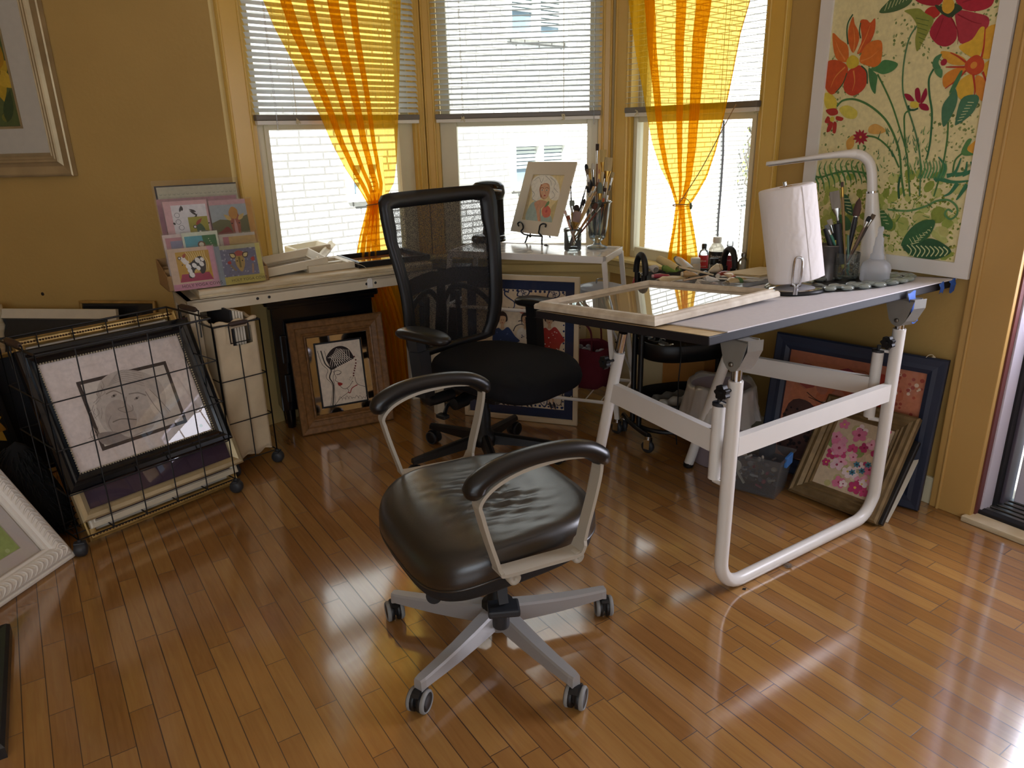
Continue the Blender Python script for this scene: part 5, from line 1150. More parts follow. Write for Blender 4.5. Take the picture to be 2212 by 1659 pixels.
# ---- white table under the left window
LT0 = V((-1.335, 2.995, 0)); LT = Fr(LT0, D(57)); LTL, LTD = 1.166, .335; ZL = .765
tb = thing('side_table', 'white parsons table under the left window with a worn board on top', 'table', LT.p(LTL / 2, LTD / 2, 0))
t = MB(); t.box(LT, 0, LTL, 0, LTD, ZL - .012, ZL); t.box(LT, 0, LTL, 0, .02, ZL - .052, ZL, bev=.002); t.box(LT, 0, LTL, LTD - .02, LTD, ZL - .052, ZL); t.box(LT, 0, .02, 0, LTD, ZL - .052, ZL); t.box(LT, LTL - .02, LTL, 0, LTD, ZL - .052, ZL)
t.build('table_top', M['offwhite'], tb)
for a in (0, LTL - .042):
    for b in (0, LTD - .042): MB().box(LT, a, a + .042, b, b + .042, 0, ZL - .05, bev=.002).build('leg', M['offwhite'], tb)
for x in (.285, .335, .79, .835):
    MB().lathe([(.006, 0), (.0065, .001), (.0001, .0012)], Fr(LT.p(x, -.0002, ZL - .026), LT.x, Z, -LT.y), 10).build('screw_hole', M['dkgrey'], tb)
wb = MB(); prof = [(0, 0), (-.010, 0), (-.012, .008), (-.006, .012), (-.010, .018), (-.010, .030), (-.002, .034), (.02, .034)]
wb.grid([[LT.p(x, .022 + a, ZL + .0005 + b) for a, b in prof] for x in (.055, LTL - .02)], smooth=False); wb.box(LT, .055, LTL - .02, .022, LTD - .01, ZL + .0005, ZL + .034)
tag(wb.build('worn_shelf_board', M['worn']), 'long worn white moulded board lying on the white side table', 'board')
ZB = ZL + .0345
# ---- greeting cards in a cardboard tray
def lt(x, y, z=ZB): return LT.loc(at(x, y, z))
b0 = lt(362, 612); b1 = lt(568, 592)
cx0 = .030
boxd = thing('cardboard_tray', 'brown cardboard tray holding the greeting cards on the white table', 'box', LT.p(.25, .12, ZB))
t = MB(); X0, X1, Y0, Y1, HB_ = b0[0] - .030, b0[0] + .385, .075, .300, .085
t.box(LT, X0, X1, Y0, Y1, ZB, ZB + .004); t.box(LT, X0, X1, Y0, Y0 + .004, ZB, ZB + HB_ * .75); t.box(LT, X0, X1, Y1 - .004, Y1, ZB, ZB + HB_ * 1.3)
for xx in (X0, X1 - .004): t.prism([LT.p(xx, Y0, ZB), LT.p(xx, Y1, ZB), LT.p(xx, Y1, ZB + HB_ * 1.3), LT.p(xx, Y0, ZB + HB_ * .75)], LT.x * .004)
t.build('tray', M['card'], boxd)
for k in range(2): MB().box(LT, X0 + .004, X1 - .004, Y0 + .055 + .085 * k, Y0 + .058 + .085 * k, ZB + .004, ZB + HB_).build('divider', M['card'], boxd)
def cardfr(yoff, lean):
    l = radians(lean); y = Z * cos(l) + LT.y * sin(l); return Fr(LT.p(0, yoff, ZB + .005), LT.x, y, LT.x.cross(y))
def greeting(yoff, lean, px, label, artfn, bg, pm='card', bottom=True, sleeve=.006, group='greeting cards in the cardboard tray', am='art', sl=(0, 0, 0)):
    f = cardfr(yoff, lean); n = f.z; q = [f.loc(onp(x, y, f.o, n)) for x, y in px]          # TL TR BR BL
    a0 = (q[0][0] + q[3][0]) / 2; a1 = (q[1][0] + q[2][0]) / 2; top = (q[0][1] + q[1][1]) / 2; bot = .0 if bottom else (q[2][1] + q[3][1]) / 2
    rt = thing('greeting_card', label, 'greeting card', f.p((a0 + a1) / 2, bot, 0), group); g = f.at(a0, bot, 0); w, h = a1 - a0, top - bot
    MB().box(g, 0, w, 0, h, -.0030, 0).build('card_stock', M['paper'], rt)
    ar = Art(g.at(0, 0, .0003), w, h, bg); artfn(ar, w, h); ar.build('print', M['artgloss'], rt)
    s = MB(); e = sleeve; r = random.Random(int(a0 * 1000))
    rows = [[g.p(lerp(-e, w + e, i / 8), lerp(-.001, h + e + sl[1], j / 6), .004 + .0015 * sin(3 * i + 2 * j + r.random() * 2)) for i in range(9)] for j in range(7)]
    s.grid(rows); s.build('sleeve', M['film'], rt, fixn=False); return rt
def cow_bw(ar, w, h):
    ar.poly([(.0, 0), (w, 0), (w, h * .15), (0, h * .15)], '#C98EA0'); ar.poly([(w * .85, 0), (w, 0), (w, h), (w * .85, h)], '#CF9BA8')
    u, v, ww, hh = w * .16, h * .19, w * .72, h * .72; ar.poly([(u, v), (u + ww, v), (u + ww, v + hh), (u, v + hh)], '#C39A3A')
    for k in range(9): ar.line([(u + ww * (.3 + .07 * k), v + hh * .98), (u + ww * (.38 + .06 * k), v + hh * .8), (u + ww * (.36 + .07 * k), v + hh * .6), (u + ww * (.5 + .05 * k), v + hh * .3)], .003, '#E3CE8A')
    ar.poly([(u, v), (u + ww, v), (u + ww * .9, v + hh * .26), (u + ww * .08, v + hh * .26)], '#A83A5A')
    P = lambda a, b: (u + ww * a, v + hh * b)
    ar.blob([P(.25, .55), P(.4, .62), P(.6, .78), (P(.75, .8)), P(.85, .6), P(.8, .3), P(.68, .22), P(.6, .4), P(.48, .35), P(.42, .12), P(.28, .14), P(.3, .35)], '#2A2A2E')
    for a, b, r in ((.32, .5, .010), (.5, .52, .009), (.62, .68, .010), (.72, .55, .009), (.38, .22, .010), (.6, .42, .008), (.34, .36, .009), (.76, .7, .007)): ar.circ(*P(a, b), r, '#EDE9E2', r * 1.3, 8, .5)
    ar.blob([P(.12, .78), P(.22, .85), P(.3, .72), P(.36, .66), P(.3, .58), P(.2, .6)], '#E8E2DA'); ar.leaf(P(.2, .8), P(.3, .95), .012, '#A84A3A'); ar.circ(*P(.1, .8), .007, '#2A2A2E'); ar.circ(*P(.1, .8), .004, '#E8E2DA'); ar.circ(*P(.15, .57), .0025, '#222'.ljust(7, '2'))
    ar.text('HOLY YOGA COWS', w * .17, h * .055, w * .098, '#3A2A30')
def cow_front(ar, w, h):
    ar.poly([(0, 0), (w * .12, 0), (w * .12, h), (0, h)], '#8E9AA0'); ar.poly([(w * .9, 0), (w, 0), (w, h), (w * .9, h)], '#CDBF6A'); ar.poly([(w * .12, 0), (w, 0), (w, h * .2), (w * .12, h * .2)], '#BFB05A')
    u, v, ww, hh = w * .12, h * .2, w * .77, h * .7; ar.poly([(u, v), (u + ww, v), (u + ww, v + hh), (u, v + hh)], '#77788E'); P = lambda a, b: (u + ww * a, v + hh * b); r = random.Random(3); ar.hold = True; ar.k += 1
    for k in range(60): ar.circ(*P(r.random(), r.random()), .0035, r.choice(['#9A9AB0', '#6A6A80', '#B4B4C4']), n=6)
    ar.hold = False
    ar.blob([P(.4, .7), P(.5, .78), P(.62, .7), P(.64, .45), P(.56, .2), P(.5, .15), P(.44, .25), P(.38, .45)], '#B99A58'); ar.blob([P(.36, .82), P(.5, .93), P(.66, .84), P(.6, .74), P(.42, .74)], '#B0524A')
    for q in (-1, 1): ar.leaf(P(.51 + q * .1, .68), P(.51 + q * .27, .85), .026, '#4A3A34'); ar.leaf(P(.51 + q * .12, .7), P(.51 + q * .25, .82), .016, '#DCCB8E')
    ar.line([P(.5, .7), P(.5, .3)], .008, '#7A6A2E'); ar.circ(*P(.43, .55), .003, '#222222'); ar.circ(*P(.58, .55), .003, '#222222')
    ar.leaf(P(.18, .45), P(.24, .58), .016, '#B83A34'); ar.leaf(P(.85, .5), P(.92, .66), .018, '#B83A34'); ar.line([P(.82, .05), P(.86, .4)], .008, '#B08A72'); ar.line([P(.22, .42), P(.36, .2)], .007, '#8E7A58')
    ar.text('HOLY YOGA COWS', w * .25, h * .065, w * .088, '#3A3A2A')
def card_zebra(ar, w, h):
    ar.poly([(w * .0, 0), (w, 0), (w, h), (0, h)], '#D9B0AE'); ar.poly([(w * .16, h * .3), (w * .96, h * .3), (w * .96, h * .95), (w * .16, h * .95)], '#E2DEDC')
    r = random.Random(5)
    for k in range(16): a, b = r.uniform(.2, .9) * w, r.uniform(.35, .9) * h; ar.leaf((a, b), (a + r.uniform(-.03, .03), b + r.uniform(.0, .03)), .009, '#26262A')
    for k in range(4): a, b = r.uniform(.22, .5) * w, r.uniform(.45, .85) * h; ar.circ(a, b, .011, '#3A3A3E'); ar.circ(a, b, .0095, '#E2DEDC')
    ar.poly([(w * .5, h * .36), (w * .95, h * .36), (w * .95, h * .8), (w * .5, h * .8)], '#A8A03A')
    ar.blob([(w * .66, h * .66), (w * .74, h * .72), (w * .84, h * .66), (w * .88, h * .5), (w * .8, h * .36), (w * .72, h * .42)], '#4A6A4A'); ar.leaf((w * .66, h * .7), (w * .82, h * .78), .014, '#A84A34'); ar.circ(w * .63, h * .68, .008, '#26262A'); ar.circ(w * .63, h * .68, .005, '#E2DEDC'); ar.circ(w * .88, h * .6, .009, '#26262A'); ar.circ(w * .87, h * .6, .006, '#C9C49A'); ar.circ(w * .78, h * .42, .013, '#E2DEDC'); ar.circ(w * .73, h * .62, .004, '#F0F0EC')
def card_calf(ar, w, h):
    ar.poly([(w * .86, 0), (w, 0), (w, h), (w * .86, h)], '#C9964A'); ar.poly([(0, h * .3), (w * .86, h * .3), (w * .86, h * .94), (0, h * .94)], '#6E6E48'); ar.poly([(0, h * .72), (w * .2, h * .76), (w * .5, h * .74), (w * .86, h * .8), (w * .86, h * .94), (0, h * .94)], '#A8B0B0')
    ar.blob([(w * .03, h * .34), (w * .04, h * .55), (w * .2, h * .62), (w * .36, h * .66), (w * .5, h * .5), (w * .46, h * .32)], '#8E3A34'); ar.blob([(w * .1, h * .36), (w * .16, h * .55), (w * .3, h * .54), (w * .28, h * .36)], '#D9AFA4'); ar.blob([(w * .4, h * .32), (w * .42, h * .46), (w * .52, h * .44), (w * .5, h * .32)], '#E4D6CC')
    ar.blob([(w * .42, h * .8), (w * .5, h * .86), (w * .62, h * .84), (w * .66, h * .74), (w * .62, h * .5), (w * .55, h * .42), (w * .48, h * .46), (w * .44, h * .66)], '#A35A44'); ar.leaf((w * .54, h * .76), (w * .54, h * .44), .014, '#C99A92'); ar.blob([(w * .42, h * .84), (w * .52, h * .91), (w * .64, h * .86), (w * .58, h * .76), (w * .46, h * .77)], '#C08A3A')
    for q in (-1, 1): ar.leaf((w * (.54 + q * .08), h * .74), (w * (.54 + q * .24), h * .82), .018, '#CDB06A')
    ar.circ(w * .46, h * .7, .003, '#222222'); ar.circ(w * .63, h * .7, .003, '#222222')
    for k in range(3): ar.circ(w * (.68 + .06 * k), h * (.56 - .04 * k), .006, '#E8E4C8')
    ar.poly([(w * .52, h * .36), (w * .8, h * .38), (w * .8, h * .42), (w * .52, h * .42)], '#B4605A')
def card_otter(ar, w, h):
    ar.poly([(w * .06, 0), (w * .94, 0), (w * .94, h * .93), (w * .06, h * .93)], '#5FA9B4'); ar.poly([(w * .62, 0), (w * .94, 0), (w * .94, h * .93), (w * .55, h * .93)], '#3A7A4A')
    ar.blob([(w * .15, h * .5), (w * .35, h * .62), (w * .6, h * .74), (w * .78, h * .7), (w * .82, h * .5), (w * .7, h * .42), (w * .4, h * .44)], '#8A5E3A'); ar.circ(w * .5, h * .76, .016, '#7A4E30'); ar.circ(w * .5, h * .765, .010, '#E8DCC0')
    for k in range(14): ar.circ(w * (.7 + .23 * ((k * 7) % 10) / 10), h * (.5 + .4 * ((k * 3) % 10) / 10), .002, '#DDE8C8', n=6)
def card_pink(ar, w, h):
    ar.poly([(w * .1, h * .1), (w, h * .1), (w, h * .94), (w * .1, h * .94)], '#C08A8E'); ar.poly([(w * .3, h * .1), (w, h * .1), (w, h * .88), (w * .3, h * .88)], '#8E8EA2'); ar.leaf((w * .5, h * .45), (w * .9, h * .85), .016, '#B48AA0'); ar.leaf((w * .4, h * .5), (w * .7, h * .62), .01, '#5A5A6A')
def card_yellow(ar, w, h):
    ar.poly([(w * .1, 0), (w, 0), (w, h * .94), (w * .1, h * .94)], '#C9A86A'); ar.poly([(w * .1, 0), (w * .26, 0), (w * .26, h * .94), (w * .1, h * .94)], '#B97A82'); ar.poly([(w * .26, h * .2), (w * .92, h * .2), (w * .92, h * .78), (w * .26, h * .78)], '#AE943A'); ar.poly([(w * .28, h * .45), (w * .45, h * .45), (w * .45, h * .62), (w * .28, h * .74)], '#B02A4A'); ar.circ(w * .75, h * .66, .009, '#2A2A2E'); ar.circ(w * .75, h * .66, .006, '#D8C88A'); ar.circ(w * .66, h * .58, .007, '#2A2A2E')
def print_scallop(ar, w, h):
    ar.poly([(.008, 0), (w, 0), (w, h - .006), (.008, h - .006)], '#C2BCA2')
    for k in range(18): ar.circ(.02 + (w - .03) * k / 17, h - .035, .006, '#8E8E7E'); ar.circ(.02 + (w - .03) * k / 17, h - .033, .006, '#C2BCA2')
    ar.poly([(w * .14, 0), (w * .95, 0), (w * .95, h - .065), (w * .14, h - .065)], '#B59A5A'); ar.poly([(w * .14, 0), (w * .95, 0), (w * .95, h - .075), (w * .14, h - .085)], '#B86A58')
def print_pink(ar, w, h):
    ar.poly([(0, 0), (w, 0), (w, h), (0, h)], '#B88A90'); r = random.Random(9)
    for k in range(8): ar.line([(.01 + .02 * r.random(), h * r.random()), (.03 + .02 * r.random(), h * r.random())], .006, '#A06A64')
R1, R2, R3, R4 = .045, .100, .180, .255
greeting(R4 + .012, 9, [(333, 403), (509, 393), (515, 430), (338, 440)], 'tall print with a scalloped border standing at the very back of the tray', print_scallop, '#2A2A2C', sl=(0, .012, 0), sleeve=.010)
greeting(R4 - .004, 10, [(338, 428), (512, 424), (516, 470), (346, 490)], 'pink and orange print behind the calf and leaf pattern cards', print_pink, '#B88A90')
greeting(R3, 12, [(351, 437), (446, 430), (455, 490), (362, 500)], 'black and white leaf pattern card with a small cow portrait, upper left in the tray', card_zebra, '#D8CCCC')
greeting(R3 - .004, 12, [(449, 432), (541, 430), (551, 488), (460, 492)], 'card of a brown calf lying in a field, upper right in the tray', card_calf, '#C9A0A0')
greeting(R2, 13, [(352, 508), (402, 505), (408, 560), (358, 562)], 'pink edged card half hidden at the left of the middle row in the tray', card_pink, '#D8C4BC')
greeting(R2 - .005, 13, [(394, 503), (471, 498), (478, 560), (400, 565)], 'card of a brown otter like animal on blue and green in the middle row', card_otter, '#D8DCC4')
greeting(R2 - .002, 13, [(474, 506), (552, 501), (558, 560), (480, 565)], 'pink and ochre card turned sideways at the right of the middle row', card_yellow, '#C2B8A8')
greeting(R1, 13, [(361, 537), (462, 532), (473, 607), (372, 613)], 'pink bordered cow card with HOLY YOGA COWS lettering, front left in the tray', cow_bw, '#D2B9A0')
greeting(R1, 13, [(462, 531), (560, 526), (572, 596), (473, 607)], 'yellow bordered cow face card with HOLY YOGA COWS lettering, front right in the tray', cow_front, '#B8B48E')
# ---- frames lying on the white table
DEEP = [(0, 0), (0, .034), (.004, .038), (.010, .038), (.036, .016), (.040, .014), (.040, 0)]
wf = M['offwhite']
def flatfr(px, py, hd, z, pitch=0., roll=0.):
    o = at(px, py, z); x = D(hd); y = V((-x.y, x.x, 0)); x = (x + Z * roll).normalized(); y = (y + Z * pitch); y = (y - x * y.dot(x)).normalized(); return Fr(o, x, y, x.cross(y))
def art_face(ar): ar.blob([(0, ar.h * .4), (ar.w * .5, ar.h * .6), (ar.w, ar.h * .3), (ar.w, 0), (0, 0)], '#C9A58E')
f = flatfr(668, 590, 57, ZB + .001)
rt = thing('double_photo_frame', 'white two opening photo frame lying flat behind the tilted white frame', 'picture frame', f.p(.15, .12, 0))
W2, H2 = .225, .235
frame_mb(f, W2, H2, [(0, 0), (0, .028), (.004, .030), (.022, .024), (.024, .010), (.024, 0)]).build('frame', wf, rt)
MB().box(f, .022, W2 - .022, .105, .130, 0, .022).build('cross_bar', wf, rt)
for y0, y1 in ((.024, .107), (.128, H2 - .024)):
    frame_mb(f.at(.022, y0), W2 - .044, y1 - y0, [(0, .006), (0, .010), (.028, .010), (.03, .006)]).build('mat_board', M['paper'], rt); MB().box(f, .024, W2 - .024, y0, y1, .003, .0065).build('insert', mat('dim_photo_insert', '#A9A08E', .5), rt)
tg = MB(); a = f.p(W2 - .035, 0, .024); z0 = ZL - .012; e = LT.loc(a); q0 = LT.p(e[0] + .004, -.0025, ZL - .008); q0 = LT.p(LT.loc(at(776, 578, ZB))[0], -.006, 0)
tf = Fr(V((q0.x, q0.y, ZL - .022)), LT.x, Z, -LT.y); tg.prism([tf.p(-.013, -.022), tf.p(.013, -.022), tf.p(.013, .014), tf.p(.007, .022), tf.p(-.007, .022), tf.p(-.013, .014)], tf.z * .0012)
tgo = thing('price_tag', 'small cream price tag hanging by a string over the table edge', 'price tag', tf.o); tg.build('tag', M['paper'], tgo)
MB().tube(cr([tf.p(.0, .016, .001), LT.p(LT.loc(tf.o)[0], -.006, ZL + .02), LT.p(LT.loc(tf.o)[0] - .004, .01, ZB + .003), LT.p(LT.loc(tf.o)[0] - .012, .028, ZB + .020), f.p(W2 - .03, .012, .034)], 6), .0009, 5).build('string', M['cord'], tgo)
f = flatfr(642, 556, 52, ZB + .030, .03, .05)
picture(f, .185, .15, DEEP, wf, 'second white photo frame half hidden behind the tilted white frame', artfn=art_face, bg='#CFC6BA', glass=False, name='photo_frame')
f = flatfr(573, 600, 54, ZB + .002, .10, .075)
picture(f, .305, .215, DEEP, wf, 'white deep edged photo frame tilted on the pile at the front of the white table', matw=.022, matm=M['paper'], artfn=art_face, bg='#B9AFA4', glass=True, name='photo_frame')
f = flatfr(695, 580, 22, ZB + .033, .06, .0)
mo = MB(); prof = [(0, 0), (.032, 0), (.032, .008), (.022, .014), (.016, .024), (.008, .026), (0, .022)]
A, B = at(688, 568, ZB + .034), at(718, 530, ZB + .046); md = (B - A).normalized(); ms_ = V((md.y, -md.x, 0)).normalized()
mo.grid([[P + ms_ * (a - .016) + Z * b for a, b in prof + [prof[0]]] for P in (A, B)], smooth=False); n = len(prof)
for P in (A, B): mo.poly([P + ms_ * (a - .016) + Z * b for a, b in prof])
tag(mo.build('moulding_sample', M['worn']), 'short offcut of cream frame moulding lying on the white photo frames', 'moulding')
o = at(776, 580, ZB); f = Fr(o + Z * .001, LT.x, LT.y)
def art_orange(ar):
    r = random.Random(6)
    ar.poly([(0, 0), (ar.w, 0), (ar.w, ar.h), (0, ar.h)], '#D98E52')
    for k in range(26): ar.circ(r.uniform(.03, ar.w - .03), r.uniform(.03, ar.h - .03), r.uniform(.015, .05), r.choice(['#D8703C', '#E0A868', '#C9784E', '#E3B98A', '#C2603A', '#DFA04E']), r.uniform(.01, .03), 9, r.random() * 3)
    for k in range(8): ar.line([(r.uniform(0, ar.w), r.uniform(0, ar.h)) for _ in range(3)], .004, r.choice(['#A84A34', '#E8D0A8']))
q = LT.loc(at(969, 573, ZB)); w_ = min(.52, q[0] - LT.loc(o)[0]); 
picture(f, max(.38, w_), .30, [(0, 0), (0, .024), (.004, .027), (.016, .027), (.018, .022), (.018, 0)], M['black'], 'black framed orange abstract lying flat at the right end of the white table', artfn=art_orange, glass=True)

# ---- black nightstand and oak framed print below the table
ns = thing('nightstand', 'black lacquered nightstand with rounded top under the white table', 'nightstand', LT.p(.72, .19, 0))
NS = Fr(LT.p(.40, .268, 0), D(63)); NW_, ND = .50, .12
MB().box(NS, 0, NW_, .0, ND, .10, .64, bev=.006).build('body', M['blackgloss'], ns)
t = MB(); t.rbox(NS, -.03, NW_ + .03, -.03, ND, .64, .675, .014); t.box(NS, -.012, NW_ + .012, -.012, ND, .625, .642, bev=.004); t.build('top', M['blackgloss'], ns)
for a in (.02, NW_ - .06):
    for b in (.01, ND - .045): MB().lathe([(.012, 0), (.02, .004), (.024, .05), (.026, .102)], Fr(NS.p(a + .02, b + .02, 0), NS.x), 12).build('leg', M['blackgloss'], ns)
for z in (.2, .40): d = MB().box(NS, .03, NW_ - .03, -.012, .0, z - .07 + .02, z + .09, bev=.003); do = d.build('drawer', M['blackgloss'], ns); MB().sphere(Fr(NS.p(NW_ * .85, -.02, z + .03), NS.x), .011).build('knob', M['chrome'], do)
M['oak'] = mat('brown_oak_frame', '#8A6238', .45, 0, .4, c2='#6A4826', vs=6, stretch=(9, 9, 9))
OAKP = [(0, 0), (0, .030), (.006, .034), (.030, .030), (.036, .024), (.058, .020), (.062, .024), (.068, .022), (.074, .014), (.078, .016), (.084, .010), (.084, 0)]
f = leanfr((-1.047, 3.3755, .0), (-.627, 3.5805, 0), 8.5)
rt = thing('framed_picture', 'oak framed line drawing of a woman with red lips leaning on the black nightstand', 'picture', f.p(.233, 0, 0)); w, h = .467, .558
frame_mb(f, w, h, OAKP).build('frame', M['oak'], rt)
MB().box(f, .04, w - .04, .04, h - .04, .001, .004).build('backing', M['card'], rt)
M['mirror'] = mat('bevelled_mirror', '#C9C4C6', .04, 1.)
frame_mb(f.at(.08, .08), w - .16, h - .16, [(0, .004), (0, .007), (.006, .010), (.034, .010), (.038, .008), (.038, .004)]).build('mirror_border', M['mirror'], rt)
frame_mb(f.at(.116, .116), w - .232, h - .232, [(0, .005), (0, .011), (.007, .011), (.007, .005)]).build('inner_fillet', M['black'], rt)
ar = Art(f.at(.120, .120, .0065), w - .24, h - .24, '#E2D2BE'); U, Vv = ar.w, ar.h
P = lambda a, b: (a / 560 * U, (1 - b / 660) * Vv)      # drawing space: x right 0-560, y down 0-660
def q4(x, y): return ((x - 505) / 545 * U, 1 * (1 - (y - 650 + (x - 505) * .12) / 670) * Vv)
cap_ = [q4(*p) for p in ((620, 790), (700, 700), (800, 665), (890, 690), (940, 760), (945, 800), (880, 830), (760, 880), (660, 920), (640, 860))]
ar.blob(cap_, '#2A1E1E')
for k in range(9):
    ar.line([q4(640 + 32 * k, 910 - 14 * k), q4(690 + 26 * k, 790 - 8 * k), q4(760 + 16 * k, 690 + 2 * k)], .0022, '#E8DCCC'); ar.line([q4(640 + 20 * k, 790 - 12 * k), q4(690 + 24 * k, 800 - 2 * k), q4(740 + 24 * k, 890 - 10 * k)], .0022, '#E8DCCC')
ink = '#4A3630'
ar.line([q4(*p) for p in ((680, 930), (705, 1000), (690, 1030), (720, 1050), (735, 1065), (745, 1100), (790, 1125), (850, 1100), (900, 1040))], .0022, ink); ar.line([q4(*p) for p in ((690, 940), (740, 925), (780, 945))], .0022, ink); ar.line([q4(*p) for p in ((715, 970), (745, 968), (775, 950))], .0032, ink); ar.line([q4(*p) for p in ((930, 1000), (950, 1075), (1050, 1110))], .0022, ink); ar.line([q4(*p) for p in ((820, 1120), (830, 1160), (720, 1230), (640, 1310))], .0022, ink)
ar.blob([q4(*p) for p in ((715, 1060), (745, 1055), (775, 1070), (750, 1090), (725, 1088))], '#9E2A22'); ar.line([q4(*p) for p in ((825, 1160), (850, 1170), (880, 1120), (950, 1085))], .0045, '#9E2A22')
for p in ((955, 780), (968, 815), (965, 850), (955, 880), (945, 905), (935, 930), (922, 960), (918, 985)): ar.circ(*q4(*p), .0042, '#6A2A26')
for p in ((870, 1010), (880, 1000), (890, 1025), (905, 1010), (880, 1040), (900, 1050), (860, 1030)): ar.circ(*q4(*p), .0018, ink, n=6)
for dx, wd in ((0, .002), (40, .0055), (80, .002)): ar.line([q4(*p) for p in ((530 + dx, 715), (560 + dx, 850), (620 + dx, 920), (590 + dx, 1000), (650 + dx * .3, 1090), (600 + dx * .6, 1300))], wd, '#2A201E')
for k in range(9): ar.line([q4(700 + 40 * k, 1240 + 10 * sin(k)), q4(720 + 40 * k, 1210 + 12 * sin(2 * k)), q4(745 + 40 * k, 1230)], .0016, ink)
ar.build('artwork', M['art'], rt)
# ---- rolling wire basket with framed pictures
WB = Fr(V((-1.549, 2.301, 0)), D(39.8)); BWD, BDP, BZ0, BZ1 = .612, .345, .062, .745
wb_ = thing('wire_basket_cart', 'black wire basket cart on casters filled with framed pictures', 'cart', WB.p(BWD / 2, BDP / 2, 0))
def wpanel(mb, P0_, xd, L_, nv, z0, z1, zs, r=.0026):
    for k in range(nv + 1): mb.tube([P0_ + xd * (L_ * k / nv) + Z * z0, P0_ + xd * (L_ * k / nv) + Z * z1], r, 6)
    for z in zs: mb.tube([P0_ + Z * z, P0_ + xd * L_ + Z * z], r, 6)
HZ = [.062, .235, .405, .575, .745]
for P_, d_, L_, nv, nm in ((WB.p(0, 0), WB.x, BWD, 5, 'front_panel'), (WB.p(0, BDP), WB.x, BWD, 5, 'back_panel'), (WB.p(0, 0), WB.y, BDP, 3, 'side_panel'), (WB.p(BWD, 0), WB.y, BDP, 3, 'side_panel')):
    m_ = MB(); wpanel(m_, P_, d_, L_, nv, BZ0, BZ1, HZ); m_.tube([P_ + Z * BZ1, P_ + d_ * L_ + Z * BZ1], .0042, 8); m_.build(nm, M['blackwire'], wb_)
bt = MB()
for k in range(7): bt.tube([WB.p(0, BDP * k / 6, BZ0), WB.p(BWD, BDP * k / 6, BZ0)], .0026, 6)
for k in range(6): bt.tube([WB.p(BWD * k / 5, 0, BZ0), WB.p(BWD * k / 5, BDP, BZ0)], .0026, 6)
bt.build('bottom_panel', M['blackwire'], wb_)
for x in (0, BWD):
    m_ = MB(); sgn = -1 if x == 0 else 1
    m_.tube(cr([WB.p(x, .09, BZ1 - .09), WB.p(x + sgn * .004, .09, BZ1 + .018), WB.p(x + sgn * .004, .25, BZ1 + .018), WB.p(x, .25, BZ1 - .09)], 1), .003, 6); ho = m_.build('handle_bail', M['blackwire'], wb_)
    MB().lathe([(.006, 0), (.011, .015), (.012, .065), (.011, .115), (.006, .13)], Fr(WB.p(x + sgn * .004, .105, BZ1 + .018), WB.x, Z, WB.y), 12).build('wooden_grip', mat('dark_wood_grip', '#3A2A22', .5), ho)
def ball_caster(root, P, r=.028, hd=.4):
    a = V((cos(hd), sin(hd), 0)); c = MB()
    c.lathe([(.0001, -.021), (.014, -.021), (.023, -.017), (r, -.008), (r, .008), (.023, .017), (.014, .021), (.0001, .021)], Fr(P + Z * r, Z, None, a), 18); c.tube([P + Z * (r * 1.6), P + Z * .064], .006, 8); c.rbox(Fr(P, a), -.019, .019, -.012, .012, r * 1.75, r * 2.05, .003); c.build('caster', M['dkgrey'], root)
for x in (0, BWD):
    for y in (0, BDP): ball_caster(wb_, WB.p(x, y, 0), .027, .3 + x * 2 + y * 4)
# the pictures inside: portrait in a broad black frame in front, three more behind it
fP, wP, hP = quadfr((-1.765, 2.51, .68), (-1.356, 2.994, .663), (-1.156, 2.811, .214), (-1.566, 2.321, .228))
fI, wI, hI = quadfr((-1.676, 2.51, .628), (-1.363, 2.911, .622), (-1.242, 2.811, .268), (-1.554, 2.41, .274))
fw_ = (wP - wI) / 2; fP = Fr(fP.o, fI.x, fI.y, fI.z)
BLKP = [(0, 0), (0, .026), (.006, .032), (.020, .034), (.030, .028), (.036, .030), (.044, .024), (.058, .018), (.060, .014), (.060, 0)]
rt = thing('framed_picture', 'broad black frame holding a pencil portrait of an old man, front of the wire basket', 'picture', fP.p(wP / 2, 0, 0))
frame_mb(fP, wP, hP, BLKP).build('frame', M['blackgloss'], rt)
bd = MB(); bw, bh = wP - .116, hP - .116; fb = fP.at(.058, .058)
for (x0, y0, x1, y1) in ((0, 0, bw, 0), (0, bh, bw, bh), (0, 0, 0, bh), (bw, 0, bw, bh)):
    Ln = max(abs(x1 - x0), abs(y1 - y0)); n_ = int(Ln / .0095)
    for k in range(n_ + 1): bd.sphere(fb.at(lerp(x0, x1, k / n_), lerp(y0, y1, k / n_), .017), .0042, seg=6, rings=4)
bd.build('beaded_fillet', mat('silver_beading', '#B9AE94', .35, .6), rt)
MB().box(fP, .05, wP - .05, .05, hP - .05, .002, .006).build('backing', M['card'], rt)
ar = Art(fP.at(.060, .060, .0075), wP - .12, hP - .12, '#CFC3BC'); X = lambda x, y: ar.px(x / 3.456, 620 + y / 3.456)
for k in range(40):
    r = random.Random(k); a, b = r.uniform(.01, ar.w - .02), r.uniform(.01, ar.h - .02); ar.line([(a, b), (a + r.uniform(-.02, .02), b + r.uniform(.005, .03)), (a + r.uniform(-.03, .03), b + r.uniform(.0, .04))], .0012, r.choice(['#C2B6AF', '#D9CEC8']))
Q = [X(565, 712), X(1235, 552), X(1400, 1010), X(765, 1225)]; ar.poly(Q, '#3A302C'); ce = (sum(q[0] for q in Q) / 4, sum(q[1] for q in Q) / 4); ar.poly([(lerp(q[0], ce[0], .075), lerp(q[1], ce[1], .10)) for q in Q], '#C4BBB0')
ar.blob([X(*p) for p in ((760, 690), (900, 620), (1080, 640), (1200, 720), (1240, 850), (1200, 950), (1080, 1060), (940, 1130), (800, 1080), (730, 960), (720, 800))], '#B2A89E')
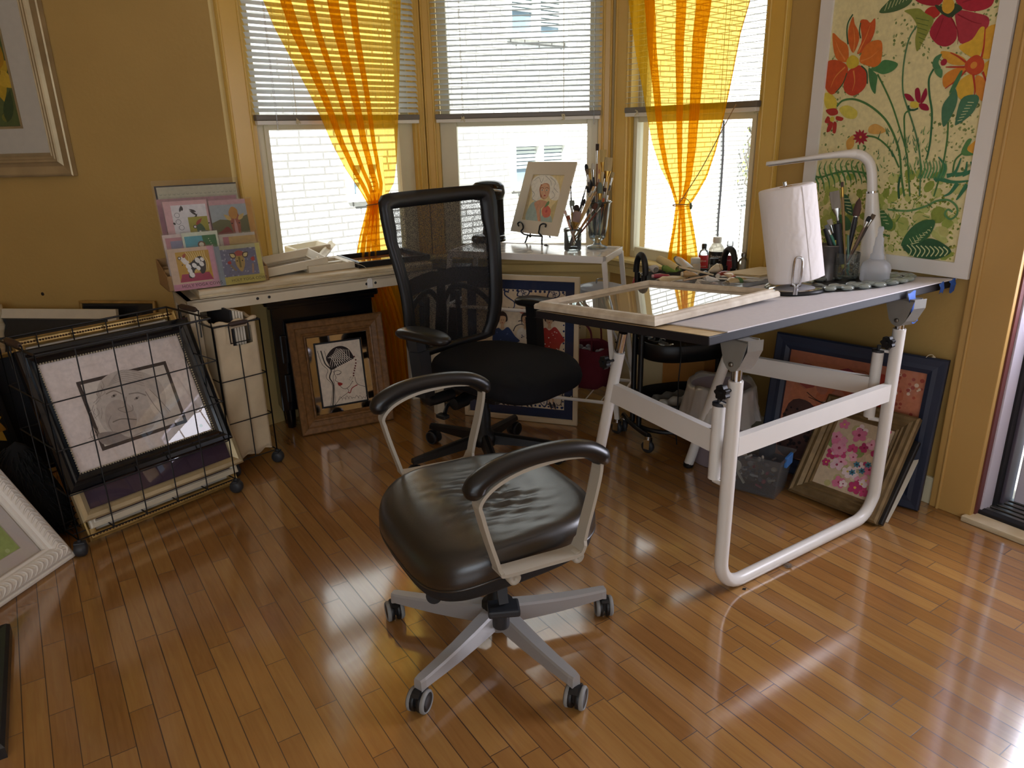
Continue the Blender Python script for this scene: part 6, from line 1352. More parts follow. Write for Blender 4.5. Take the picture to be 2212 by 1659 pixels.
ar.blob([X(*p) for p in ((790, 900), (870, 840), (960, 880), (1020, 960), (1000, 1060), (900, 1100), (800, 1040))], '#A69A90'); ar.blob([X(*p) for p in ((730, 1100), (860, 1080), (960, 1120), (1060, 1080), (1060, 1090), (800, 1180))], '#8A807A')
for p, c in (((850, 812), '#6A625C'), ((1020, 830), '#6A625C')): ar.circ(*X(*p), .012, '#8E847C', .005, 10, .3); ar.circ(*X(*p), .004, '#3A3430')
ar.line([X(*p) for p in ((790, 800), (850, 775), (910, 800))], .004, '#7E746C'); ar.line([X(*p) for p in ((960, 800), (1030, 790), (1090, 810))], .004, '#7E746C')
ar.line([X(*p) for p in ((940, 820), (930, 890), (880, 910), (930, 935), (990, 920), (985, 880))], .003, '#857B73'); ar.line([X(*p) for p in ((840, 1010), (910, 985), (1020, 990))], .004, '#6E645C'); ar.line([X(*p) for p in ((830, 960), (810, 1020), (840, 1080))], .0025, '#8A8078')
for k in range(6): ar.line([X(800 + 10 * k, 740 - 14 * k), X(920, 700 - 16 * k), X(1080 - 6 * k, 740 - 20 * k)], .0016, '#8E847C')
ar.blob([X(*p) for p in ((1085, 770), (1115, 760), (1190, 850), (1260, 930), (1240, 1000), (1140, 930))], '#BDB2A6'); ar.line([X(*p) for p in ((1085, 780), (1150, 880), (1240, 990))], .0025, '#7E746C'); ar.line([X(*p) for p in ((1115, 765), (1180, 830), (1270, 930))], .002, '#7E746C'); ar.blob([X(*p) for p in ((1050, 930), (1120, 910), (1160, 980), (1130, 1060), (1050, 1080), (1030, 1000))], '#B0A498')
for k in range(14): r = random.Random(k + 50); a, b = r.uniform(680, 760), r.uniform(680, 1080); ar.line([X(a, b), X(a + r.uniform(-20, 30), b + 40), X(a + r.uniform(-40, 30), b + 80)], .0018, '#8E857C')
ar.circ(*X(1500, 1035), .0065, '#4E8A4A')
ar.build('artwork', M['art'], rt)
MB().poly([fP.p(.058, .058, .0125), fP.p(wP - .058, .058, .0125), fP.p(wP - .058, hP - .058, .0125), fP.p(.058, hP - .058, .0125)]).build('glazing', M['picglass'], rt)
def behind(off, px4, shrink=0):
    o = fP.o - fP.z * off; q = [fP.loc(onp(x, y, o, fP.z)) for x, y in px4]; a0 = (q[0][0] + q[3][0]) / 2; a1 = (q[1][0] + q[2][0]) / 2; b0 = min(q[2][1], q[3][1]); b1 = (q[0][1] + q[1][1]) / 2
    return fP.at(a0, b0, -off), a1 - a0, b1 - b0
def purple(ar): ar.poly([(0, 0), (ar.w, 0), (ar.w, ar.h), (0, ar.h)], '#3E2A3A')
CHP = [(0, 0), (0, .022), (.006, .028), (.020, .030), (.034, .022), (.038, .018), (.038, 0)]
f, w, h = behind(.044, [(60, 820), (430, 730), (512, 1003), (165, 1120)]); picture(f, w, h, CHP, M['champ'], 'champagne gilt frame with dark purple print showing below the black portrait frame', artfn=purple, bg='#3E2A3A')
f, w, h = behind(.080, [(70, 800), (420, 730), (495, 1026), (181, 1132)]); picture(f, w, h, [(0, 0), (0, .016), (.006, .020), (.016, .016), (.02, .018), (.026, .012), (.026, 0)], M['offwhite'], 'cream frame with dark print between the gilt frames in the wire basket', artfn=purple, bg='#2E2A38')
ORN = [(0, 0), (0, .026), (.005, .030), (.010, .026), (.026, .022), (.030, .026), (.034, .020), (.034, 0)]
f, w, h = behind(.118, [(22, 737), (378, 671), (503, 1046), (183, 1156)])
rt = picture(f, w, h, ORN, M['gold'], 'ornate dark gilt frame with cream liner standing tallest in the wire basket', matw=.045, matm=M['matbd'], artfn=purple, bg='#2A2630')
on = MB(); r = random.Random(2)
for k in range(58): on.sphere(f.at(.018 + (w - .036) * k / 57, h - .018, .0235), .0052, .0045, .004, seg=6, rings=4)
for k in range(50): on.sphere(f.at(.018 + (w - .036) * k / 49, .018, .0235), .0052, .0045, .004, seg=6, rings=4)
on.build('carved_ornament', mat('dark_bronze_ornament', '#4A3220', .35, .5), rt)
# ---- canvas hamper cart beside it
HU, HBk = V((.707, .707, 0)), V((-.707, .707, 0)); HF_ = Fr(V((-1.0721, 3.0682, 0)) - HU * .205, HU, HBk); HW, HD, HZ1 = .205, .30, .668
hm = thing('laundry_hamper_cart', 'narrow black wire hamper cart with hanging canvas bag at the table leg', 'hamper', HF_.p(HW / 2, HD / 2, 0))
for P_, d_, L_, nv, nm in ((HF_.p(0, 0), HF_.x, HW, 2, 'front_panel'), (HF_.p(0, HD), HF_.x, HW, 2, 'back_panel'), (HF_.p(0, 0), HF_.y, HD, 2, 'side_panel'), (HF_.p(HW, 0), HF_.y, HD, 2, 'side_panel')):
    m_ = MB(); wpanel(m_, P_, d_, L_, nv, .062, HZ1 if nm != 'front_panel' else HZ1 - .09, [.062, .24, .43]); m_.tube([P_ + Z * .62 * 0 + Z * HZ1, P_ + d_ * L_ + Z * HZ1], .0036, 8)
    for e in (0, 1): m_.tube([P_ + d_ * L_ * e + Z * .062, P_ + d_ * L_ * e + Z * HZ1], .0032, 6)
    m_.build(nm, M['blackwire'], hm)
hb = MB(); a = HF_.p(.065, -.004, HZ1 - .004); hb.tube([a, a - Z * .075, a - Z * .075 + HF_.x * .085, a + HF_.x * .085], .0032, 6); ho = hb.build('handle_bail', M['blackwire'], hm)
MB().lathe([(.006, 0), (.011, .012), (.011, .07), (.006, .082)], Fr(HF_.p(.067, -.004, HZ1 + .002), Z, None, HF_.x), 12).build('wooden_grip', mat('dark_wood_grip', '#3A2A22', .5), ho)
for x in (0, HW):
    for y in (0, HD): ball_caster(hm, HF_.p(x, y, 0), .027, .8 + 3 * x + 2 * y)
M['canvas'] = mat('natural_canvas', '#CDBB9C', .9, 0, .2, var=.06, vs=20, bump=.35, bs=30)
bg_ = MB(); rows = []; i0 = .014; NPT = 16
def bagpt(t, z, r_):
    "t 0..4 round the bag"
    a = t % 4; w, d = HW - 2 * i0, HD - 2 * i0
    p = ((a * w, 0) if a < 1 else (w, (a - 1) * d) if a < 2 else (w - (a - 2) * w, d) if a < 3 else (0, d - (a - 3) * d))
    bul = .008 * sin(pi * (z - .07) / .6) + .006 * sin(9 * z + 5 * t) + .004 * sin(23 * z - 7 * t)
    nx, ny = ((0, -1), (1, 0), (0, 1), (-1, 0))[int(a) % 4]; k = sin(pi * (a % 1))
    return HF_.p(i0 + p[0] + nx * bul * k, i0 + p[1] + ny * bul * k, z)
cut = lambda t: .60 - .0 if False else 0
for j in range(25):
    z = lerp(.075, HZ1 + .004, j / 24); rows.append([bagpt(4 * k / 64, z - (.012 * sin(pi * 4 * k / 16) if j == 0 else 0), 0) for k in range(64)])
vs_ = [p for r_ in rows for p in r_]; fs_ = []
for i in range(24):
    for k in range(64):
        t = 4 * (k + .5) / 64; z = lerp(.075, HZ1, (i + .5) / 24)
        if .40 < t < .88 and HZ1 - .105 < z < HZ1 - .02: continue
        fs_.append((i * 64 + k, i * 64 + (k + 1) % 64, (i + 1) * 64 + (k + 1) % 64, (i + 1) * 64 + k))
bg_.add(vs_, fs_, 0, True); bg_.add(rows[0], [tuple(range(64))], 0)
hem = rows[-1]; bg_.tube([p + Z * (.006 * sin(.9 * i)) for i, p in enumerate(hem)], .009, 6, closed=True)
bg_.build('canvas_bag', M['canvas'], hm, mods=[('SOLIDIFY', dict(thickness=.002))], fixn=False)
pf = MB()
for k in range(5):
    f = Fr(HF_.p(.09 + .012 * k, .05, .12), HF_.y, HF_.x * -1 + Z * .0); o = HF_.p(.095 + .012 * k, .035, .1)
    b_ = MB(); ff = Fr(o, HF_.y, HF_.x); b_.box(ff, 0, .23, 0, .008, 0, .62 - .004 * k); ob = b_.build('art_board', mat('charcoal_board', '#26262A', .8) if k < 1 else M['matbd']); 
    tag(ob, 'charcoal backed art board standing in the canvas hamper' if k < 1 else 'cream edged art board behind the charcoal one in the canvas hamper', 'board', 'art boards in the hamper')
# ---- pictures and odd things at the far left
CARV = [(0, 0), (0, .016), (.006, .020), (.012, .018), (.018, .030), (.040, .040), (.062, .034), (.068, .026), (.076, .026), (.080, .018), (.080, 0)]
M['carved'] = mat('white_carved_frame', '#E2DACE', .42, 0, .5, var=.04)
A = V((-1.575, 2.293, 0)); f = leanfr(A - D(13.9) * .78, A, 37); w, h = .78, .62
def art_green(ar):
    r = random.Random(12); ar.poly([(0, 0), (ar.w, 0), (ar.w, ar.h), (0, ar.h)], '#A9C07A')
    for k in range(160): ar.circ(r.uniform(.01, ar.w - .01), r.uniform(.01, ar.h - .01), r.uniform(.004, .016), r.choice(['#7E9E50', '#5E7E40', '#C2D49A', '#8EB060', '#4A5E34', '#D6DEB0']), n=6)
rt = picture(f, w, h, CARV, M['carved'], 'white carved frame with a green landscape leaning at the left edge', matw=.05, matm=mat('grey_white_mat_board', '#D6D0CA', .8), artfn=art_green, bg='#A9C07A')
rp = MB(); r = random.Random(1)
for side in range(4):
    Ln = w if side % 2 == 0 else h; n_ = int(Ln / .022)
    for k in range(n_):
        c = .025 + (Ln - .05) * k / n_; P_ = []
        for t in range(7):
            u = .018 + .042 * t / 6; s_ = c + .016 * sin(pi * t / 6) + .006 * t / 6; zz = .031 + .0105 * sin(pi * (u - .018) / .05)
            P_.append(f.p(*((s_, u) if side == 0 else (w - u, s_) if side == 1 else (s_, h - u) if side == 2 else (u, s_)), zz))
        rp.tube(P_, [.0012, .003, .0042, .0045, .004, .003, .001], 6)
rp.build('carved_scrolls', M['carved'], rt)
o = at(27, 1366, .0); e = at(17, 1636, .0); x_ = (e - o).normalized(); f = Fr(o - V((x_.y, -x_.x, 0)) * 0, V((0, 0, 0)) + V((x_.y, -x_.x, 0)) * -1, None, Z)
ax = x_; ay = V((-ax.y, ax.x, 0)); 
if ay.x > 0: ay = -ay
ff = Fr(e, ay, ax * -1); ff.z = V((0, 0, 1)); Lh = (e - o).length
pf_ = Fr(e + ay * .5, -ay, -ax, Z)
picture(pf_, .5, Lh, [(0, 0), (0, .030), (.008, .040), (.028, .036), (.046, .024), (.050, .018), (.050, 0)], mat('black_worn_frame', '#1C1C1E', .3, 0, .5, var=.3, vs=40), 'black frame lying flat on the floor at the lower left edge', matw=.04, bg='#8E8678')
# behind the wire basket, along the left wall
lw = lambda a, b, z=0: FLW.p(3.0 - a, -b, z)
f = leanfr(lw(1.42, .20), lw(.62, .20), 9)
picture(f, .80, .64, [(0, 0), (0, .02), (.045, .022), (.05, .01), (.05, 0)], M['offwhite'], 'plain off white frame with dark print leaning on the left wall behind the wire basket', bg='#2E3032')
f = leanfr(lw(.87, .10), lw(.47, .10), 7)
picture(f, .40, .66, [(0, 0), (0, .014), (.010, .016), (.014, .012), (.014, 0)], M['gold'], 'thin gilt frame with dark print leaning on the wall beside the off white frame', bg='#1E1E20')
def sunfl(ar):
    r = random.Random(4); ar.poly([(0, 0), (ar.w, 0), (ar.w, ar.h), (0, ar.h)], '#1E1C18')
    for cx_, cy_, rr in ((ar.w * .62, ar.h * .36, .15), (ar.w * .86, ar.h * .58, .12), (ar.w * .25, ar.h * .6, .14), (ar.w * .75, ar.h * .14, .12)):
        for k in range(13): t = k / 13 * 6.28; ar.leaf((cx_, cy_), (min(max(cx_ + rr * cos(t), 0), ar.w), min(max(cy_ + rr * sin(t), 0), ar.h)), .06, r.choice(['#B98A2E', '#A8752A', '#C49A3C']))
        ar.circ(cx_, cy_, rr * .35, '#6E3020')
A = onp(60, 1000, V((-2.02, 2.75, .3)), NR(39.8)); q = V((-2.0, 2.78, 0))
f = leanfr(q - D(30) * .62, q, 14); picture(f, .62, .62, [(0, 0), (0, .02), (.004, .022), (.02, .022), (.02, 0)], M['black'], 'dark sunflower painting leaning behind the wire basket at far left', artfn=sunfl, glass=False)
f = leanfr(q + V((-.20, .14, 0)) - D(35) * .9, q + V((-.20, .14, 0)), 10)
picture(f, .9, .62, [(0, 0), (0, .02), (.008, .026), (.03, .02), (.03, 0)], M['blackgloss'], 'wide black frame leaning behind the sunflower painting at far left', bg='#3A3C40')
f = leanfr(q + V((-.02, .30, 0)) - D(40) * .5, q + V((-.02, .30, 0)), 9)
picture(f, .5, .56, [(0, 0), (0, .018), (.006, .022), (.02, .016), (.02, 0)], M['gold'], 'narrow gilt frame behind the black frames at far left', bg='#2A2E34')
# shaggy black throw bundled at the end of the basket
sb = MB(); r = random.Random(21); c0 = V((-1.80, 2.46, 0))
sb.lathe([(.10, .004), (.13, .05), (.11, .16), (.07, .28), (.03, .36), (.0005, .38)], Fr(c0, V((1, .6, 0))), 20, sx=1., sy=.7)
for k in range(420):
    t = r.uniform(0, 6.28); z = r.uniform(.02, .36); rr = lerp(.13, .03, (z / .38) ** 1.2); d = V((cos(t), sin(t) * .75, 0)); p = c0 + d * rr * .95 + Z * z
    sb.tube([p, p + d * .018 - Z * .012, p + d * .024 - Z * .035 + V((r.uniform(-.008, .008), r.uniform(-.008, .008), 0)) + Z * max(0, .036 - z)], [.0035, .0028, .0008], 4)
tag(sb.build('shaggy_throw', mat('black_shaggy_wool', '#0B0B0D', .95)), 'black shaggy throw bundled on the floor left of the wire basket', 'throw')
# white carved leg of a stand at the very left edge
wp = MB(); o = onp(2, 668, lw(1.29, .12), FLW.y); b = V((o.x - .03, o.y, 0)); wp.lathe([(.03, 0), (.03, .04), (.018, .06), (.018, o.z - .12), (.032, o.z - .08), (.022, o.z - .05), (.034, o.z - .02), (.034, o.z + .02), (.0005, o.z + .025)], Fr(b, V((1, 0, 0))), 16)
tag(wp.build('turned_post', M['worn']), 'turned white post standing at the left edge by the wall', 'post')
# small hole patch on the left wall
P_ = onp(92, 635, FLW.p(0, 0, 0), FLW.y); tag(MB().lathe([(.009, 0), (.008, .0015), (.0001, .002)], Fr(P_, FLW.x, Z, -FLW.y), 14).build('wall_hole', mat('dark_screw_anchor', '#2A2018', .8)), 'dark round screw anchor in the left wall', 'wall anchor')
# ================================================================== marble topped bar cart by the middle window
CH_, CDp = D(112), D(22); ZK = .85
KB = at(1308, 556, ZK); KL, KD = .80, .335
KF = Fr(KB - CH_ * KL, CH_, CDp)          # front-left corner at top height; x to the right, y to the wall
kc = thing('bar_cart', 'white metal bar cart with marble top standing at the middle window', 'cart', V((KF.p(KL / 2, KD / 2).x, KF.p(KL / 2, KD / 2).y, 0)))
def marble():
    m, nt, out = mk('white_marble'); b = principled(nt, out, (.8, .8, .8), .12, 0, .5); tc = N(nt, 'ShaderNodeTexCoord'); n = N(nt, 'ShaderNodeTexNoise'); n.inputs['Scale'].default_value = 5; n.inputs['Detail'].default_value = 8; n.inputs['Distortion'].default_value = 1.6
    L(nt, tc.outputs['Object'], n.inputs[0]); r = N(nt, 'ShaderNodeValToRGB'); e = r.color_ramp.elements; e[0].position = .42; e[0].color = (*lin('#E6E6E4'), 1); e[1].position = .56; e[1].color = (*lin('#E9E9E7'), 1); k = e.new(.49); k.color = (*lin('#A6AAAC'), 1)
    L(nt, n.outputs[0], r.inputs[0]); L(nt, r.outputs[0], b.inputs['Base Color']); return m
M['marble'] = marble()
MB().box(KF, .012, KL - .012, .012, KD - .012, -.010, 0, bev=.002).build('marble_top', M['marble'], kc)
t = MB(); 
for a in ((0, KL, 0, .014), (0, KL, KD - .014, KD), (0, .014, 0, KD), (KL - .014, KL, 0, KD)): t.box(KF, *a, -.030, .002, bev=.002)
t.build('top_rim', M['white'], kc)
legs = []
for x, sx in ((.008, -1), (KL - .008, 1)):
    for y, sy in ((.008, -.25), (KD - .008, .25)):
        a = KF.p(x, y, -.02); b = V((KF.p(x + sx * .085, y + sy * .09 * 1).x, KF.p(x + sx * .085, y + sy * .09).y, .075)); legs.append((a, b))
        l = MB(); l.bar(a, b, .022, .016, CDp); lo = l.build('leg', M['white'], kc)
        c = MB(); P_ = V((b.x, b.y, 0)); f = Fr(P_, (CDp + CH_ * .3).normalized()); c.lathe([(.0001, -.012), (.020, -.012), (.029, -.007), (.029, .007), (.020, .012), (.0001, .012)], Fr(P_ + Z * .029, Z, None, f.x), 18); co_ = c.build('caster', M['dkgrey'], kc)
        c = MB(); c.box(f, -.018, -.014, -.014, .014, .02, .062); c.box(f, .014, .018, -.014, .014, .02, .062); c.lathe([(.016, .058), (.016, .076)], f, 12); c.build('fork', M['chrome'], co_)
def legat(i, z): a, b = legs[i]; return a + (b - a) * ((z - a.z) / (b.z - a.z))
for z, nm in ((.575, 'middle_shelf'), (.150, 'lower_shelf')):
    s = MB(); Pq = [legat(0, z), legat(2, z), legat(3, z), legat(1, z)]
    for i in range(4): s.tube([Pq[i], Pq[(i + 1) % 4]], .009, 8)
    for k in range(1, 12): s.tube([lerp(Pq[0], Pq[1], k / 12), lerp(Pq[3], Pq[2], k / 12)], .003, 6)
    s.build(nm, M['white'], kc)
s = MB()
for i, j in ((2, 3), (3, 2)): s.tube([legat(i, .55), legat(j, .20)], .006, 6)
s.build('cross_brace', M['white'], kc)
# coffee maker
cm = at(1056, 521, ZK); CM = Fr(V((cm.x, cm.y, ZK)), V((.85, -.53, 0)))
rt = thing('coffee_maker', 'black single cup coffee maker on the marble cart behind the mesh chair', 'coffee maker', CM.o)
MB().lathe([(.0001, .001), (.088, .001), (.092, .006), (.092, .020), (.084, .032), (.06, .037), (.0001, .038)], CM, 36).build('drip_base', M['blackgloss'], rt)
b = MB(); rows = []
for z, r_, oy in ((.03, .062, .05), (.08, .058, .055), (.2, .056, .055), (.27, .062, .045)): rows.append([CM.p(r_ * cos(t) * 1.05, oy + r_ * sin(t) * .8, z) for t in [2 * pi * k / 28 for k in range(28)]])
b.grid(rows, close_u=True); b.add(rows[-1], [tuple(range(28))]); b.build('column', M['blackgloss'], rt)
h = MB(); rows = []
for z, r_ in ((.215, .060), (.22, .082), (.25, .088), (.285, .084), (.305, .066), (.314, .036), (.316, .004)): rows.append([CM.p(r_ * cos(t), .008 + r_ * 1.12 * sin(t), z) for t in [2 * pi * k / 32 for k in range(32)]])
h.grid(rows, close_u=True); h.add(rows[0], [tuple(range(32))]); h.build('brew_head', M['blackgloss'], rt)
MB().tube(cr([CM.p(-.085, .0, .262), CM.p(-.07, -.07, .272), CM.p(0, -.10, .276), CM.p(.07, -.07, .272), CM.p(.085, 0, .262)], 6), .007, 8).build('lid_handle', M['chrome'], rt)
# matted portrait on a wrought iron easel
fE, wE, hE = quadfr((.117, 4.131, 1.244), (.348, 3.823, 1.251), (.249, 3.733, .895), (.012, 4.051, .89)); 
fE = Fr(fE.o, fE.x, fE.y, fE.z)
if fE.z.dot(CAM - fE.o) < 0: fE = Fr(fE.o, fE.x, fE.y, -fE.z)
rt = thing('matted_print', 'matted watercolour of a white haired woman with a rose standing on the iron easel', 'picture', fE.p(wE / 2, 0, 0))
frame_mb(fE, wE, hE, [(0, -.002), (0, .0025), (.066, .0025), (.068, .0005), (.068, -.002)]).build('mat_board', mat('buff_mat_board', '#D8CDB8', .85), rt)
MB().box(fE, .002, wE - .002, .002, hE - .002, -.006, -.003).build('backing', M['card'], rt)
ar = Art(fE.at(.066, .066, -.0028), wE - .132, hE - .132, '#E4D29C')
def E6(x, y): return ar.px(900 + x / 2.765, y / 2.765)
EB = lambda P, c: ar.blob([E6(*p) for p in P], c)
ar.poly([(0, 0), (ar.w * .12, 0), (ar.w * .06, ar.h), (0, ar.h)], '#C9B88E'); EB([(800, 1250), (850, 1180), (880, 1100), (870, 1300), (820, 1340)], '#C9B884'); EB([(630, 1300), (660, 1180), (690, 1060), (640, 1240)], '#A8976E')
EB([(690, 1150), (680, 1090), (720, 1050), (790, 1045), (840, 1080), (855, 1150), (840, 1195), (800, 1190), (780, 1160), (720, 1200), (690, 1190)], '#EDE9DC')
for P in ([(700, 1080), (730, 1060), (745, 1090), (760, 1060)], [(690, 1140), (705, 1160), (690, 1185), (710, 1200)], [(800, 1060), (830, 1090), (820, 1120), (845, 1150)], [(810, 1140), (825, 1170), (800, 1190)], [(770, 1050), (800, 1080), (805, 1110)]): ar.line([E6(*p) for p in P], .0022, '#8E8E88')
EB([(735, 1120), (760, 1095), (790, 1100), (795, 1140), (780, 1180), (755, 1190), (738, 1160)], '#C98E6A'); EB([(735, 1130), (745, 1100), (755, 1120), (745, 1180), (738, 1170)], '#A8653F')
EB([(740, 1150), (745, 1112), (765, 1098), (788, 1112), (790, 1150), (776, 1182), (758, 1184)], '#DBAA86')
for x in (750, 778): ar.circ(*E6(x, 1136), .0085, '#EDE6D8', .0042, 8); ar.circ(*E6(x, 1136), .0042, '#3A4A2A'); ar.line([E6(x - 11, 1126), E6(x, 1120), E6(x + 11, 1126)], .0025, '#5A4030')
ar.circ(*E6(765, 1168), .008, '#B03E3A', .0038, 8); ar.line([E6(768, 1140), E6(770, 1158)], .002, '#9A6A4A')
EB([(660, 1330), (650, 1290), (680, 1220), (720, 1200), (740, 1230), (735, 1330)], '#A9BAB0'); EB([(740, 1330), (760, 1270), (800, 1290), (805, 1335)], '#A4B5AA'); EB([(705, 1210), (735, 1195), (770, 1200), (785, 1215), (750, 1240), (735, 1260), (740, 1335), (722, 1335), (715, 1260), (705, 1230)], '#D09A78')
EB([(750, 1250), (775, 1225), (800, 1250), (795, 1290), (765, 1300), (750, 1280)], '#D4705C'); ar.circ(*E6(775, 1262), .008, '#B84A44'); EB([(775, 1215), (790, 1200), (790, 1220), (765, 1240)], '#6E8E5A'); ar.line([E6(*p) for p in ((735, 1330), (738, 1280), (742, 1240))], .002, '#8A5A44')
ar.build('artwork', M['art'], rt)
ea = thing('display_easel', 'black wrought iron scroll easel holding the matted print on the marble cart', 'easel', fE.p(wE / 2, -.03, 0))
def Ez(x, y, d=.012): return onp(900 + x / 2.765, y / 2.765, fE.p(0, 0, d), fE.z)
m_ = MB()
for P in ([(610, 1350), (604, 1335), (618, 1326), (632, 1338), (636, 1362), (624, 1382), (640, 1398), (664, 1404)], [(768, 1358), (772, 1342), (756, 1336), (738, 1346), (732, 1372), (730, 1392), (750, 1412), (740, 1408)]): m_.tube(cr([Ez(*p) for p in P], 5), .0042, 8)
for P in ([(664, 1404), (652, 1440), (632, 1474), (612, 1484), (600, 1472), (606, 1456), (622, 1454)], [(750, 1412), (748, 1450), (756, 1486), (772, 1496), (784, 1482), (776, 1464), (762, 1466)]):
    Pp = [Ez(*p) for p in P]; m_.tube(cr(Pp, 5), .0042, 8)
m_.tube([Ez(664, 1404), Ez(750, 1412)], .004, 8)
m_.tube(cr([Ez(664, 1404), Ez(664, 1404) - fE.z * .02, fE.p(wE * .4, .0, -.012), fE.p(wE * .4, .16, -.012)], 5), .004, 8); m_.tube([fE.p(wE * .4, .16, -.012), V((fE.p(wE * .4, .16, -.10).x, fE.p(wE * .4, .16, -.10).y, ZK + .004))], .004, 8)
m_.build('scroll_frame', M['ironblack'], ea)
# jars with brushes
jp1 = at(1237, 541, ZK); J1 = Fr(jp1, V((1, 0, 0)))
rt = thing('glass_jar', 'short square shouldered glass jar of brushes on the marble cart', 'jar', jp1)
MB().lathe([(.0001, .001), (.036, .001), (.041, .006), (.042, .06), (.041, .088), (.044, .094), (.045, .106), (.042, .106), (.039, .09), (.039, .012), (.0001, .010)], J1, 28, cap=False).build('jar', M['jar'], rt)
jp2 = at(1290, 536, ZK); J2 = Fr(jp2, V((1, 0, 0)))
rt = thing('footed_vase', 'tall footed glass vase crowded with brushes at the right of the marble cart', 'vase', jp2); SEG = 40; rows = []
for h, r_ in ((.001, .050), (.006, .052), (.012, .046), (.018, .022), (.032, .016), (.042, .028), (.052, .040), (.10, .046), (.17, .054), (.215, .060), (.222, .066), (.226, .063), (.216, .057), (.10, .043), (.055, .036), (.050, .0004)):
    rows.append([J2.p(r_ * (1 + (.035 * cos(10 * t) if .04 < h < .21 else .05 * abs(cos(5 * t)) if h > .214 else 0)) * cos(t), r_ * (1 + (.035 * cos(10 * t) if .04 < h < .21 else 0)) * sin(t), h) for t in [2 * pi * k / SEG for k in range(SEG)]])
g = MB().grid(rows, close_u=True); g.add(rows[0], [tuple(range(SEG))]); g.build('vase', M['jar'], rt)
def zb(x, y): return 1200 + x / 6.38, 300 + y / 6.38
GA, GB = 'brushes in the short glass jar', 'brushes in the footed glass vase'
def inj(P, k, zb_, R): r = random.Random(k * 7 + 1); return P + V((r.uniform(-R, R), r.uniform(-R, R), zb_))
k = 0
for (x, y, dep, r_, hc, bc, sh, fer, bl, fl, wd, lab) in (
    (578, 68, -.01, .0048, '#8A6236', '#3A2A22', 'flat', 'ferr', .028, .06, 1.5, 'slim flat dark bristled brush, tallest of all in the footed vase'),
    (660, 148, -.025, .0062, '#D8C08A', '#C9B070', 'flat', 'brass', .055, .045, 2.3, 'broad cream bristle brush just right of the tallest one in the footed vase'),
    (738, 255, -.015, .0068, '#CDB68A', '#C2AE80', 'flat', 'brass', .060, .05, 2.6, 'broadest cream bristle brush, upper right in the footed vase'),
    (797, 460, .0, .0045, '#3A3A34', '#B9A878', 'flat', 'ferr', .024, .035, 1.5, 'narrow cream tipped brush furthest right in the footed vase'),
    (420, 348, .0, .0055, '#2A2A2A', '#16161A', 'filbert', 'ferr', .03, .03, 1.5, 'black bristled filbert brush, leftmost tall one in the footed vase'),
    (432, 415, .012, .0048, '#5A4A3A', '#6A5A48', 'flat', 'ferr', .024, .035, 1.4, 'brown flat brush below the black filbert in the footed vase'),
    (466, 408, -.02, .0045, '#8A7A5A', '#B49A68', 'flat', 'brass', .02, .03, 1.3, 'small tan flat brush behind the brown one in the footed vase'),
    (520, 332, -.005, .006, '#2A2A2C', '#C9C4B4', 'filbert', 'ferr', .028, .035, 1.6, 'pale tipped filbert brush with black ferrule band in the footed vase'),
    (486, 556, .02, .0048, '#26261E', '#141416', 'round', 'ferr', .045, .03, 1.2, 'pointed black round brush at the front of the footed vase'),
    (604, 412, -.03, .004, '#7A5A4A', '#B07A5A', 'round', 'brass', .02, .025, 1., 'thin rust tipped round brush behind the tallest in the footed vase'),
    (612, 595, .025, .0075, '#4A5A4A', '#6E7A70', 'filbert', 'brass', .05, .03, 1.6, 'large grey green filbert brush at the front of the footed vase'),
    (690, 462, -.01, .0045, '#2A2622', '#4A3A30', 'filbert', 'ferr', .026, .035, 1.2, 'dark filbert brush in front of the broadest cream brush in the footed vase'),
    (688, 676, .022, .005, '#C05A34', '#4A3428', 'flat', 'ferr', .016, .03, 1.3, 'orange handled brush at the front right of the footed vase'),
    (735, 712, .015, .0045, '#2C2C2C', '#8A7A5A', 'flat', 'ferr', .02, .03, 1.2, 'short dark handled brush low on the right of the footed vase'),
    (434, 650, .02, .0045, '#1C1C1E', '#26262A', 'filbert', 'ferr', .03, .03, 1.2, 'short black brush low on the left of the footed vase')):
    k += 1; px = zb(x, y); brush(inj(jp2, k, .056, .014), vpl(jp2, *px, dep), r_, hc, bc, sh, lab, GB, fer, bl, fl, wd)
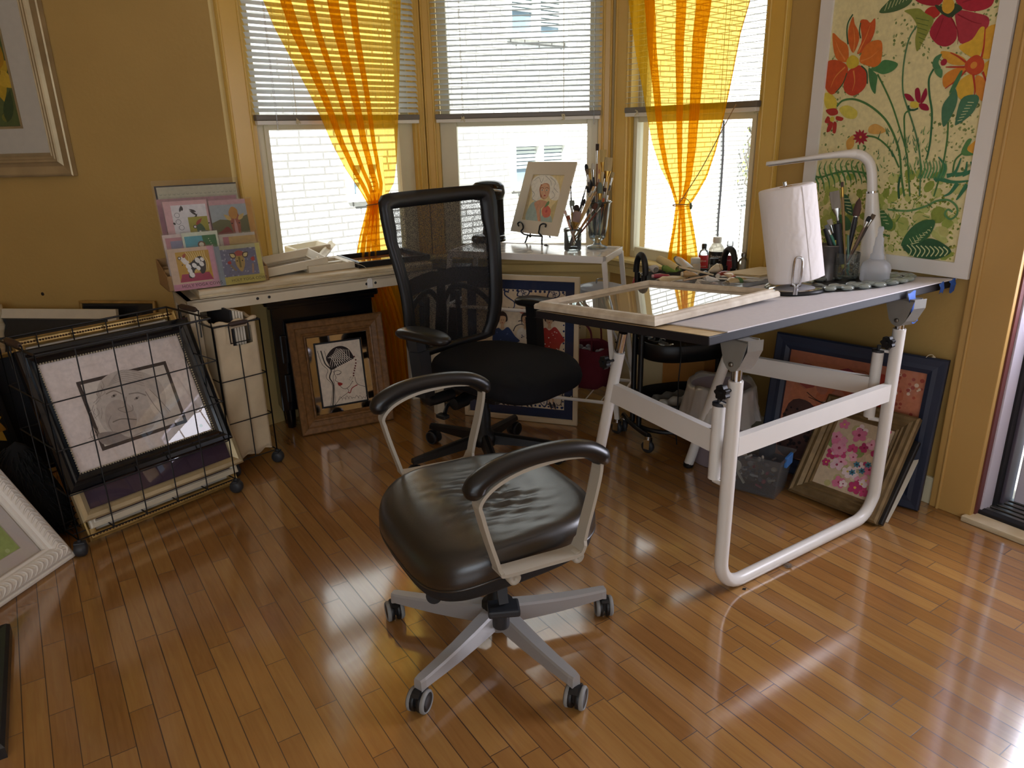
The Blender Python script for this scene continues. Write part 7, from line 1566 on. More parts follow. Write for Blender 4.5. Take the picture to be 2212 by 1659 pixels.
for (x, y, dep, r_, hc, bc, sh, fer, bl, fl, wd, lab) in (
    (582, 600, .02, .0042, '#D8B880', '#6A4A34', 'flat', 'ferr', .018, .03, 1.1, 'long bamboo coloured brush reaching highest from the short jar'),
    (530, 655, .026, .0046, '#D4B27A', '#C9A878', 'flat', 'ferr', .02, .03, 1.2, 'long pale brush just left of the highest one in the short jar'),
    (557, 730, .03, .004, '#DCC08C', '#A8865A', 'flat', 'ferr', .018, .03, 1.1, 'third long pale brush beside the highest two in the short jar'),
    (572, 888, .02, .0055, '#9A6A3A', '#5A3626', 'filbert', 'ferr', .03, .028, 1.9, 'chestnut filbert brush leaning right in the short jar'),
    (660, 898, .024, .0048, '#6E3A2A', '#2A1C18', 'flat', 'ferr', .018, .03, 1.2, 'red brown brush leaning furthest right in the short jar'),
    (295, 908, .0, .0055, '#8A6A4A', '#2E221C', 'filbert', 'brass', .026, .03, 2.2, 'dark rounded mop brush standing at the middle of the short jar'),
    (305, 1000, .03, .006, '#A8744A', '#9A8078', 'flat', 'brass', .05, .03, 2.9, 'wide dusty pink flat brush at the front of the short jar'),
    (170, 1058, .01, .005, '#4A4034', '#8E4A2E', 'flat', 'ferr', .018, .03, 1.6, 'rust red flat brush at the left of the short jar'),
    (226, 848, -.005, .0055, '#A88A4A', '#7A8478', 'flat', 'ferr', .024, .03, 2.0, 'grey green flat brush behind the mop brush in the short jar'),
    (210, 642, -.01, .0028, '#24241E', '#24241E', 'round', 'ferr', .012, .012, 1., 'thin dark rod like brush standing tall at the left of the short jar'),
    (405, 828, -.01, .0042, '#3A2A24', '#221A18', 'filbert', 'ferr', .03, .026, 1.5, 'small dark brush behind the long pale ones in the short jar'),
    (430, 640, -.015, .0034, '#1C1C1E', '#3A3430', 'round', 'ferr', .014, .02, 1., 'thin black brush leaning right behind the others in the short jar'),
    (128, 990, .0, .005, '#D8A890', '#D0B0A0', 'flat', 'ferr', .016, .02, 1.2, 'pale pink brush at the far left of the short jar')):
    k += 1; px = zb(x, y); tip = vpl(jp1, *px, dep); r = random.Random(k); d = tip - jp1; d.z = 0; d = d.normalized() * -.022 if d.length > .02 else V((0, 0, 0)); brush(jp1 + d + V((r.uniform(-.006, .006), r.uniform(-.006, .006), .014)), tip, r_, hc, bc, sh, lab, GA, fer, bl, fl, wd)
# pile of zip bags and lidded pot on the middle shelf
zb_ = thing('zip_bag_pile', 'pile of clear zip bags with a pink seal on the bar cart shelf', 'plastic bags', at(1165, 598, .60))
o = KF.p(.44, .20, 0); o = V((o.x, o.y, .586)); ZF = Fr(o, CH_)
b = MB(); r = random.Random(3)
for k in range(4):
    rows = []; z0 = .004 + .026 * k
    for j in range(9):
        row = []
        for i in range(15):
            a, b2 = i / 14, j / 8; dome = sin(pi * min(1, max(0, a))) ** .6 * sin(pi * b2) ** .5
            row.append(ZF.p(lerp(-.17, .17 - .012 * k, a), lerp(-.10, .10, b2), z0 + .024 * dome + .005 * sin(9 * a + 4 * b2 + k) * dome))
        rows.append(row)
    b.grid(rows)
b.build('clear_bags', M['film'], zb_, fixn=False)
MB().box(ZF, -.15, .14, -.085, .085, .006, .07, bev=.012).build('bag_contents', mat('white_tissue', '#D9DADF', .8, var=.06), zb_)
MB().tube(cr([ZF.p(-.12, -.02, .108), ZF.p(-.02, -.05, .122), ZF.p(.10, -.06, .115)], 6), .006, 8, flat=(Z, .4)).build('zip_seal', mat('pink_zip_seal', '#C25AB0', .5), zb_)
pc = KF.p(.71, .20, 0); pc = at(1298, 612, .70); pc = V((pc.x, pc.y, .586)); PF = Fr(pc, CH_)
rt = thing('lidded_tub', 'round translucent tub with clear handled lid on the bar cart shelf', 'tub', pc)
MB().lathe([(.0001, 0), (.085, 0), (.094, .004), (.102, .092), (.098, .092), (.09, .006), (.0001, .004)], PF, 36, cap=False).build('tub_body', M['milky'], rt)
MB().lathe([(.106, .088), (.110, .092), (.108, .100), (.085, .107), (.04, .113), (.0001, .114)], PF, 36).build('lid', M['milky'], rt)
MB().strip(cr([PF.p(-.022, 0, .112), PF.p(-.018, 0, .134), PF.p(.018, 0, .134), PF.p(.022, 0, .112)], 4), .018, .003, CDp).build('lid_handle', M['steel'], rt)
# maroon tote under the cart
tc_ = V((.37, 3.625, .16)); TFm = Fr(tc_, CH_)
rt = thing('tote_bag', 'maroon fabric tote with odds and ends on the lower shelf of the bar cart', 'bag', tc_)
M['maroon'] = mat('maroon_fabric', '#5E1F2A', .85, 0, .2, var=.1, vs=15); b = MB(); rows = []
for z, sx, sy in ((.0, .13, .085), (.03, .145, .095), (.12, .15, .10), (.19, .148, .10), (.205, .15, .102), (.19, .142, .094), (.10, .135, .088)):
    rows.append([TFm.p(superel(2 * pi * k / 40, 3.2)[0] * sx, superel(2 * pi * k / 40, 3.2)[1] * sy, z + .008 * sin(3 * k * .3)) for k in range(40)])
b.grid(rows, close_u=True); b.add(rows[0], [tuple(range(40))]); b.add(rows[-1], [tuple(range(40))]); b.build('bag_body', M['maroon'], rt)
for y in (-.095, .095): MB().strip(cr([TFm.p(-.07, y, .19), TFm.p(-.06, y * .9, .30), TFm.p(0, y * .7, .335), TFm.p(.06, y * .9, .30), TFm.p(.07, y, .19)], 6), .022, .003, CDp).build('bag_handle', M['maroon'], rt)
r = random.Random(8); cts = MB()
for k in range(16): cts.sphere(Fr(TFm.p(r.uniform(-.11, .11), r.uniform(-.07, .07), .165 + r.uniform(0, .02)), CH_), r.uniform(.012, .022), seg=8, rings=5)
tag(cts.build('bag_contents', mat('grey_odds', '#77747A', .6, var=.4, vs=30), rt), kind='stuff')
# ---- dancing women print
def women(ar):
    w, h = ar.w, ar.h; ar.poly([(0, 0), (w, 0), (w, h), (0, h)], '#E0CDB0'); r = random.Random(7); nv = '#26305A'
    def W_(x, y): return ar.px(1030 + x / 4.74, 580 + y / 4.74)
    n_ = int(w / .022)
    for k in range(n_):
        for v, s_ in ((h - .006, 1), (.012, 1)): ar.circ(w * (k + .5) / n_, v, r.uniform(.004, .008), nv, n=8)
        ar.circ(w * (k + .4) / n_ , .026 + .004 * sin(k), r.uniform(.002, .005), '#3A2A2A', n=7)
    for k in range(int(h / .03)):
        for u in (.006, w - .006): ar.circ(u, h * (k + .5) / int(h / .03), r.uniform(.003, .006), nv, n=7)
    def scroll(P, c='#2E3A5E', wd=.008): ar.line([W_(*p) for p in P], wd, c, 6, .5)
    scroll([(330, 240), (290, 235), (290, 270), (340, 310), (385, 345), (380, 400), (345, 412), (325, 395)], '#3A4468'); scroll([(910, 1280), (880, 1280), (870, 1340), (860, 1390), (830, 1400), (815, 1380)], '#4A3A34', .006); scroll([(425, 540), (455, 535), (465, 570)], '#3A3036', .005); scroll([(375, 640), (400, 590), (450, 570), (490, 580)], '#2A2A34', .005); scroll([(350, 1380), (400, 1430), (460, 1410), (470, 1350)], '#3A2E2A', .005); scroll([(620, 1200), (660, 1210), (685, 1180)], '#3A2E2A', .005)
    for P in ([(410, 280), (430, 230), (500, 215), (545, 225), (530, 270), (470, 285)], [(720, 300), (740, 240), (800, 210), (850, 230), (850, 280), (800, 305)], [(640, 1300), (680, 1280), (715, 1310), (725, 1370), (700, 1420), (660, 1390), (635, 1340)], [(870, 1110), (920, 1090), (930, 1150), (890, 1150)]):
        ar.blob([W_(*p) for p in P], '#2A3052'); c = (sum(p[0] for p in P) / len(P), sum(p[1] for p in P) / len(P))
        ar.blob([W_(lerp(p[0], c[0], .2), lerp(p[1], c[1], .2)) for p in P], '#D8CCBC')
        for k in range(9): a = k * 2.4; ar.circ(*W_(c[0] + 26 * sin(a) * (k / 9 + .2), c[1] + 30 * cos(a) * (k / 9 + .2)), .0035, '#2A3052', n=6)
    skin, line_ = '#C9A27E', '#3A2620'
    def lady(cx_, dress, dc, sp):
        hx, hy = cx_, 530
        ar.blob([W_(hx - 42, hy - 60), W_(hx, hy - 95), W_(hx + 45, hy - 60), W_(hx + 46, hy + 10), W_(hx - 44, hy + 10)], '#3A2A26')
        ar.blob([W_(hx - 32, hy - 40), W_(hx + 32, hy - 40), W_(hx + 30, hy + 20), W_(hx, hy + 48), W_(hx - 30, hy + 20)], skin); ar.circ(*W_(hx - 12, hy - 5), .002, line_); ar.circ(*W_(hx + 12, hy - 5), .002, line_); ar.circ(*W_(hx, hy + 22), .004, '#9E3A34', .002)
        ar.poly([W_(hx - 14, hy + 40), W_(hx + 14, hy + 40), W_(hx + 20, hy + 85), W_(hx - 20, hy + 85)], skin)
        ar.blob([W_(hx - 88, 640), W_(hx - 40, 605), W_(hx, 632), W_(hx + 60, 598), W_(hx + 130, 690), W_(hx + 178, 740), W_(hx + 120, 770), W_(hx + 100, 830), W_(hx + 60, 960), W_(hx + 110, 1210), W_(hx - 40, 1230), W_(hx - 50, 960), W_(hx - 100, 760)], dress)
        q = random.Random(int(cx_)); 
        for k in range(46): ar.circ(*W_(hx + q.uniform(-70, 90), q.uniform(640, 1200)), q.uniform(.0015, .004), sp, n=6)
        for dx, l in ((20, 0), (60, 60)): ar.line([W_(hx + dx - 20, 1215), W_(hx + dx - 25, 1330), W_(hx + dx - 5, 1450)], .012, skin, 5, .6); ar.leaf(W_(hx + dx - 20, 1360), W_(hx + dx + 6, 1475), .014, '#26262E')
    lady(745, '#A8362E', 0, '#E8D8C8'); lady(505, '#D8D2C6', 0, '#3A3E5A'); lady(265, '#2E3E66', 0, '#5A6A94'); ar.circ(*W_(465, 432), .014, '#C06A50'); ar.circ(*W_(470, 428), .006, '#8E3A30')
xq = D(108.4); A = V((.3255, 3.4272, .001)) - xq * .60; f = leanfr(A, V((.3255, 3.4272, .001)), 2.5)
picture(f, .60, .742, [(0, 0), (0, .020), (.004, .022), (.022, .022), (.025, .014), (.025, 0)], mat('pale_birch_frame', '#D2BE9C', .5, var=.06, vs=6), 'birch framed print of three dancing women with a navy border behind the mesh chair', matw=.048, matm=mat('navy_mat_board', '#1D2A4A', .8), artfn=women, bg='#E0CDB0')
# black boxes on the floor shelf behind the chair
bx_ = thing('printer', 'black printer on a small black stand seen through the mesh chair back', 'printer', V((-.27, 3.95, 0)))
PFr = Fr(V((-.50, 4.00, 0)), D(98)); 
MB().box(PFr, 0, .30, -.03, .15, .0, .50, bev=.006).build('stand', M['black'], bx_)
b = MB(); b.rbox(PFr.at(0, 0, .502), .0, .30, -.04, .16, 0, .16, .014); b.build('printer_body', M['dkgrey'], bx_); b = MB(); b.rbox(PFr.at(0, 0, .664), .02, .28, -.02, .14, 0, .05, .01); b.build('scanner_lid', M['black'], bx_)

# ================================================================== black tool trolley and its paint
TC = V((.785, 3.262, 0)); TU = D(75); TP = V((-TU.y, TU.x, 0)); TRF = Fr(TC, TU, TP); HLn, HWd = .205, .160; ZTR = .775
tr = thing('tool_trolley', 'black oval three tier rolling trolley between the drafting table and right window', 'trolley', TC)
def ovalp(k, n, sx, sy): c, s_ = superel(2 * pi * k / n, 2.6); return c * sx, s_ * sy
def traymb(z0, z1, f=1.):
    b = MB(); rows = []
    for z, s_ in ((z0, .94), (z0, 1.0), (z1, 1.02), (z1 + .003, 1.0), (z1, .98), (z0 + .006, .96), (z0 + .004, .02)): rows.append([TRF.p(*[q * s_ * f for q in ovalp(k, 48, HLn, HWd)], z) for k in range(48)])
    b.grid(rows, close_u=True); b.add(rows[0], [tuple(range(48))]); return b
for z0, z1 in ((.715, ZTR), (.42, .495), (.155, .215)): traymb(z0, z1).build('tray', M['black'], tr)
for q in (-1, 1):
    for y in (-.035, .035):
        p_ = MB(); x0 = q * (HLn + .012); p_.tube([TRF.p(x0, y, .09), TRF.p(x0, y, .80)], .0125, 10); p_.build('post', M['black'], tr)
    h = MB(); h.tube([TRF.p(q * (HLn + .012), .048 * cos(t), .80 + .082 * sin(t)) for t in [pi * k / 16 for k in range(17)]], .0135, 12); h.build('handle', mat('black_rubber_grip', '#17181B', .55), tr)
    c = MB(); c.tube(cr([TRF.p(q * (HLn + .01), -.14, .085), TRF.p(q * (HLn + .02), -.06, .085), TRF.p(q * (HLn + .02), .06, .085), TRF.p(q * (HLn + .01), .14, .085)], 5), .012, 8); c.build('foot_bar', M['black'], tr)
    for y in (-.135, .135):
        P_ = TRF.p(q * (HLn + .01), y, 0); a = V((cos(y * 9 + q), sin(y * 9 + q), 0)); c = MB(); c.lathe([(.0001, -.011), (.02, -.011), (.030, -.006), (.030, .006), (.02, .011), (.0001, .011)], Fr(P_ + Z * .030, Z, None, a), 18); co_ = c.build('caster', M['dkgrey'], tr)
        c = MB(); c.box(Fr(P_, a), -.017, -.013, -.014, .014, .022, .068); c.box(Fr(P_, a), .013, .017, -.014, .014, .022, .068); c.lathe([(.015, .064), (.015, .082)], Fr(P_, a), 12); c.build('fork', M['chrome'], co_)
b = MB(); b.tube([TRF.p(HLn * cos(t) * 1.02, -HWd * 1.02 * sin(t), .085) for t in [pi * k / 20 for k in range(21)]], .0105, 8); b.build('base_ring', M['black'], tr)
# foil and scrap in the middle tray, cables
r = random.Random(17); sc_ = MB()
for k in range(26):
    a, b2 = r.uniform(-.8, .8) * HLn, r.uniform(-.75, .75) * HWd; c = TRF.p(a, b2, .435 + .03 * r.random()); P = [c + V((r.uniform(-.03, .03), r.uniform(-.03, .03), r.uniform(0, .045))) for _ in range(5)]
    sc_.add(P, [(0, 1, 2), (1, 2, 3), (2, 3, 4), (0, 3, 4), (0, 2, 4)], 0)
tag(sc_.build('crumpled_foil', mat('crumpled_foil', '#C9C9C6', .25, .8, var=.2, vs=30), fixn=False), 'crumpled silver foil scraps in the middle tray of the black trolley', 'foil', kind='stuff')
r = random.Random(31)
for k, (c, lab) in enumerate((('#C9C4B8', 'grey white rolled rag lying in the bottom tray of the black trolley'), ('#6A665E', 'grey tool roll lying in the bottom tray of the black trolley'))):
    m_ = MB(); P = [TRF.p(-.12 + .05 * i, -.06 + .07 * k + .01 * sin(i), .190 + .004 * i) for i in range(5)]; m_.tube(cr(P, 4), [.024 + .006 * sin(1.3 * i) for i in range(17)], 10); tag(m_.build(('rag', 'tool_roll')[k], mat(('grey_rag', 'grey_tool_roll')[k], c, .9, var=.1)), lab, ('rag', 'tool roll')[k])
cb = MB(); cb.tube(cr([onp(x, y, TRF.p(.0, -HWd - .012, 0), TP) for x, y in ((1470, 736), (1471, 770), (1466, 820), (1464, 870), (1459, 915), (1462, 960))], 5), .0028, 6)
tag(cb.build('cable', M['black']), 'thin black cable hanging down the front of the black trolley', 'cable')
# paint tubes
def zq(x, y, z): return at(1360 + x / 6.9125, 520 + y / 6.9125, z)
PM = {}
def paint_tube(p0, p1, z0, z1, r_, col, cap, label, kind='tube', band=None):
    a, b = zq(*p0, z0), zq(*p1, z1); ax = (b - a); Ln = ax.length; ax.normalize(); sx = ax.cross(Z).normalized(); f = Fr(a, sx, sx.cross(ax) * -1, ax)
    if f.y.z < 0: f.y = -f.y
    rt = thing('paint_tube', label, 'paint tube', a, 'paint tubes heaped on the trolley and table'); rows = []; rr = random.Random(hash(label) % 1000 if False else len(label) * 7 + int(p0[0]))
    for t in (0, .08, .2, .4, .6, .8, .95, 1):
        wx = r_ * (lerp(.8, 1.25, t) if t > .1 else .7); wy = r_ * max(.06, (1 - t) ** .6 * (.7 if t < .1 else 1)); row = []
        for k in range(14): q = 2 * pi * k / 14; row.append(f.p(wx * cos(q) * (1 + rr.uniform(-.06, .06)), wy * sin(q) + rr.uniform(-.0012, .0012), Ln * (.12 + .88 * t)))
        rows.append(row)
    m_ = MB().grid(rows, close_u=True); m_.add(rows[0], [tuple(range(14))]); m_.add(rows[-1], [tuple(range(14))]); m_.build('body', colm(col, .35, 'paint_tube'), rt)
    MB().lathe([(r_ * .55, 0), (r_ * .6, Ln * .1), (r_ * .4, Ln * .13)], f, 12).build('cap', colm(cap, .5, 'cap'), rt)
    if band:
        rows = []
        for t in (.42, .60): wx = r_ * lerp(.8, 1.25, t) * 1.04; wy = r_ * (1 - t) ** .6 * 1.06 + .001; rows.append([f.p(wx * cos(2 * pi * k / 14), wy * sin(2 * pi * k / 14), Ln * (.12 + .88 * t)) for k in range(14)])
        MB().grid(rows, close_u=True).build('label_band', colm(band, .5, 'band'), rt)
    return rt
ZA = ZTR + .030
for a in (((370, 640), (800, 540), ZA, ZA + .004, .024, '#D2BE96', '#1A1A1C', 'big cream paint tube with black cap at the front of the trolley heap'), ((400, 440), (330, 380), ZA + .02, ZA + .03, .020, '#CFCDC8', '#7E7C76', 'white crumpled paint tube with grey cap behind the left trolley handle'),
          ((500, 400), (740, 450), ZA + .026, ZA + .02, .022, '#7E9A4A', '#5A7A34', 'green paint tube near the back of the trolley heap'), ((690, 265), (880, 400), ZA + .05, ZA + .03, .020, '#C9BFAE', '#59627A', 'silver paint tube with slate blue cap pointing up in the trolley heap'),
          ((330, 530), (600, 515), ZA + .012, ZA + .014, .012, '#9A2A44', '#C8A0A8', 'slim crimson paint tube lying across the trolley heap'), ((770, 500), (1010, 500), ZA + .02, ZA + .018, .018, '#C2A070', '#D8CDB4', 'tan crumpled paint tube at the middle of the trolley heap'),
          ((1190, 500), (1010, 490), ZA + .018, ZA + .02, .016, '#2A2A30', '#D0CCC4', 'black labelled paint tube at the middle of the trolley heap'), ((1380, 390), (1190, 450), ZA + .04, ZA + .02, .024, '#D4C6AA', '#CABB9C', 'fat cream paint tube leaning up by the right trolley handle'),
          ((1310, 530), (1460, 460), ZA + .014, ZA + .016, .016, '#9A3A34', '#E2DCD2', 'brick red paint tube right of the trolley heap'), ((1100, 590), (1310, 580), ZA + .012, ZA + .012, .020, '#D6D6D4', '#B0B0AE', 'silver foil paint tube at the right front of the trolley heap'),
          ((1010, 660), (1130, 620), ZA, ZA + .004, .024, '#CFC8BE', '#E2DED6', 'flat ended white paint tube at the front of the trolley heap'), ((1200, 670), (1380, 670), ZA, ZA, .018, '#D2B0A4', '#A87A6E', 'pale pink paint tube at the front right of the trolley heap'),
          ((580, 660), (900, 600), ZA, ZA + .004, .018, '#8E8880', '#3A3634', 'grey paint tube lying in front of the black tube in the heap'), ((1420, 660), (1740, 560), ZA + .006, ZA + .02, .024, '#C2AE84', '#8A7448', 'large tan paint tube with green band toward the paper towel', 'tube', '#4E7A44'),
          ((1560, 560), (1470, 490), ZA + .022, ZA + .022, .016, '#D8B58A', '#B0452F', 'apricot paint tube behind the large tan one with green band')): paint_tube(*a)
for p0, p1, z0, z1, r_, c, nm, lab, cat in (((440, 275), (720, 420), ZA + .055, ZA + .03, .017, '#D8C48C', 'paper_roll', 'cream cardboard tube at the back of the trolley heap', 'cardboard tube'), ((745, 395), (1250, 510), ZA + .04, ZA + .026, .0045, '#D9CBB0', 'brush_handle', 'long cream brush handle lying across the trolley heap', 'brush'),
                                           ((800, 595), (1180, 520), ZA + .012, ZA + .024, .004, '#CDB294', 'wooden_stick', 'thin wooden stick lying across the front of the trolley heap', 'stick'), ((1590, 490), (1950, 580), ZA + .016, ZA + .018, .0045, '#6A6A6C', 'pencil', 'grey pencil pointing toward the paper towel roll', 'pencil')):
    m_ = MB(); a, b = zq(*p0, z0), zq(*p1, z1); m_.tube([a, lerp(a, b, .5), b], [r_, r_ * 1.05, r_ * .8], 12, cap=nm != 'paper_roll'); tag(m_.build(nm, colm(c, .6, nm)), lab, cat)
m_ = MB(); a = onp(1362, 618, TRF.p(-HLn - .04, 0, 0), TU); m_.tube([a - Z * .02 + TU * .003, a + Z * .05 + TU * .028], .007, 8); tag(m_.build('red_marker', colm('#9E2A2E', .4, 'marker')), 'red marker standing against the left trolley handle', 'marker')
# bottles on the right window sill
def bottle(px, py, off, prof, bodym, capm, capprof, label, lab=None):
    P_ = onp(px, py, FWR.p(0, -off, 0), FWR.y); P_ = V((P_.x, P_.y, .7425)); f = Fr(P_, -FWR.y.cross(Z), None, Z)
    rt = thing('paint_medium_bottle', label, 'bottle', P_, 'paint medium bottles on the right window sill'); MB().lathe(prof, f, 26).build('body', bodym, rt)
    MB().lathe(capprof, f, 20).build('cap', capm, rt)
    if lab:
        z0, z1, r_, c, txts = lab; t0 = atan2(-P_.y, -P_.x); m_ = MB(); rows = [[V((P_.x + r_ * cos(t0 + q), P_.y + r_ * sin(t0 + q), P_.z + z)) for q in [lerp(-1.35, 1.35, i / 20) for i in range(21)]] for z in (z0, z1)]
        m_.grid(rows); lo = m_.build('label', colm(c, .5, 'label'), rt, fixn=False)
        tm = MB()
        for s_, sz, zz, cc in txts:
            vs_, fs_ = text2d(s_, sz); wd = max(v[0] for v in vs_)
            tm.add([V((P_.x + (r_ + .0006) * cos(t0 + (u - wd / 2) / r_), P_.y + (r_ + .0006) * sin(t0 + (u - wd / 2) / r_), P_.z + zz + v)) for u, v in vs_], fs_, 0, False, lin(cc))
        if txts: tm.build('lettering', M['art'], lo, cols=True)
    return rt
M['hdpe'] = glassy('frosted_bottle', (.94, .92, .86), .6, .3, .55, (.88, .86, .78)); M['clearbt'] = glassy('clear_bottle', (.93, .95, .95), 1.2, .03, .05, (.9, .9, .9))
bottle(1518, 586, .034, [(.0001, 0), (.022, 0), (.024, .004), (.024, .085), (.018, .100), (.010, .106), (.010, .112)], M['clearbt'], M['black'], [(.012, .108), (.012, .130), (.010, .132), (.0001, .132)], 'slim clear bottle with red and white label and black cap on the right sill', (.012, .080, .0245, '#C4313A', [('gloss', .014, .05, '#F0ECE8'), ('varnish', .010, .025, '#F0ECE8')]))
bottle(1545, 586, .037, [(.0001, 0), (.033, 0), (.036, .005), (.036, .112), (.032, .124), (.020, .142), (.017, .146), (.017, .150)], M['hdpe'], M['railw'], [(.020, .147), (.020, .170), (.018, .172), (.0001, .172)], 'frosted bottle with black label and white cap, tallest on the right sill', (.008, .108, .0365, '#26241F', [('liquitex', .019, .080, '#EDE8DC'), ('PROFESSIONAL', .0062, .068, '#EDE8DC'), ('MATTE MEDIUM', .0062, .045, '#C9B27A'), ('MEDIUM MAT', .0062, .034, '#C9B27A')]))
bottle(1573, 586, .035, [(.0001, 0), (.030, 0), (.033, .005), (.033, .105), (.028, .122), (.014, .134), (.012, .142)], M['clearbt'], M['clearpl'], [(.015, .138), (.015, .158), (.013, .160), (.0001, .160)], 'clear bottle with broad red label and clear cap on the right sill', (.030, .100, .0335, '#B8323A', [('medium', .010, .075, '#F0ECE8')]))
bottle(1604, 586, .034, [(.0001, 0), (.024, 0), (.026, .004), (.026, .070), (.018, .088), (.010, .094), (.010, .104)], M['clearbt'], M['steel'], [(.012, .100), (.012, .114), (.009, .118), (.0001, .118)], 'small clear bottle with steel stopper at the right end of the sill')
def tjar(P_, r_, h, bm, cm_, ch_, label):
    f = Fr(P_, V((1, 0, 0))); rt = thing('jar', label, 'jar', P_); MB().lathe([(.0001, 0), (r_ * .94, 0), (r_, .004), (r_, h), (r_ * .8, h + .006)], f, 22).build('body', bm, rt); MB().lathe([(r_ * .9, h + .003), (r_ * .9, h + ch_), (r_ * .86, h + ch_ + .002), (.0001, h + ch_ + .002)], f, 22).build('cap', cm_, rt)
# two small jars stand on the end of the trolley
p1_ = TRF.p(HLn * .55, HWd * .62, ZTR - .054); tjar(TRF.p(HLn * .50, HWd * .62, .7205), .024, .085, M['hdpe'], M['railw'], .026, 'small amber jar with white lid on the trolley before the red labelled bottle')
tjar(TRF.p(HLn * .82, HWd * .30, .7205), .022, .085, M['clearbt'], M['black'], .028, 'small clear jar with black lid at the right end of the trolley')

# ================================================================== below the drafting table and along the right wall
hv = thing('wall_heater', 'cream convector heater with slotted grille along the wall below the right window', 'heater', FWR.p(.45, -.08, 0))
M['heat'] = mat('cream_heater_enamel', '#CFC19A', .45, 0, .45, var=.03)
HX0, HX1, HDp, HH = .17, .575, .125, .345
b = MB(); b.box(FWR, HX0, HX1, -HDp, -.018, .03, HH, bev=.008); b.build('casing', M['heat'], hv)
g = MB()
for i in range(8):
    for z in (.288, .302, .316): g.box(FWR, HX0 + .03 + i * .048, HX0 + .066 + i * .048, -HDp - .0006, -HDp + .002, z - .004, z + .004)
g.build('grille_slots', M['dkgrey'], hv)
hv2 = thing('wall_heater', 'cream convector heater with slotted grille along the wall below the middle window', 'heater', FWM.p(.7, -.08, 0))
b = MB(); b.box(FWM, .45, LM_ - .13, -.125, -.018, .03, .40, bev=.008); b.box(FWM, .44, LM_ - .12, -.135, -.018, .40, .43, bev=.006); b.build('casing', M['heat'], hv2)
g = MB()
for i in range(8):
    for z in (.340, .356, .372): g.box(FWM, .48 + i * .05, .516 + i * .05, -.1256, -.123, z - .004, z + .004)
g.build('grille_slots', M['dkgrey'], hv2)
cbx = MB().box(FWR, .585, .86, -.14, -.02, .0, .34, bev=.003); tag(cbx.build('cardboard_box', mat('orange_brown_cardboard', '#B9803E', .8, var=.05)), 'orange brown cardboard box standing beside the heater', 'box')
# waste bin with liner
bc = V((.90, 2.985, 0)); BFm = Fr(bc, V((1, 0, 0)))
rt = thing('waste_bin', 'grey lilac waste bin with a plastic liner under the drafting table', 'bin', bc)
MB().lathe([(.0001, 0), (.098, 0), (.102, .004), (.128, .345), (.132, .350), (.124, .350), (.098, .008), (.0001, .006)], BFm, 32, cap=False).build('bin_body', mat('lilac_grey_plastic', '#A89AA0', .5), rt)
ln = MB(); rows = []; r = random.Random(6)
for j, (z, rr) in enumerate(((.10, .106), (.30, .121), (.352, .126), (.372, .133), (.352, .142), (.30, .150), (.25, .158), (.215, .165))):
    rows.append([BFm.p((rr + (.010 * sin(11 * t + j) + .007 * sin(23 * t)) * max(0, (j - 2) / 5)) * cos(t), (rr + (.010 * sin(11 * t + j) + .007 * sin(23 * t)) * max(0, (j - 2) / 5)) * sin(t), z + (.012 * sin(7 * t) + .012 * sin(3 * t + 1)) * max(0, (j - 1) / 6)) for t in [2 * pi * k / 72 for k in range(72)]])
ln.grid(rows, close_u=True).build('liner', M['bag'], rt, fixn=False)
# clear storage tub
FL_, FR_ = V((.806, 2.750, 0)), V((1.027, 2.578, 0)); tx = (FR_ - FL_).normalized(); ty = V((-tx.y, tx.x, 0)); SB = Fr(FL_, tx, ty); sw, sd_ = .28, .15
if ty.y < 0: SB = Fr(FL_, tx, -ty)
rt = thing('storage_tub', 'clear plastic storage tub with blue latch full of craft odds and ends', 'tub', SB.p(sw / 2, sd_ / 2, 0))
b = MB(); rows = []
for z, o_ in ((.003, .012), (.16, -.004), (.165, -.012), (.172, -.012), (.172, -.004), (.006, .016)): rows.append([SB.p(a, c, z) for a, c in ((o_, o_), (sw - o_, o_), (sw - o_, sd_ - o_), (o_, sd_ - o_))])
b.grid(rows, close_u=True, smooth=False); b.add(rows[0], [(0, 1, 2, 3)]); b.build('tub', M['clearpl'], rt, fixn=False)
lt_ = MB(); lt_.box(SB, sw + .004, sw + .016, .04, .11, .135, .178, bev=.003); lt_.build('latch', mat('blue_latch', '#3F7CC4', .4), rt)
lb_ = MB(); lb_.box(SB, sw - .001, sw + .0, .05, .16, .04, .10); 
MB().box(SB.at(0, 0, 0), .02, sw - .02, .018, .0185, .01, .012).build('inner_lip', M['clearpl'], rt)
r = random.Random(13); od = MB(); cols_ = ['#8A8680', '#5A5450', '#C9C4BA', '#6A6A70', '#A83A4A', '#3A3A40', '#B0A894']
for k in range(70):
    c = SB.p(r.uniform(.035, sw - .035), r.uniform(.035, sd_ - .035), r.uniform(.02, .15)); cc = lin(r.choice(cols_)); s0_ = len(od.c)
    if k % 3: od.sphere(Fr(c, (r.uniform(-1, 1), r.uniform(-1, 1), .1)), r.uniform(.008, .020), r.uniform(.006, .014), r.uniform(.006, .012), 8, 5)
    else: od.tube([c, c + V((r.uniform(-.04, .04), r.uniform(-.03, .03), r.uniform(-.01, .02)))], .005, 6)
    for i in range(s0_, len(od.c)): od.c[i] = cc
tag(od.build('craft_odds', M['art'], rt, cols=True), kind='stuff')
key = MB(); fk = Fr(SB.p(.10, .024, .105), tx, Z, -ty); key.lathe([(.0001, 0), (.024, 0), (.024, .005), (.0001, .006)], fk, 22); key.bar(SB.p(.105, .022, .085), SB.p(.14, .022, .035), .012, .005); key.build('white_disc', M['offwhite'], rt)
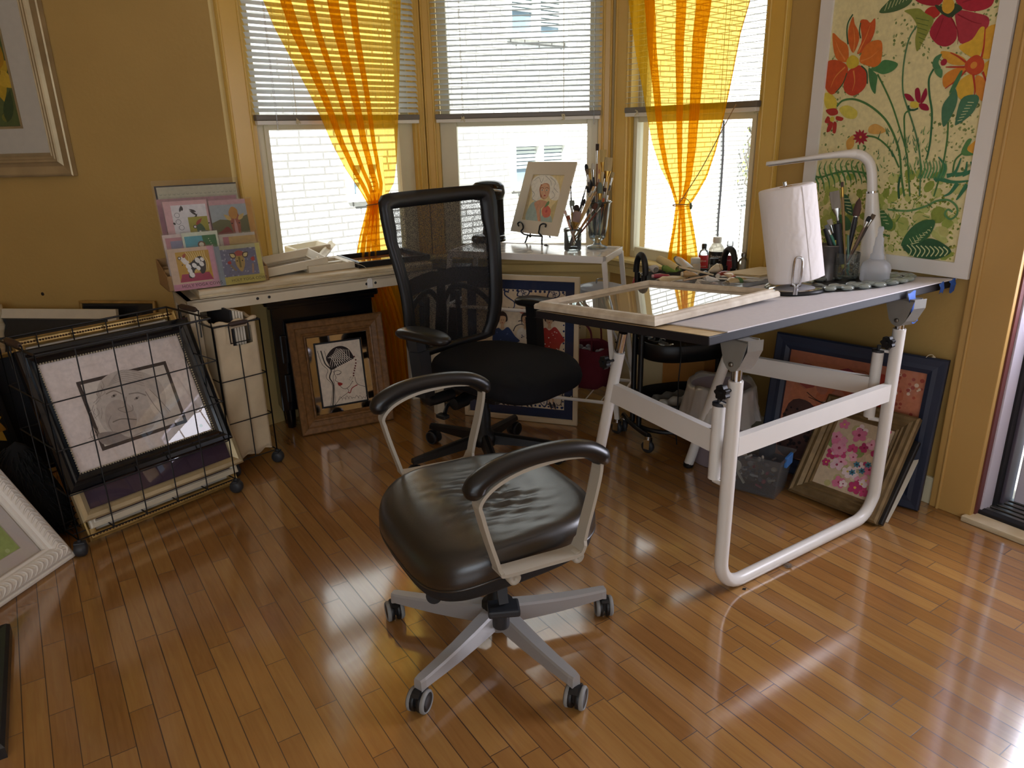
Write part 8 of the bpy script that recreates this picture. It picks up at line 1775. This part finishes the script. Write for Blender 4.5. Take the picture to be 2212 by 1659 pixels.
# pictures leaning on the right wall
def abstract(ar):
    w, h = ar.w, ar.h; r = random.Random(15); ar.poly([(0, 0), (w, 0), (w, h), (0, h)], '#C9805E')
    for k in range(46): ar.circ(r.uniform(.04, w - .04), r.uniform(.04, h - .04), r.uniform(.02, .07), r.choice(['#B85E44', '#D08A64', '#C2704E', '#A84E48', '#D9A27E', '#B4745E', '#9E4650']), r.uniform(.01, .05), 9, r.random() * 3)
    for k in range(60): ar.circ(w * r.uniform(.72, .98), h * r.uniform(.45, .97), r.uniform(.004, .009), r.choice(['#B85A40', '#E4CDB0', '#A84A3A']), n=7)
    ar.blob([(w * .68, h * .92), (w * .80, h * .86), (w * .82, h * .68), (w * .72, h * .60), (w * .62, h * .70)], '#B8452F')
    ar.blob([(w * .02, h * .05), (w * .30, h * .05), (w * .34, h * .35), (w * .22, h * .55), (w * .05, h * .5)], '#5A3E3A')
    for k in range(50): ar.circ(w * r.uniform(.03, .30), h * r.uniform(.06, .50), r.uniform(.004, .009), '#2A2024', n=7)
    for k in range(9): ar.circ(w * r.uniform(.12, .26), h * r.uniform(.74, .84), .010, '#4A2028', n=8)
    ar.blob([(w * .30, h * .55), (w * .38, h * .62), (w * .46, h * .5), (w * .40, h * .3), (w * .32, h * .36)], '#C9A48A')
    ar.blob([(w * .66, h * .46), (w * .74, h * .48), (w * .82, h * .44), (w * .90, h * .60), (w * .95, h * .58), (w * .90, h * .40), (w * .92, h * .24), (w * .80, h * .25), (w * .74, h * .38), (w * .66, h * .36)], '#DCC4AC'); ar.circ(w * .945, h * .585, .012, '#B86A50')
    ar.line([(w * .2, h * .6), (w * .35, h * .57), (w * .5, h * .6), (w * .62, h * .56)], .003, '#3A2420'); ar.line([(w * .18, h * .64), (w * .3, h * .58), (w * .46, h * .62)], .003, '#3A2420')
    for k in range(8): ar.line([(w * .5, h * (.62 + .04 * k)), (w * .58, h * (.64 + .04 * k)), (w * .66, h * (.62 + .035 * k))], .0025, '#A85A34')
NAVYP = [(0, 0), (0, .022), (.006, .027), (.030, .024), (.046, .026), (.062, .018), (.064, 0)]
M['navy'] = mat('dark_navy_frame', '#232B40', .5, var=.08, vs=8)
f = leanfr((1.0786, 2.9392, .001), (1.5439, 2.4908, .001), 7.5)
picture(f, .646, .585, NAVYP, M['navy'], 'wide navy framed orange abstract painting leaning on the right wall under the table', artfn=abstract, glass=True)
xw = D(140); back = V((-xw.y, xw.x, 0)); A = V((1.36, 2.42, .001)); 
def grayart(ar): ar.poly([(0, 0), (ar.w, 0), (ar.w, ar.h), (0, ar.h)], '#4A4A50')
xg = D(142); bg2 = V((-xg.y, xg.x, 0)); B0 = V((1.352, 2.378, .001))
f = leanfr(B0 - xg * .30, B0, 38)
picture(f, .30, .34, [(0, 0), (0, .016), (.004, .018), (.03, .018), (.03, 0)], M['black'], 'black frame tucked directly behind the gilt framed pink flowers', artfn=grayart, bg='#4A4A50')
B1_ = V((1.362, 2.388, .001)) + bg2 * .022; f = leanfr(B1_ - xg * .31, B1_, 41)
mb_ = MB(); rows = []
for j in range(9):
    v = .34 * j / 8; bow = -.010 * sin(pi * j / 8); rows.append([f.p(a, v, bow) for a in (0, .15, .31)])
mb_.grid(rows, smooth=True); rows2 = [[p - f.z * .003 for p in r_] for r_ in rows]; mb_.grid(rows2); tag(mb_.build('mat_sheet', M['matbd']), 'bowed white mat sheet sticking out behind the gilt framed pink flowers', 'mat board')
b = MB(); c = onp(1964, 1082, f.p(0, 0, -.02), f.z); 
def pinkfl(ar):
    w, h = ar.w, ar.h; r = random.Random(19); ar.poly([(0, 0), (w, 0), (w, h), (0, h)], '#CDB89A')
    for k in range(30): ar.circ(r.uniform(.01, w - .01), r.uniform(.01, h - .01), r.uniform(.008, .022), r.choice(['#B8B07A', '#8E9A5E', '#D8BFA0', '#C9A88E', '#DCC8B0']), n=8)
    for k in range(34):
        cx_, cy_ = w * r.uniform(.08, .92), h * r.uniform(.06, .95); R = r.uniform(.014, .028); c = r.choice(['#D87A9A', '#C94A7A', '#E8A8BA', '#E2C0C8', '#B83A6A', '#DB94AA', '#EAD4D4'])
        for q in range(5): t = q * 1.257 + r.random(); ar.circ(min(max(cx_ + R * .6 * cos(t), .012), w - .012), min(max(cy_ + R * .6 * sin(t), .012), h - .012), R * .55, c, R * .45, 8, t)
        ar.circ(cx_, cy_, R * .22, r.choice(['#8E2A4A', '#D8B85A', '#A83A5A']), n=7)
    for a, b_ in ((.62, .42), (.8, .46), (.6, .30), (.74, .36)): 
        for q in range(6): t = q * 1.047; ar.leaf((w * a, h * b_), (w * a + .014 * cos(t), h * b_ + .014 * sin(t)), .008, '#4A7E92')
        ar.circ(w * a, h * b_, .004, '#2A3A4A')
GPK = [(0, 0), (0, .024), (.008, .030), (.018, .026), (.030, .028), (.044, .018), (.050, .020), (.058, .012), (.066, .014), (.070, .008), (.070, 0)]
f = leanfr((1.1129, 2.6648, .001), (1.3334, 2.3815, .001), 33.5)
picture(f, .359, .425, GPK, mat('dark_worn_gilt', '#7A6442', .42, .35, .5, var=.25, vs=22, bump=.25, bs=60), 'worn gilt frame of pink and blue flowers leaning forward under the table', artfn=pinkfl, bg='#CDB89A', glass=False)
# little white ornament behind the navy frame, cable on the wall
P_ = onp(2016, 776, FWR.p(0, -.035, 0), FWR.y); of = Fr(P_ - Z * .03, V((1, 0, 0))); rt = thing('white_ornament', 'small white ornament with wire loop perched on the navy frame by the wall', 'ornament', of.o)
MB().lathe([(.0001, 0), (.018, 0), (.024, .008), (.022, .020), (.010, .028), (.006, .040), (.0001, .042)], of, 18).build('body', M['offwhite'], rt); MB().tube([of.p(-.012 + .018 * cos(t), 0, .026 + .022 * sin(t)) for t in [pi * k / 10 for k in range(11)]], .0014, 5).build('wire_loop', M['offwhite'], rt)
# dust, debris on the floor
P_ = at(1607, 1274, 0); m_ = MB(); m_.add([P_ + V((-.006, 0, .001)), P_ + V((.004, -.004, .001)), P_ + V((.008, .004, .004)), P_ + V((-.002, .007, .002))], [(0, 1, 2, 3)]); tag(m_.build('debris_chip', M['black'], fixn=False), 'tiny black chip on the floor in front of the table foot', 'debris')
P_ = at(1702, 1225, 0); m_ = MB(); r = random.Random(2)
for k in range(14): q = [P_ + V((r.uniform(-.015, .015), r.uniform(-.012, .012), .0015 + r.uniform(0, .008))) for _ in range(4)]; m_.tube(cr(q, 4), .0005, 4)
tag(m_.build('dust_bunny', mat('grey_lint', '#8A8076', .95)), 'wisp of grey lint on the floor beside the table foot bar', 'lint')
